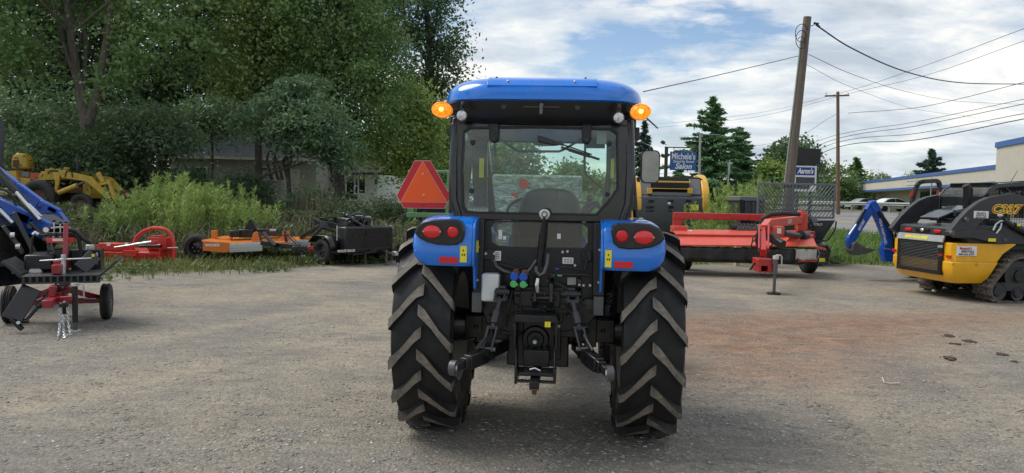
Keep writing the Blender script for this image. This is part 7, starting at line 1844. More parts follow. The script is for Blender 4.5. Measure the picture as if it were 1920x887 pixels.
hd = MB(); hd.loft([[(0.03, g0_-0.06, 1.075), (0.03, g1_+0.06, 1.075), (0.75, g1_+0.1, 1.075), (0.75, g0_-0.10, 1.075)], [(0.05, g0_-0.08, 1.20), (0.05, g1_+0.08, 1.20), (0.75, g1_+0.1, 1.22), (0.75, g0_-0.12, 1.22)], [(0.09, g0_-0.06, 1.235), (0.09, g1_+0.06, 1.235), (0.72, g1_+0.08, 1.26), (0.72, g0_-0.10, 1.26)]])
hdo = hd.build('engine_hood', 'charcoal', CT, 0.012)
for yy in (-0.42, 0.36):
    MB().bb((0.012, yy-0.08, 1.115), (0.05, yy+0.08, 1.165)).build('tail_lamp', 'tail_red', hdo, 0.008)
MB().bb((0.018, -0.2, 1.11), (0.045, 0.15, 1.17)).build('plate_recess', 'black', hdo, 0.004)
MB().ball((0.015, -0.03, 1.145), (0.015, 0.05, 0.03), 12, 8).build('badge', 'zinc', hdo)
for a, b in ((0.0, -0.70), (0.0, 0.70)): pass
# side engine bay panel between cowl and arm
sb = MB(); sb.bb((0.30, -0.78, 0.95), (2.2, -0.60, 1.25)); sb.bb((0.30, 0.60, 0.95), (2.2, 0.74, 1.25)); sb.bb((0.5, -0.6, 0.75), (2.4, 0.6, 1.15)); sb.build('body_side', 'charcoal', CT, 0.02)
# lift arm tower: curved plate on each side
def armplate(y0, y1, nm):
    S_ = [(1775, 436), (1783, 425), (1795, 410), (1812, 393), (1832, 378), (1850, 370), (1870, 366), (1895, 362), (1925, 361), (1925, 386), (1895, 388), (1872, 392), (1850, 404), (1832, 420), (1822, 436), (1818, 448), (1790, 446)]
    pts = [(l_(x, y, -0.80).x, l_(x, y, -0.80).z) for x, y in S_]
    e = pts[8]; pts = pts[:8]+[(e[0]+0.9, e[1]-0.35), (e[0]+0.9, e[1]-0.62)]+pts[9:]
    mb = MB(); mb.prism(pts, y0, y1); return mb.build(nm, 'charcoal', CT, 0.012)
arm1 = armplate(-0.86, -0.74, 'lift_arm'); arm2 = armplate(0.68, 0.80, 'lift_arm')
lk_ = MB(); L1 = [(1818, 430), (1850, 432), (1875, 440), (1888, 448), (1888, 456), (1875, 458), (1820, 446), (1790, 446), (1778, 440)]
lk_.prism([(l_(x, y, -0.86).x, l_(x, y, -0.86).z) for x, y in L1], -0.885, -0.83); lko = lk_.build('rear_link', 'charcoal', CT, 0.008)
for px, py, r in ((1812, 411, 0.035), (1786, 437, 0.04), (1884, 450, 0.03), (1788, 437, 0.02)):
    q = l_(px, py, -0.88); MB().cyl((q.x, -0.90, q.z), (q.x, -0.84, q.z), r, n=14).build('pivot_pin', 'grey_metal', arm1, 0.004)
MB().cyl(l_(1880, 412, -0.80), l_(1905, 428, -0.80), 0.05, n=14).cyl(l_(1900, 424, -.8), l_(1960, 455, -.8), 0.065, n=16).build('lift_cylinder', 'black', CT)
q0, q1 = l_(1865, 425, -0.80), l_(1872, 412, -0.80)
MB().tube([l_(1862, 432, -.82), l_(1868, 420, -.82), l_(1876, 414, -.82), l_(1886, 416, -.82)], 0.014, 6).tube([l_(1868, 438, -.82), l_(1876, 428, -.82), l_(1878, 418, -.82)], 0.014, 6).build('hydraulic_line', 'zinc', CT)
q = l_(1875, 404, -0.87); MB().ball((q.x, -0.87, q.z), (0.05, 0.03, 0.028), 12, 8).build('side_marker', 'zinc', arm1)
# decals
def decal(px0, px1, py0, py1, y, nm, mm, parent):
    a, b = l_(px0, py0, y), l_(px1, py1, y)
    return MB().bb((a.x, y-0.003, b.z), (b.x, y, a.z)).build(nm, mm, parent, 0.001), (a, b)
d1, (a, b) = decal(1826, 1853, 395.5, 409.5, -0.864, 'rental_decal', 'sticker_white', arm1)
c = (a+b)/2; text('decal_lettering', "Messick's", 0.045, 'ink_grey', d1, (c.x, -0.8685, c.z+0.025), (1, 0, 0), (0, 0, 1), 0.0006, 0.001, 0, 'CENTER', 0.16); text('decal_lettering', 'RENTALS', 0.045, 'ink', d1, (c.x, -0.8685, c.z-0.012), (1, 0, 0), (0, 0, 1), 0.0006, 0.001, 0, 'CENTER', 0.17); text('decal_lettering', '800-222-3373', 0.03, 'ink', d1, (c.x, -0.8685, c.z-0.046), (1, 0, 0), (0, 0, 1), 0.0006, 0.001, 0, 'CENTER', 0.19)
d1, (a, b) = decal(1794, 1831, 461, 480, -0.852, 'rental_decal', 'sticker_white', upo)
c = (a+b)/2; text('decal_lettering', "Messick's", 0.06, 'red_ink', d1, (c.x-0.02, -0.8565, c.z+0.038), (1, 0, 0), (0, 0, 1), 0.0006, 0.002, 0, 'CENTER', 0.21); text('decal_lettering', 'RENTALS', 0.055, 'ink', d1, (c.x+0.015, -0.8565, c.z-0.012), (1, 0, 0), (0, 0, 1), 0.0006, 0.002, 0, 'CENTER', 0.22); text('decal_lettering', '800-222-3373', 0.04, 'ink', d1, (c.x, -0.8565, c.z-0.058), (1, 0, 0), (0, 0, 1), 0.0006, 0.0015, 0, 'CENTER', 0.27)
q = l_(1885, 393, -0.864); text('number_outline', 'C337', 0.19, 'sticker_yellow', arm1, (q.x, -0.866, q.z), (1, 0, 0), (0, 0, 1), 0.001, 0.014, 0.25, 'CENTER', 0.56); text('number_lettering', 'C337', 0.19, 'red', arm1, (q.x, -0.869, q.z), (1, 0, 0), (0, 0, 1), 0.001, 0.002, 0.25, 'CENTER', 0.54)
decal(1853, 1867, 447, 453, -0.888, 'warning_decal', 'sticker_yellow', lko)
decal(1907, 1914, 420, 424, -0.89, 'warning_decal', 'sticker_yellow', arm1)
for px, py, w_, h_, mm in ((1763, 478, 4, 2, 'reflector_red'), (1763, 462, 5, 2.5, 'canvas_white')):
    q = l_(px, py, -0.85); MB().bb((q.x-w_*.0085, -0.853, q.z-h_*.0085), (q.x+w_*.0085, -0.849, q.z+h_*.0085)).build('side_reflector', mm, upo)
for px, py in ((1787, 495), (1831, 496)): q = l_(px, py, -0.86); MB().cyl((q.x, -0.866, q.z), (q.x, -0.85, q.z), 0.022, n=16).build('bumper_plug', 'old_yellow', CT, 0.003)
MB().bb((-0.005, -0.80, 0.72), (0.02, -0.70, 0.76)).build('rear_reflector', 'reflector_red', upo)
MB().bb((-0.005, 0.66, 0.72), (0.02, 0.76, 0.76)).build('rear_reflector', 'reflector_red', upo)
# cab with mesh side, rounded top glass
cbm = MB()
def cring(x, z, hw): return None
cab_prof = [(l_(1838, 400, -0.55).x, 1.20), (l_(1840, 372, -0.55).x, l_(1840, 368, -0.55).z), (l_(1850, 355, -0.55).x, l_(1850, 354, -0.55).z), (l_(1866, 346, -0.55).x, l_(1866, 345, -0.55).z)]
top_z = cab_prof[-1][1]; xe = cab_prof[-1][0]
cab_prof += [(xe+0.4, top_z+0.04), (xe+1.0, top_z+0.03), (xe+1.15, top_z-0.1), (xe+1.2, 0.8), (cab_prof[0][0], 0.8)]
for y0, y1 in ((-0.60, -0.55), (0.49, 0.54)):
    cin = [(p[0]+(xe+0.35-p[0])*0.10, p[1]+(1.45-p[1])*0.13) for p in cab_prof]
    o = MB(); ringprism(o, cab_prof, cin, y0, y1); co = o.build('cab_side_frame', 'black_gloss', CT, 0.008)
    if y0 < 0:
        ge = MB(); n_h = 22
        for k in range(n_h):
            x = cab_prof[1][0]+0.10+1.0*k/n_h; ge.bar((x, -0.575, 1.25), (x, -0.575, top_z-0.05 if k > 3 else top_z-0.22+0.05*k), 0.006, 0.004)
        for k in range(12): ge.bar((cab_prof[1][0]+0.08, -0.575, 1.27+0.05*k), (xe+1.05, -0.575, 1.27+0.05*k), 0.006, 0.004)
        ge.build('side_mesh', 'black', co)
rg_ = MB(); c0_ = [(p[0]+0.01, p[1]-0.01) for p in cab_prof[:7]]
rg_.sheet([[(p[0], y, p[1]) for p in c0_] for y in (-0.54, 0.0, 0.48)]); rg_.build('rear_glass', 'cab_glass', CT)
for i in (3, 5): MB().bar((cab_prof[i][0], -0.56, cab_prof[i][1]), (cab_prof[i][0], 0.50, cab_prof[i][1]), 0.09, 0.06).build('roof_bow', 'black_gloss', CT, 0.01)
MB().bb((xe+0.1, -0.3, 0.8), (xe+0.5, 0.25, 1.35)).bb((xe+0.0, -0.3, 1.2), (xe+0.14, 0.25, 1.78)).build('seat', 'black_plastic', CT, 0.04)
ex = MB(); q = l_(1814, 400, -0.3); ex.tube([(q.x, -0.3, 1.2), (q.x-0.01, -0.3, l_(1812, 350, -.3).z-0.05), (q.x-0.06, -0.3, l_(1806, 347, -.3).z)], [0.07, 0.075, 0.06], 14); ex.build('exhaust_stack', 'black_plastic', CT)
for pts, w_ in (([(1742, 410), (1775, 396), (1812, 388)], 0.10), ([(1760, 412), (1790, 402), (1832, 396)], 0.10)):
    mb = MB(); qq = [l_(x, y, -0.1) for x, y in pts]
    for a, b in zip(qq, qq[1:]): mb.bar(a, b, 0.5, 0.05)
    mb.build('hood_fairing', 'black_gloss', CT, 0.015)
a, b = l_(1790, 400, -0.4), l_(1828, 398, -0.45); MB().cyl(a, b, 0.055, n=16).build('muffler', 'charcoal', CT)
q0, q1 = l_(1896, 340, -0.5), l_(1908, 320, -0.5); MB().tube([q0, q1], [0.006, 0.004], 5).build('antenna', 'black', CT)
MB().ball(lx(1752, 545, 0.35), (0.05, 0.05, 0.03), 10, 8).build('tow_hook', 'zinc', CT)

# ================================================================== road furniture and buildings
def post(T, p0, p1, r0, r1, nm, mm, n=10): return MB().cyl(p0, p1, r0, r1, n).build(nm, mm, T)
# leaning utility pole
LPb = P(1478, 372, 34)
LP = Th('leaning_utility_pole', 'thick leaning wooden utility pole with coiled cable near its top', 'utility pole', (LPb.x, 34, H(LPb.x, 34)), 0)
p0, p1 = LP.y(1471, 372), LP.y(1514, 32)
p0.z = -0.3
MB().tube([p0, p0.lerp(p1, 0.5), p1], [0.245, 0.21, 0.17], 16).build('pole_shaft', 'pole_wood', LP)
MB().tube([p0+V((-0.25, -0.06, 0)), (p0.lerp(p1, 0.9))+V((-0.20, -0.06, 0))], 0.035, 8).build('conduit', 'galvanized', LP)
q = LP.y(1499, 58); MB().tube([q+V((0.28*math.cos(a)*(1-0.01*k), -0.2, 0.33*math.sin(a)-0.02*k)) for k, a in enumerate([2*PI*i/14 for i in range(34)])], 0.018, 5).build('cable_coil', 'ink', LP)
q = LP.y(1530, 44); MB().tube([LP.y(1515, 50), LP.y(1524, 48), q, LP.y(1538, 50)], 0.02, 5).build('cable_tail', 'ink', LP); MB().cyl(q+V((-0.1, 0, 0.02)), q+V((0.12, 0, -0.02)), 0.05, n=8).build('insulator', 'charcoal', LP)
# crossarm pole
CPb = P(1572, 372, 62)
CX = Th('crossarm_pole', 'straight brown utility pole with a short crossarm', 'utility pole', (CPb.x, 62, H(CPb.x, 62)), 0)
q0, q1 = CX.y(1573, 372), CX.y(1571, 172); q0.z = -0.3
MB().tube([q0, q1], [0.17, 0.12], 12).build('pole_shaft', 'brown_pole_wood', CX)
MB().bar(CX.y(1547, 180), CX.y(1592, 179), 0.12, 0.12).build('crossarm', 'brown_pole_wood', CX)
for px in (1549, 1570, 1590): q = CX.y(px, 177); MB().cyl(q, q+V((0, 0, 0.16)), 0.05, 0.03, 8).build('insulator', 'galvanized', CX)
SPb = P(1312, 340, 60)
SP = Th('slim_grey_pole', 'slim grey pole beside the blue salon sign', 'pole', (SPb.x, 60, H(SPb.x, 60)), 0)
a = SP.y(1313, 250); MB().tube([(0, 0, -0.2), a], [0.11, 0.08], 10).build('pole_shaft', 'galvanized', SP)
MB().bar(a+V((-0.3, 0, -0.05)), a+V((1.6, 0, -0.1)), 0.05, 0.05).build('arm', 'galvanized', SP)
# cables: each a sagging line between two pixels at stated distances
def cable(pts, r, label, group='overhead cables'):
    q = [P(*p) for p in pts]
    T = Th('overhead_cable', label, 'cable', q[0], 0, group)
    w = []
    n = 24
    # smooth interpolation through the points (Catmull-Rom)
    pp = [q[0]*2-q[1]]+q+[q[-1]*2-q[-2]]
    for i in range(1, len(pp)-2):
        for k in range(n):
            t = k/n; a, b, c, d = pp[i-1], pp[i], pp[i+1], pp[i+2]
            w.append(0.5*((2*b)+(c-a)*t+(2*a-5*b+4*c-d)*t*t+(3*b-a-3*c+d)*t**3))
    w.append(q[-1])
    MB().tube([p-q[0] for p in w], r, 5).build('wire', 'ink', T)
cable([(1530, 47, 34), (1600, 92, 37), (1700, 135, 42), (1800, 155, 50), (1925, 158, 60)], 0.035, 'thick black cable sagging right from the leaning pole top')
cable([(1206, 172, 20), (1350, 140, 27), (1497, 105, 34)], 0.014, 'thin cable from cab roof height up to the leaning pole')
cable([(1516, 102, 34), (1600, 140, 40), (1700, 172, 50), (1800, 190, 62), (1925, 196, 80)], 0.014, 'thin cable falling right from the leaning pole, second from top')
cable([(1512, 121, 34), (1600, 165, 42), (1720, 205, 60), (1830, 220, 80)], 0.010, 'thinnest cable falling right from the leaning pole, third from top')
cable([(1590, 212, 62), (1710, 203, 58), (1800, 185, 52), (1925, 153, 45)], 0.02, 'cable rising right from the crossarm pole, topmost below its arm')
cable([(1200, 236, 120), (1400, 215, 85), (1570, 176, 62), (1720, 128, 48), (1925, 52, 36)], 0.014, 'cable running over the crossarm left end to the upper right')
cable([(1200, 242, 120), (1400, 222, 85), (1590, 176, 62), (1740, 140, 50), (1925, 75, 40)], 0.014, 'cable over the crossarm right end to the upper right')
cable([(1200, 300, 140), (1440, 270, 85), (1572, 213, 62)], 0.014, 'cable descending left from the upper crossarm pole')
cable([(1200, 312, 140), (1430, 290, 88), (1574, 252, 62), (1720, 228, 54), (1925, 185, 44)], 0.018, 'uppermost of the four low cables crossing to the right edge')
cable([(1200, 318, 140), (1430, 303, 88), (1574, 259, 62), (1720, 236, 54), (1925, 194, 44)], 0.022, 'second of the four low cables crossing to the right edge')
cable([(1200, 328, 140), (1430, 312, 88), (1574, 266, 62), (1720, 250, 54), (1925, 212, 44)], 0.022, 'third of the four low cables crossing to the right edge')
cable([(1200, 338, 140), (1430, 325, 88), (1574, 275, 62), (1720, 262, 54), (1925, 222, 44)], 0.03, 'thick lowest of the low cables crossing to the right edge')
# salon sign
SGb = P(1282, 340, 42)
SG = Th('salon_sign', "blue hanging sign reading Michele's Strand by Strand Salon", 'sign', (SGb.x, 42, H(SGb.x, 42)), R(3))
g_ = lambda px, py, y=0.0: SG.y(px, py, y)
a, b = g_(1257, 284), g_(1304.5, 320)
bd = MB().bb((a.x, -0.05, b.z), (b.x, 0.05, a.z)).build('sign_board', 'sign_blue', SG, 0.01)
cx = (a.x+b.x)/2; hh = a.z-b.z
text('lettering', "Michele's", 0.50, 'sticker_white', bd, (cx, -0.053, a.z-hh*0.26), (1, 0, 0), (0, 0, 1), 0.002, 0.010, 0, 'CENTER', (b.x-a.x)*0.9)
text('lettering', 'Strand by Strand', 0.19, 'sticker_white', bd, (cx, -0.053, a.z-hh*0.53), (1, 0, 0), (0, 0, 1), 0.002, 0.004, 0.25, 'CENTER', (b.x-a.x)*0.82)
text('lettering', 'Salon', 0.44, 'sticker_white', bd, (cx, -0.053, a.z-hh*0.79), (1, 0, 0), (0, 0, 1), 0.002, 0.012, 0.3, 'CENTER', (b.x-a.x)*0.66)
pz = g_(1249, 276).z; px_ = g_(1249, 300).x
MB().cyl((px_, 0, -0.2), (px_, 0, pz), 0.10, n=12).build('post', 'charcoal', SG); MB().bar((px_-0.1, 0, pz), (b.x+0.1, 0, pz), 0.06, 0.06).build('hanger_arm', 'charcoal', SG)
for x in (a.x+0.2, b.x-0.2): MB().cyl((x, 0, a.z), (x, 0, pz), 0.02, n=6).build('hanger', 'charcoal', SG)
for px, py, s in ((1243, 267, 1), (1243, 292, 1)):
    q = g_(px, py); MB().box(tuple(q), (0.22, 0.25, 0.16), (0, 0.5, 0)).bar(q, V((px_, 0, q.z-0.15)), 0.04, 0.04).build('flood_lamp', 'charcoal', SG, 0.02)
# pylon sign
AGb = P(1508, 350, 58)
AG = Th('pylon_sign', "pylon sign reading Aaron's under a blank black board", 'sign', (AGb.x, 58, H(AGb.x, 58)), R(4))
g_ = lambda px, py, y=0.0: AG.y(px, py, y)
a, b = g_(1486, 278), g_(1536, 308); MB().bb((a.x, -0.2, b.z), (b.x, 0.2, a.z)).build('black_board', 'ink', AG, 0.01)
a, b = g_(1484, 310.5), g_(1528.5, 345); cab_ = MB().bb((a.x, -0.18, b.z-0.6), (b.x, 0.18, a.z)).build('sign_cabinet', 'white_paint', AG, 0.02)
a, b = g_(1490.5, 313.5), g_(1525, 329); pn = MB().bb((a.x, -0.2, b.z), (b.x, -0.185, a.z)).build('blue_panel', 'sign_navy', cab_)
text('lettering', "Aaron's", 0.55, 'sticker_white', pn, ((a.x+b.x)/2, -0.203, (a.z+b.z)/2), (1, 0, 0), (0, 0, 1), 0.002, 0.022, 0.3, 'CENTER', (b.x-a.x)*0.86)
a, b = g_(1490.5, 332), g_(1525, 345); pn2 = MB().bb((a.x, -0.2, b.z), (b.x, -0.185, a.z)).build('lower_panel', 'slate', cab_)
q = g_(1507, 337.5, -0.2); tr_o = MB(); tr_o.tube([(q.x+0.13*math.cos(2*PI*k/20), -0.203, q.z+0.14*math.sin(2*PI*k/20)) for k in range(20)], 0.02, 5, True); tr_o.build('emblem', 'ink_grey', pn2)
for px in (1495, 1520): q = g_(px, 350); MB().cyl((q.x, 0, -0.3), (q.x, 0, g_(px, 345).z), 0.12, n=10).build('post', 'charcoal', AG)
for px in (1496, 1526): q = g_(px, 309); MB().cyl((q.x, 0, g_(px, 312).z), (q.x, 0, g_(px, 307).z), 0.08, n=8).build('strut', 'charcoal', AG)
# road signs seen edge-on
for px, pt, pb, Yd, lb in ((1365, 300, 348, 48, 'grey road sign seen nearly edge-on left of the grille'), (1744, 330, 388, 60, 'pale road sign plate before the store front')):
    w = P(px, pb, Yd); RS = Th('road_sign', lb, 'sign', (w.x, Yd, H(w.x, Yd)), R(68 if px < 1500 else 60))
    top = P(px, pt, Yd).z-H(w.x, Yd)
    MB().cyl((0, 0, -0.1), (0, 0, top-0.2), 0.04, n=8).build('post', 'galvanized', RS)
    MB().prism(ell(0, top-0.5, 0.42, 0.5, 16, 3), -0.06, -0.05).build('plate', 'galvanized', RS)
# guardrail
GR = Th('guardrail', 'long grey steel guardrail on the far side of the road', 'guardrail', (34.6, 64, H(34.6, 64)), 0)
L0, L1 = V((34.6, 63.0, 0)), V((35.4, 150, 0))
rail_prof = [(-0.03, 0.50), (0.05, 0.56), (-0.03, 0.62), (-0.03, 0.66), (0.05, 0.72), (-0.03, 0.80), (-0.05, 0.80), (0.02, 0.72), (-0.05, 0.66), (-0.05, 0.62), (0.02, 0.56), (-0.05, 0.50)]
rr_ = MB(); rings = []
for k in range(0, 24):
    t = k/23; p = L0.lerp(L1, t); hz = H(p.x, p.y); rings.append([tuple(GR.l((p.x-x*1.4, p.y, hz+z*1.18))) for x, z in rail_prof])
rr_.loft(rings); rr_.build('rail', 'galvanized', GR, 0, 40)
pm = MB().bb((-0.08, -0.09, -0.2), (0.08, 0.09, 0.88)).mesh('post', 'galvanized')
for k in range(22): p = L0.lerp(L1, (k+0.5)/22); child('post', pm, GR, GR.l((p.x+0.15, p.y, H(p.x, p.y))))
en_ = MB(); rings = [[tuple(GR.l((L0.x-x*1.4+0.5*t*t, L0.y-2.2*t, H(L0.x, L0.y)+z*1.18*(1-0.25*t)))) for x, z in rail_prof] for t in (0.001, 0.4, 0.7, 1.0)]
en_.loft(rings); en_.build('rail_end', 'galvanized', GR, 0, 40)
# store
ZB = 0.55
A_, B_ = P(1603, 345, 104), P(1800, 322, 60)
A_.z = B_.z = 0; dv = (B_-A_); Ls = dv.length; ang = math.atan2(dv.y, dv.x)
STO = Th('store', 'long cream store with blue roof trim and dark windows across the road', 'store', (A_.x, A_.y, ZB), ang)
# local x runs from far left end towards the near right; local -y... the road side
Lw = Ls*1.75
side_ = -1 if (Matrix.Rotation(ang, 3, 'Z')@V((0, -1, 0))).dot(-A_) > 0 else 1
def sy(v): return v*(-side_)      # positive = away from the road
sq = lambda px, py, d=0.0: STO.y(px, py, sy(d))
zt = 4.35-ZB; zb = 3.22-ZB
MB().bb((2.2, sy(2.4), -0.8), (Lw, sy(22), zt-0.3)).build('wall', 'cream_wall', STO)
fa = MB().bb((0, sy(0), zb), (Lw, sy(2.6), zt)).build('fascia', 'cream_wall', STO)
MB().bb((-0.06, sy(-0.08), zt-0.14), (Lw, sy(2.7), zt+0.14)).build('roof_trim', 'blue_trim', STO)
MB().bb((-0.05, sy(-0.06), zb-0.12), (Lw, sy(0.1), zb+0.10)).build('lower_trim', 'blue_trim', STO)
MB().bb((0.1, sy(0.12), zb-0.10), (Lw, sy(2.6), zb-0.02)).build('soffit', 'canvas_white', STO)
hx = sq(1877, 300).x
MB().bb((hx, sy(-0.3), zb+0.0), (Lw+4, sy(22), zt+1.35)).build('raised_front', 'cream_wall', STO)
MB().bb((hx-0.08, sy(-0.4), zt+1.25), (Lw+4, sy(22.1), zt+1.62)).build('raised_trim', 'blue_trim', STO)
def store_window(px0, px1, nm, mull, h0=-0.2, h1=2.35):
    x0_, x1_ = sq(px0, 370, 2.4).x, sq(px1, 370, 2.4).x
    o = MB(); ringprism(o, [(x0_, h0), (x1_, h0), (x1_, h1), (x0_, h1)], [(x0_+0.12, h0+0.12), (x1_-0.12, h0+0.12), (x1_-0.12, h1-0.12), (x0_+0.12, h1-0.12)], sy(2.30), sy(2.42))
    wo3 = o.build(nm, 'ink', STO)
    for k in range(mull):
        xa_ = x0_+0.12+(x1_-x0_-0.24)*k/mull; xb_ = x0_+0.12+(x1_-x0_-0.24)*(k+1)/mull
        MB().bb((xa_+0.04, sy(2.36), h0+0.1), (xb_-0.04, sy(2.38), h1-0.1)).build('pane', 'window_glass', wo3)
        if k: MB().bb((xa_-0.05, sy(2.32), h0+0.1), (xa_+0.05, sy(2.41), h1-0.1)).build('mullion', 'ink', wo3)
    MB().bb((x0_+0.1, sy(2.33), h0+1.2), (x1_-0.1, sy(2.405), h0+1.28)).build('transom', 'ink', wo3)
store_window(1727, 1768, 'entrance_window', 4, -0.7, 2.4); store_window(1780, 1822, 'shop_window', 3, 0.0, 2.4); store_window(1862, 1900, 'shop_window', 3, 1.4, 2.4); store_window(1906, 1960, 'shop_window', 4, 0.0, 2.4)
for px in (1775, 1850): x = sq(px, 370, 1.0).x; MB().bb((x-0.35, sy(0.8), -0.8), (x+0.35, sy(1.4), zb-0.12)).build('column', 'cream_wall', STO)
q = sq(1711, 340, 0.0); npn = MB().bb((q.x-2.0, sy(-0.05), zb+0.30), (q.x+2.0, sy(0.05), zt-0.30)).build('name_panel', 'canvas_white', fa)
for k in range(7): MB().bb((q.x-1.7+0.5*k, sy(-0.065), zb+0.62), (q.x-1.38+0.5*k, sy(-0.052), zt-0.40-0.04*(k % 3))).build('worn_letter', 'ink_grey', npn)
for px in (1790, 1813): q = sq(px, 310, 8); MB().bb((q.x-0.3, sy(8), zt), (q.x+0.3, sy(8.6), zt+0.7)).build('roof_vent', 'galvanized', STO)
# cars
def car(px, Yd, rz, mm, label, Lc=4.6, py=None):
    w = P(px, 380, Yd); T = Th('parked_car', label, 'car', (w.x, Yd, H(w.x, Yd)), rz, 'cars parked by the store')
    wd = 0.88
    low = [(-2.3, 0.35), (-2.28, 0.62), (-2.05, 0.82), (-1.55, 0.92), (1.05, 0.90), (1.9, 0.80), (2.25, 0.66), (2.3, 0.35), (1.75, 0.28), (-1.8, 0.28)]
    mb = MB(); mb.loft([[(x*0.97, y, z*(0.98)) for x, z in low] if abs(y) > 0.8 else [(x, y, z) for x, z in low] for y in (-wd, -0.7, 0.7, wd)]); body = mb.build('body', mm, T, 0.05, seg=3)
    ca = MB(); up = [(-1.75, 0.88), (-1.05, 1.30), (-0.55, 1.42), (0.25, 1.42), (0.75, 1.28), (1.35, 0.88)]
    ca.loft([[(x, y*(1 if z < 1 else 0.8), z) for x, z in up] for y in (-0.82, -0.4, 0.4, 0.82)]); ca.build('cabin', mm, T, 0.03)
    for s in (-1, 1):
        for pts in (((-0.98, 1.24), (-0.55, 1.36), (-0.18, 1.36), (-0.18, 0.93), (-1.4, 0.95)), ((-0.10, 1.36), (0.22, 1.36), (0.62, 1.24), (1.05, 0.95), (-0.10, 0.93))):
            g_ = MB(); g_.loft([[(x, s*(0.835 if z < 1 else 0.70+0.0*z), z) for x, z in pts], [(x, s*(0.80 if z < 1 else 0.66), z) for x, z in pts]]); g_.build('side_window', 'car_glass', T)
        for x in (-1.42, 1.40): 
            MB().lathe([(-0.1, 0.2), (-0.11, 0.31), (0.11, 0.31), (0.11, 0.2)], (x, s*0.8, 0.31), (0, s, 0), 20).lathe([(0.10, 0.21), (0.08, 0.1), (0.09, 0)], (x, s*0.8, 0.31), (0, s, 0), 16).build('wheel', 'rubber', T)
    for y in (-0.6, 0.6): MB().bb((2.18, y-0.18, 0.58), (2.30, y+0.18, 0.72)).build('headlight', 'lamp_lens', T, 0.02); MB().bb((-2.30, y-0.2, 0.66), (-2.22, y+0.2, 0.80)).build('tail_light', 'tail_red', T, 0.02)
    MB().add([(1.36, -0.70, 0.90), (1.36, 0.70, 0.90), (0.79, 0.6, 1.275), (0.79, -0.6, 1.275)], [(0, 1, 2, 3)]).build('windscreen', 'car_glass', T)
    return T
car(1673, 80, R(8), 'car_white', 'white sedan parked behind the guardrail before the store')
car(1622, 92, R(14), 'car_silver', 'silver sedan left of the white one beyond the guardrail')
car(1590, 100, R(20), 'car_white', 'farthest pale car at the left end of the store')
car(1392, 95, R(20), 'car_white', 'pale car on the road behind the tall weeds')

# ================================================================== small things on the gravel
for i, (px, py, s, lb) in enumerate(((1778, 630, 0.11, 'brown dirt clod furthest back on the right gravel'), (1818, 640, 0.10, 'brown dirt clod beside the furthest one, to its right'), (1793, 645, 0.07, 'small brown dirt clod between two larger ones'), (1783, 672, 0.11, 'brown dirt clod nearest the camera on the right gravel'), (1880, 665, 0.09, 'brown dirt streak near the right edge'), (1902, 678, 0.06, 'small brown clod at the right edge'))):
    w = G(px, py); r_ = random.Random(60+i); T = Th('dirt_clod', lb, 'dirt clod', (w.x, w.y, 0), r_.random()*3, 'dirt clods on the gravel')
    mb = MB()
    for k in range(34):
        q = abs(r_.gauss(0, 0.5)); aa = r_.random()*2*PI; f_ = max(0.12, 0.42-0.28*q)
        mb.ball((q*s*1.3*math.cos(aa), q*s*0.8*math.sin(aa), s*0.02), (s*f_*r_.uniform(.5, 1), s*f_*r_.uniform(.4, .8), s*f_*r_.uniform(.25, .5)), 6, 4)
    mb.build('soil', 'clod_soil', T, 0, 20)['kind'] = 'stuff'
w = G(1672, 718); TW = Th('pale_twig', 'thin pale bent strip lying on the right gravel', 'twig', (w.x, w.y, 0), 0)
a, b, c, d = [TW.z(x, y, 0.012) for x, y in ((1654, 712), (1658, 717), (1672, 719), (1687, 718))]
MB().tube([a+V((0, 0, .02)), b, c, d], 0.0055, 6).build('strip', 'canvas_white', TW)
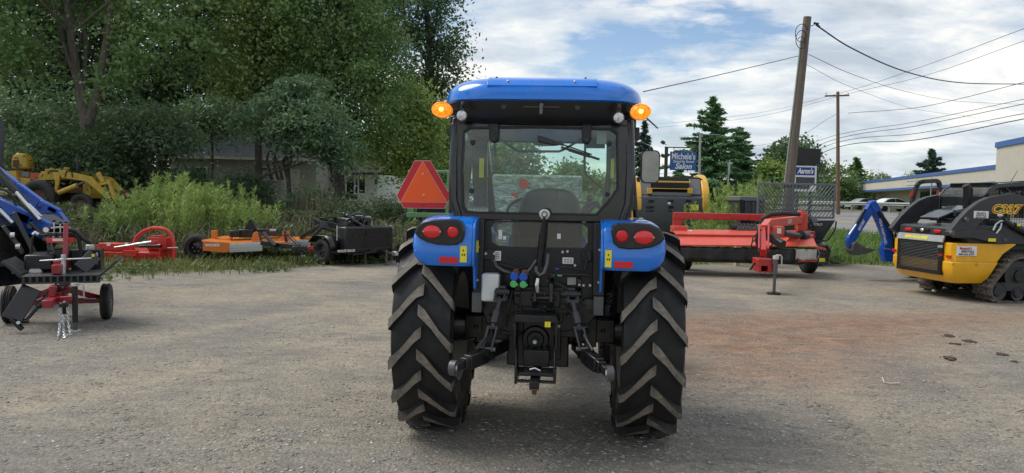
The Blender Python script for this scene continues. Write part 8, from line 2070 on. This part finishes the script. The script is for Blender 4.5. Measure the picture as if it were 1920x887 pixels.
# ================================================================== trees
def limb_path(p0, p1, seed, n=5, sag=0.12):
    r = random.Random(seed); p0, p1 = V(p0), V(p1); L = (p1-p0).length
    out = []
    for i in range(n):
        t = i/(n-1)
        w = math.sin(PI*t)
        out.append(p0.lerp(p1, t)+V((r.uniform(-1, 1), r.uniform(-1, 1), r.uniform(0.2, 1)))*(L*sag*w))
    return out
def decid(name, label, base, trunk, r0, lobes, nclump, nleaf, ll, m, seed, bark='bark', limbs=16, group=None, flatten=0.5, cl=0.62, lw=0.55, cat='tree'):
    """trunk: list of local points; lobes: (cx,cy,cz,rx,ry,rz) local ellipsoids"""
    T = Th(name, label, cat, (base[0], base[1], H(base[0], base[1])-0.05), 0, group)
    r = np.random.default_rng(seed)
    tb = MB()
    n = len(trunk)
    pts = []
    for i in range(n-1):
        for k in range(3): pts.append(V(trunk[i]).lerp(V(trunk[i+1]), k/3))
    pts.append(V(trunk[-1]))
    m_ = len(pts)
    tb.tube(pts, [r0*(1-0.72*i/(m_-1)) for i in range(m_)], 9)
    lob = np.array(lobes, float)
    wgt = lob[:, 3]*lob[:, 4]*lob[:, 5]; wgt = wgt**0.8; wgt /= wgt.sum()
    idx = r.choice(len(lob), nclump, p=wgt)
    d = r.normal(size=(nclump, 3)); d /= np.linalg.norm(d, axis=1)[:, None]
    rad = 0.35+0.70*r.random(nclump)**0.6
    c = lob[idx, :3]+d*lob[idx, 3:]*rad[:, None]
    for k in range(min(limbs, nclump)):
        e = V(c[k]); j = max(2, min(m_-2, int(m_*(0.35+0.55*r.random()))))
        if e.z < pts[j].z-0.6: j = max(1, int(j*0.5))
        pth = limb_path(pts[j], e, seed*50+k)
        rr = r0*(0.42-0.25*j/m_)
        tb.tube(pth, [max(0.012, rr*(1-0.85*i/4)) for i in range(5)], 6)
    tb.build('trunk', bark, T)
    g1 = r.normal(size=(nclump, nleaf, 3))*np.array([cl, cl, cl*flatten])*(0.55+0.75*r.random((nclump, 1, 1)))
    # leaves droop outwards from the clump
    g1[..., 2] -= 0.22*(g1[..., 0]**2+g1[..., 1]**2)/max(cl, 0.2)
    cc = (c[:, None]+g1).reshape(-1, 3)
    q = leafquads(cc, ll, ll*lw, seed+1, 0.45)
    o = bpy.data.objects.new('crown', np_mesh('crown', q, 4, m)); COL.objects.link(o); o.parent = T.o
    return T
def tb(px, Y): 
    w = P(px, 360, Y); return (w.x, w.y)
def loc3(px, py, Y, base):
    w = P(px, py, Y); return (w.x-base[0], w.y-base[1], w.z-H(base[0], base[1]))
def lob(px, py, Y, rx, ry, rz, base):
    return (*loc3(px, py, Y, base), rx, ry, rz)
WOOD = 'trees of the wood behind the bank'
# big ash with the pale leaning trunk
b = tb(162, 27.5)
tr = [(0, 0, 0), loc3(165, 300, 27.5, b), loc3(160, 225, 27.5, b), loc3(146, 150, 27.5, b), loc3(132, 60, 27.5, b), loc3(118, -60, 27.5, b), loc3(112, -220, 27.5, b)]
T = decid('ash_tree', 'big tree with pale leaning forked trunk above the yellow backhoe', b, tr, 0.24,
      [lob(50, 20, 27, 1.5, 2, 1.6, b), lob(30, 110, 26.5, 1.2, 1.2, 0.7, b), lob(280, 60, 26.5, 1.7, 1.6, 1.6, b), lob(262, 150, 26, 1.2, 1.0, 1.1, b),
       lob(150, -130, 28, 4.5, 4, 2.6, b), lob(330, 20, 27, 1.6, 1.6, 1.5, b), lob(120, -90, 29, 3.5, 3, 1.8, b)], 290, 95, 0.20, 'leaf_mid', 101, 'bark', 14, WOOD, 0.45, 0.48)
f2 = MB(); f2.tube([loc3(163, 232, 27.5, b), loc3(178, 190, 27.5, b), loc3(190, 130, 27.5, b), loc3(205, 40, 27.5, b), loc3(215, -80, 27.5, b)], [0.2, 0.17, 0.14, 0.12, 0.08], 8)
f2.build('fork', 'bark', T)
# dark trees further back in the wood
DK = [(-60, 40, 'leftmost dark tree behind the raised blue loader arms'), (110, 42, 'dark tree deep in the wood behind the pale forked trunk'), (300, 41, 'dark tree deep in the wood above the low shed, left of the olive tree'),
      (455, 43, 'dark tree behind the olive-leaved tree'), (610, 44, 'dark tree hidden behind the broad green tree over the shed')]
for i, (px, Yd, lb) in enumerate(DK):
    b = tb(px, Yd)
    decid('wood_tree', lb, b, [(0, 0, 0), (0.2, 0, 4), (0, 0.3, 8), (0.3, 0, 14)], 0.3,
          [(0, 0, 11.5, 4.4, 3.4, 4.5), (-1.2, 0, 5.5, 3.2, 2.6, 3.0), (1.5, -0.5, 6.5, 3.2, 2.6, 3.0), (0, 0, 2.4, 3.4, 2.4, 1.7)], 320, 95, 0.27, 'leaf_dark', 140+i, 'dark_bark', 12, WOOD, 0.45, 0.62)
# olive tree with slim trunk
b = tb(486, 30)
decid('olive_leaved_tree', 'slim dark-trunked tree with olive yellowish leaves, left of the broad tree', b,
      [(0, 0, 0), loc3(484, 250, 30, b), loc3(486, 150, 30, b), loc3(470, 20, 30, b), loc3(465, -120, 30, b)], 0.17,
      [lob(432, 90, 29.5, 1.0, 1.2, 1.2, b), lob(450, 150, 29.5, 1.1, 1.2, 0.9, b), lob(470, 40, 29.5, 1.2, 1.4, 1.1, b), lob(480, -60, 30, 2.2, 2, 1.6, b), lob(415, 130, 29.5, 0.6, 0.8, 0.8, b), lob(520, 70, 30, 1.0, 1.1, 1.3, b)], 170, 75, 0.17, 'leaf_olive', 161, 'dark_bark', 14, WOOD, 0.5, 0.5)
# broad green tree in the middle
b = tb(640, 31)
decid('broad_tree', 'broad mid-green tree rising over the low shed roof', b,
      [(0, 0, 0), loc3(630, 240, 31, b), loc3(625, 120, 31, b), loc3(640, -40, 31, b)], 0.26,
      [lob(610, 40, 30.5, 2.6, 2.3, 2.0, b), lob(700, 60, 31, 1.7, 1.6, 1.6, b), lob(570, 120, 30, 1.7, 1.6, 1.4, b), lob(660, 150, 30, 2.0, 1.7, 1.5, b), lob(720, 150, 31, 1.3, 1.3, 1.0, b),
       lob(640, -90, 31, 3.6, 3, 2.0, b), lob(690, 235, 30, 1.3, 1.2, 1.1, b), lob(540, 40, 31, 1.2, 1.5, 1.4, b)], 330, 95, 0.18, 'leaf_mid', 171, 'dark_bark', 18, WOOD, 0.42, 0.48)
# sumac mass with crooked stems
b = tb(545, 27)
T = decid('sumac_tree', 'bluish-green sumac with crooked bare stems before the shed eave', b,
      [(0, 0, 0), loc3(540, 320, 27, b), loc3(535, 275, 27, b), loc3(540, 230, 27, b)], 0.10,
      [lob(505, 200, 26.5, 0.8, 1.0, 0.35, b), lob(545, 185, 26.8, 0.8, 1.0, 0.35, b), lob(590, 195, 26.3, 0.8, 1.0, 0.35, b), lob(560, 225, 26, 0.9, 0.9, 0.3, b), lob(610, 235, 26.3, 0.8, 0.9, 0.35, b), lob(575, 262, 26, 0.8, 0.8, 0.28, b), lob(630, 270, 26.5, 0.7, 0.8, 0.3, b), lob(480, 240, 27, 0.45, 0.6, 0.2, b), lob(455, 215, 27, 0.4, 0.6, 0.2, b), lob(570, 155, 27, 0.9, 1.0, 0.35, b), lob(640, 292, 26.5, 0.5, 0.6, 0.2, b), lob(520, 245, 26.4, 0.5, 0.7, 0.2, b)], 190, 70, 0.20, 'leaf_sumac', 181, 'dark_bark', 16, WOOD, 0.3, 0.36, 0.32)
st = MB()
for k, (a, c, e) in enumerate(((500, 505, 470), (512, 520, 545), (530, 548, 560), (520, 505, 520))):
    st.tube([loc3(a+10, 335, 27, b), loc3(a, 300, 27, b), loc3(c, 275, 26.9, b), loc3(e, 235, 26.8, b)], [0.06, 0.05, 0.045, 0.03], 6)
st.tube([loc3(470, 340, 27, b), loc3(500, 325, 26.8, b), loc3(540, 312, 26.6, b), loc3(575, 300, 26.5, b)], [0.05, 0.05, 0.04, 0.03], 6)
st.build('stem', 'dark_bark', T)
# tall tree against the sky
b = tb(812, 44)
decid('tall_edge_tree', 'tall dark tree edging the sky left of the cab roof', b,
      [(0, 0, 0), loc3(812, 260, 44, b), loc3(808, 140, 44, b), loc3(800, 20, 44, b), loc3(790, -120, 44, b)], 0.3,
      [lob(840, 130, 44, 1.25, 1.5, 0.9, b), lob(815, 60, 44, 1.5, 1.6, 1.3, b), lob(850, 75, 44, 0.9, 1.0, 0.9, b), lob(780, 10, 44, 2.4, 2, 1.8, b), lob(830, -5, 44, 0.8, 1.0, 0.7, b), lob(770, -90, 44, 2.4, 2, 1.8, b), lob(790, 130, 44, 1.4, 1.4, 1.2, b), lob(800, 190, 44, 2.0, 1.6, 1.5, b), lob(868, 140, 44, 0.5, 0.7, 0.45, b)], 250, 60, 0.22, 'leaf_dark', 191, 'dark_bark', 26, WOOD, 0.55, 0.52)
b = tb(765, 34)
decid('young_maple', 'yellowish-green young tree just left of the orange triangle', b,
      [(0, 0, 0), loc3(765, 300, 34, b), loc3(768, 220, 34, b), loc3(760, 130, 34, b)], 0.12,
      [lob(765, 190, 33.5, 1.2, 1.2, 1.0, b), lob(740, 260, 33, 1.2, 1.2, 1.1, b), lob(790, 240, 33.5, 0.9, 1, 0.9, b), lob(785, 300, 34, 1.0, 1, 0.9, b), lob(690, 270, 32.5, 0.8, 0.8, 0.8, b)], 150, 80, 0.18, 'leaf_yellowgreen', 201, 'dark_bark', 14, WOOD, 0.5, 0.5)
b = tb(815, 46)
decid('back_tree', 'dull green tree seen between the orange triangle and cab pillar', b,
      [(0, 0, 0), (0, 0, 3), (0.2, 0, 6)], 0.15, [lob(815, 260, 46, 1.6, 1.5, 1.6, b), lob(850, 280, 46, 1.4, 1.3, 1.4, b), lob(800, 330, 46, 2.0, 1.5, 1.0, b)], 100, 70, 0.24, 'leaf_olive', 205, 'dark_bark', 8, WOOD, 0.5, 0.6)
# understorey shrubs
SH = [(30, 265, 32, 'leaf_dark', 2.4, 1.1, 'dark shrub at far left behind the yellow seat'), (120, 272, 26.8, 'leaf_dark', 1.8, 0.8, 'dark shrub under the pale forked trunk'),
      (60, 190, 30, 'leaf_sumac', 2.6, 0.9, 'layered dark green shrub left of the pale trunk'), (215, 245, 30, 'leaf_sumac', 1.7, 1.0, 'bluish shrub just right of the pale trunk'),
      (275, 225, 29, 'leaf_sumac', 1.5, 0.8, 'feathery sumac bush above the shed end'), (308, 225, 31, 'leaf_dark', 0.6, 0.5, 'dark bush hanging over the left end of the shed roof'),
      (225, 305, 31, 'leaf_dark', 1.0, 0.5, 'dark low bush behind the yellow loader arm'), (395, 205, 34, 'leaf_sumac', 1.5, 0.7, 'green bush over the middle of the shed roof')]
for i, (px, py, Yd, m, rx, rz, lb) in enumerate(SH):
    b = tb(px, Yd); L = lob(px, py, Yd, rx, rx*0.8, rz, b)
    decid('understory_shrub', lb, b, [(0, 0, 0), (0.1, 0, L[2]*0.5), (0, 0.1, L[2])], 0.07, [L, (L[0]+0.3*rx, L[1], L[2]-0.8*rz, rx*0.8, rx*0.7, rz*0.6), (L[0]-0.4*rx, L[1], L[2]-0.7*rz, rx*0.8, rx*0.7, rz*0.6)],
          110, 60, 0.20, m, 220+i, 'dark_bark', 9, 'understorey shrubs at the edge of the wood', 0.35, 0.5, 0.4, 'shrub')
BU = [(655, 402, 23, 'weed_dark', 1.0, 0.5, 'dark green bush behind the black splitter trailer'), (735, 405, 22.5, 'weed_dark', 0.7, 0.6, 'dark green bush below the orange triangle'),
      (585, 375, 25, 'leaf_dark', 0.8, 0.5, 'dark bush at the foot of the crooked stems'), (455, 345, 27, 'leaf_dark', 1.0, 0.35, 'dark leafy bush along the shed wall'), (345, 335, 28, 'leaf_dark', 0.9, 0.4, 'dark leafy bush at the left end of the shed wall')]
for i, (px, py, Yd, m, rx, rz, lb) in enumerate(BU):
    b = tb(px, Yd); L = lob(px, py, Yd, rx, rx*0.8, rz, b)
    decid('bank_shrub', lb, b, [(0, 0, 0), (0.1, 0, 0.5), (0, 0.1, 1)], 0.04, [L, (L[0], L[1], L[2]*0.5, rx*1.1, rx, rz*0.8)], 110, 80, 0.13, m, 240+i, 'dark_bark', 6, 'shrubs on the bank', 0.6, 0.34, 0.3, 'shrub')
# pale tall weeds that stand out on the bank
PW = [(330, 330, 20.5), (375, 345, 20), (300, 350, 20.5), (415, 350, 21), (350, 370, 19.5), (265, 365, 20.5), (440, 380, 19.6), (235, 385, 19.6)]
for i, (px, py, Yd) in enumerate(PW):
    w = P(px, py, Yd); r = np.random.default_rng(300+i)
    n = 44
    x = w.x+r.normal(size=n)*0.42; y = w.y+r.normal(size=n)*0.3
    hh = np.maximum(0.5, (w.z-H(w.x, w.y))*(0.72+0.33*r.random(n)))
    T = Th('tall_weed_clump', ['tallest feathery bright green weed clump in front of the shed', 'bright feathery weed clump right of the tallest one', 'bright weed clump left of the tallest one', 'bright weed clump rightmost below the shed wall',
        'bright weed clump at the foot of the tallest one', 'bright weed clump right of the yellow loader arm', 'lower bright weed clump above the orange cutter wheel', 'lower bright weed clump below the yellow loader arm'][i], 'weed', (w.x, w.y, 0), 0, 'bright feathery weed clumps on the bank')
    q = weeds_at(x, y, hh, 310+i, 90, 0.15, 0.022, -0.5, 0.13)
    q = q-np.array([w.x, w.y, 0])
    o = bpy.data.objects.new('stalks', np_mesh('stalks', q, 4, 'weed_bright')); COL.objects.link(o); o.parent = T.o
# dead grey brush
for i, (px, py, Yd, lb) in enumerate(((565, 350, 24, 'dead grey brush leaning beside the crooked stems'), (590, 365, 23, 'dead grey brush lower down, above the black trailer'), (300, 275, 30, 'bare dead twigs left of the shed eave'))):
    w = P(px, py, Yd); T = Th('dead_brush', lb, 'brush', (w.x, w.y, H(w.x, w.y)), 0, 'dead brush on the bank')
    r = random.Random(400+i); m = MB()
    for k in range(38):
        a = V((r.uniform(-.4, .4), r.uniform(-.3, .3), 0)); hh = (w.z-H(w.x, w.y))*r.uniform(0.7, 1.25)
        e = a+V((r.uniform(-.5, .9), r.uniform(-.4, .4), hh))
        m.tube(limb_path(a, e, r.random(), 4, 0.1), [0.014, 0.011, 0.008, 0.004], 4)
    m.build('twigs', 'dry_stalk', T)
# roadside weeds on the right
RW = [(1385, 350, 23, 60, 'tall pale green weed bush between baler and grey grille'), (1345, 385, 22, 40, 'shorter pale weed bush beside the yellow baler'), (1440, 335, 30, 30, 'far pale weeds above the grey tailgate'), (1352, 425, 19.5, 30, 'low green weeds behind the red mower deck')]
for i, (px, py, Yd, n, lb) in enumerate(RW):
    w = P(px, py, Yd); r = np.random.default_rng(500+i)
    x = w.x+r.normal(size=n)*0.33; y = w.y+r.normal(size=n)*0.3
    hh = np.maximum(0.4, (w.z-H(w.x, w.y))*(0.72+0.35*r.random(n)))
    T = Th('roadside_weed', lb, 'weed', (w.x, w.y, 0), 0, 'weeds by the road')
    q = weeds_at(x, y, hh, 510+i, 80, 0.16, 0.024, -0.5, 0.12)-np.array([w.x, w.y, 0])
    o = bpy.data.objects.new('stalks', np_mesh('stalks', q, 4, 'weed_bright')); COL.objects.link(o); o.parent = T.o

def conifer(name, label, base, h, wid, m, seed, dens=1.0, droop=0.15, start=0.08, gap=0.0, ql=0.55, up=0.0, group=None):
    T = Th(name, label, 'tree', (base[0], base[1], H(base[0], base[1])-0.1), 0, group)
    r = np.random.default_rng(seed)
    tr = MB(); tr.tube([(0, 0, 0), (0.05, 0, h*0.5), (0, 0, h*0.985)], [h*0.022, h*0.014, 0.02], 8)
    nb = int(h*13*dens); C = []; A = []
    for k in range(nb):
        t = start+(1-start)*(k+r.random())/nb
        z = h*t; L = wid*(1-t)**0.95*(0.5+0.75*r.random())+0.10
        if gap and r.random() < gap: L *= 0.45
        a = r.random()*2*PI; d = np.array([math.cos(a), math.sin(a), 0])
        rise = up+0.35*(t-0.35)
        if k % 3 == 0 and L > 0.5: tr.tube([(0, 0, z), tuple(d*L*0.5+[0, 0, z+rise*L*0.5]), tuple(d*L*0.92+[0, 0, z+(rise-droop)*L*0.92])], [0.045, 0.03, 0.012], 4)
        nq = int(8+34*L*1.1)
        s = r.random(nq)**0.75
        side = np.array([-d[1], d[0], 0]); off = (r.random(nq)*2-1)*(0.10+0.24*L*(1-s)*0.6)
        c = d[None]*(s*L)[:, None]+side[None]*off[:, None]; c[:, 2] = z+(rise*s-droop*s*s)*L+r.normal(size=nq)*0.05-abs(off)*0.25
        ax = d[None]+side[None]*np.sign(off)[:, None]*0.8
        ax = ax+np.array([0, 0, rise-droop*1.2])
        C.append(c); A.append(ax)
    tr.build('trunk', 'dark_bark', T)
    C = np.concatenate(C); A = np.concatenate(A); A /= np.linalg.norm(A, axis=1)[:, None]
    q = leafquads(C, ql, ql*0.34, seed+1, 0.6, A)
    o = bpy.data.objects.new('crown', np_mesh('crown', q, 4, m)); COL.objects.link(o); o.parent = T.o
    return T
def con_px(name, label, px, pytop, Yd, wid, m, seed, **k):
    w = P(px, pytop, Yd)
    conifer(name, label, (w.x, w.y), w.z-H(w.x, w.y)+0.1, wid, m, seed, **k)
con_px('white_pine', 'tallest shaggy pine right of the blue salon sign', 1338, 183, 70, 7.0, 'needle', 601, dens=1.35, gap=0.4, up=0.14, ql=0.6)
con_px('white_pine', 'second shaggy pine, lower and right of the tallest pine', 1388, 240, 74, 6.6, 'needle', 602, dens=1.35, gap=0.4, up=0.08, ql=0.6)
con_px('narrow_spruce', 'narrow spruce seen between cab and wing mirror', 1209, 228, 80, 2.9, 'needle_blue', 603, dens=1.0, droop=0.3, ql=0.6)
con_px('store_spruce', 'dark spruce rising behind the long store roof', 1748, 281, 112, 4.8, 'needle_blue', 604, dens=1.0, droop=0.15, up=0.25, gap=0.2, ql=0.8, start=0.3)
con_px('light_larch', 'light green conical tree left of the store', 1606, 297, 118, 3.6, 'needle_light', 605, dens=1.4, ql=0.9)
con_px('edge_pine', 'dark pine low behind the salon sign posts', 1275, 300, 90, 3.2, 'needle', 606, dens=1.0, ql=0.7)
def crown_tree(name, label, px, pyc, Yd, rx, rz, m, seed, n=140, ll=0.4, lobes=None):
    b = tb(px, Yd); L = lob(px, pyc, Yd, rx, rx*0.9, rz, b)
    ls = [L, (L[0]-rx*0.4, L[1], L[2]-rz*0.6, rx*0.8, rx*0.8, rz*0.7), (L[0]+rx*0.45, L[1], L[2]-rz*0.7, rx*0.75, rx*0.8, rz*0.7)]
    decid(name, label, b, [(0, 0, 0), (0.1, 0, L[2]*0.5), (0, 0, L[2])], 0.16, ls, n, 46, ll, m, seed, 'dark_bark', 10, None, 0.5, 0.7)
crown_tree('sign_tree', 'leafy dark tree behind the leaning pole and black sign board', 1487, 292, 72, 2.1, 1.7, 'leaf_dark', 620, 150)
crown_tree('sign_tree', 'light green lower tree left of the leaning pole', 1452, 322, 70, 1.5, 1.4, 'leaf_yellowgreen', 621, 90)
crown_tree('roadside_tree', 'green tree around the foot of the crossarm pole', 1567, 335, 100, 2.6, 2.2, 'leaf_mid', 622, 120)
crown_tree('roadside_tree', 'round green tree right of the light green conical tree', 1640, 345, 125, 3.0, 2.0, 'leaf_mid', 623, 110)
crown_tree('store_tree', 'small green treetop left of the spruce behind the store', 1712, 338, 120, 1.8, 1.2, 'leaf_yellowgreen', 624, 50)
crown_tree('field_tree', 'green tree on the meadow seen through the cab glass', 960, 300, 62, 2.2, 2.4, 'leaf_mid', 625, 150)
crown_tree('field_tree', 'leafy tree left in the cab rear window', 905, 300, 60, 2.0, 2.4, 'leaf_olive', 626, 150)
crown_tree('field_tree', 'small round tree in the middle of the cab rear window', 1072, 328, 66, 1.6, 1.2, 'leaf_mid', 627, 100)
crown_tree('field_tree', 'low trees at the right edge of the cab rear window', 1128, 345, 66, 1.6, 1.0, 'leaf_olive', 628, 80)
# far woods closing the horizon
r = np.random.default_rng(77); C = []
for k in range(900):
    a = R(-10+75*r.random()); dd = 230+60*r.random()
    C.append(np.array([dd*math.sin(a), dd*math.cos(a), H(dd*math.sin(a), dd*math.cos(a))+1+6.0*r.random()**1.4])[None]+r.normal(size=(26, 3))*[2.2, 1.8, 1.1])
q = leafquads(np.concatenate(C), 1.5, 0.9, 78, 0.4)
stuff('far_woods', q, 'leaf_mid', 'distant line of green woods along the horizon')
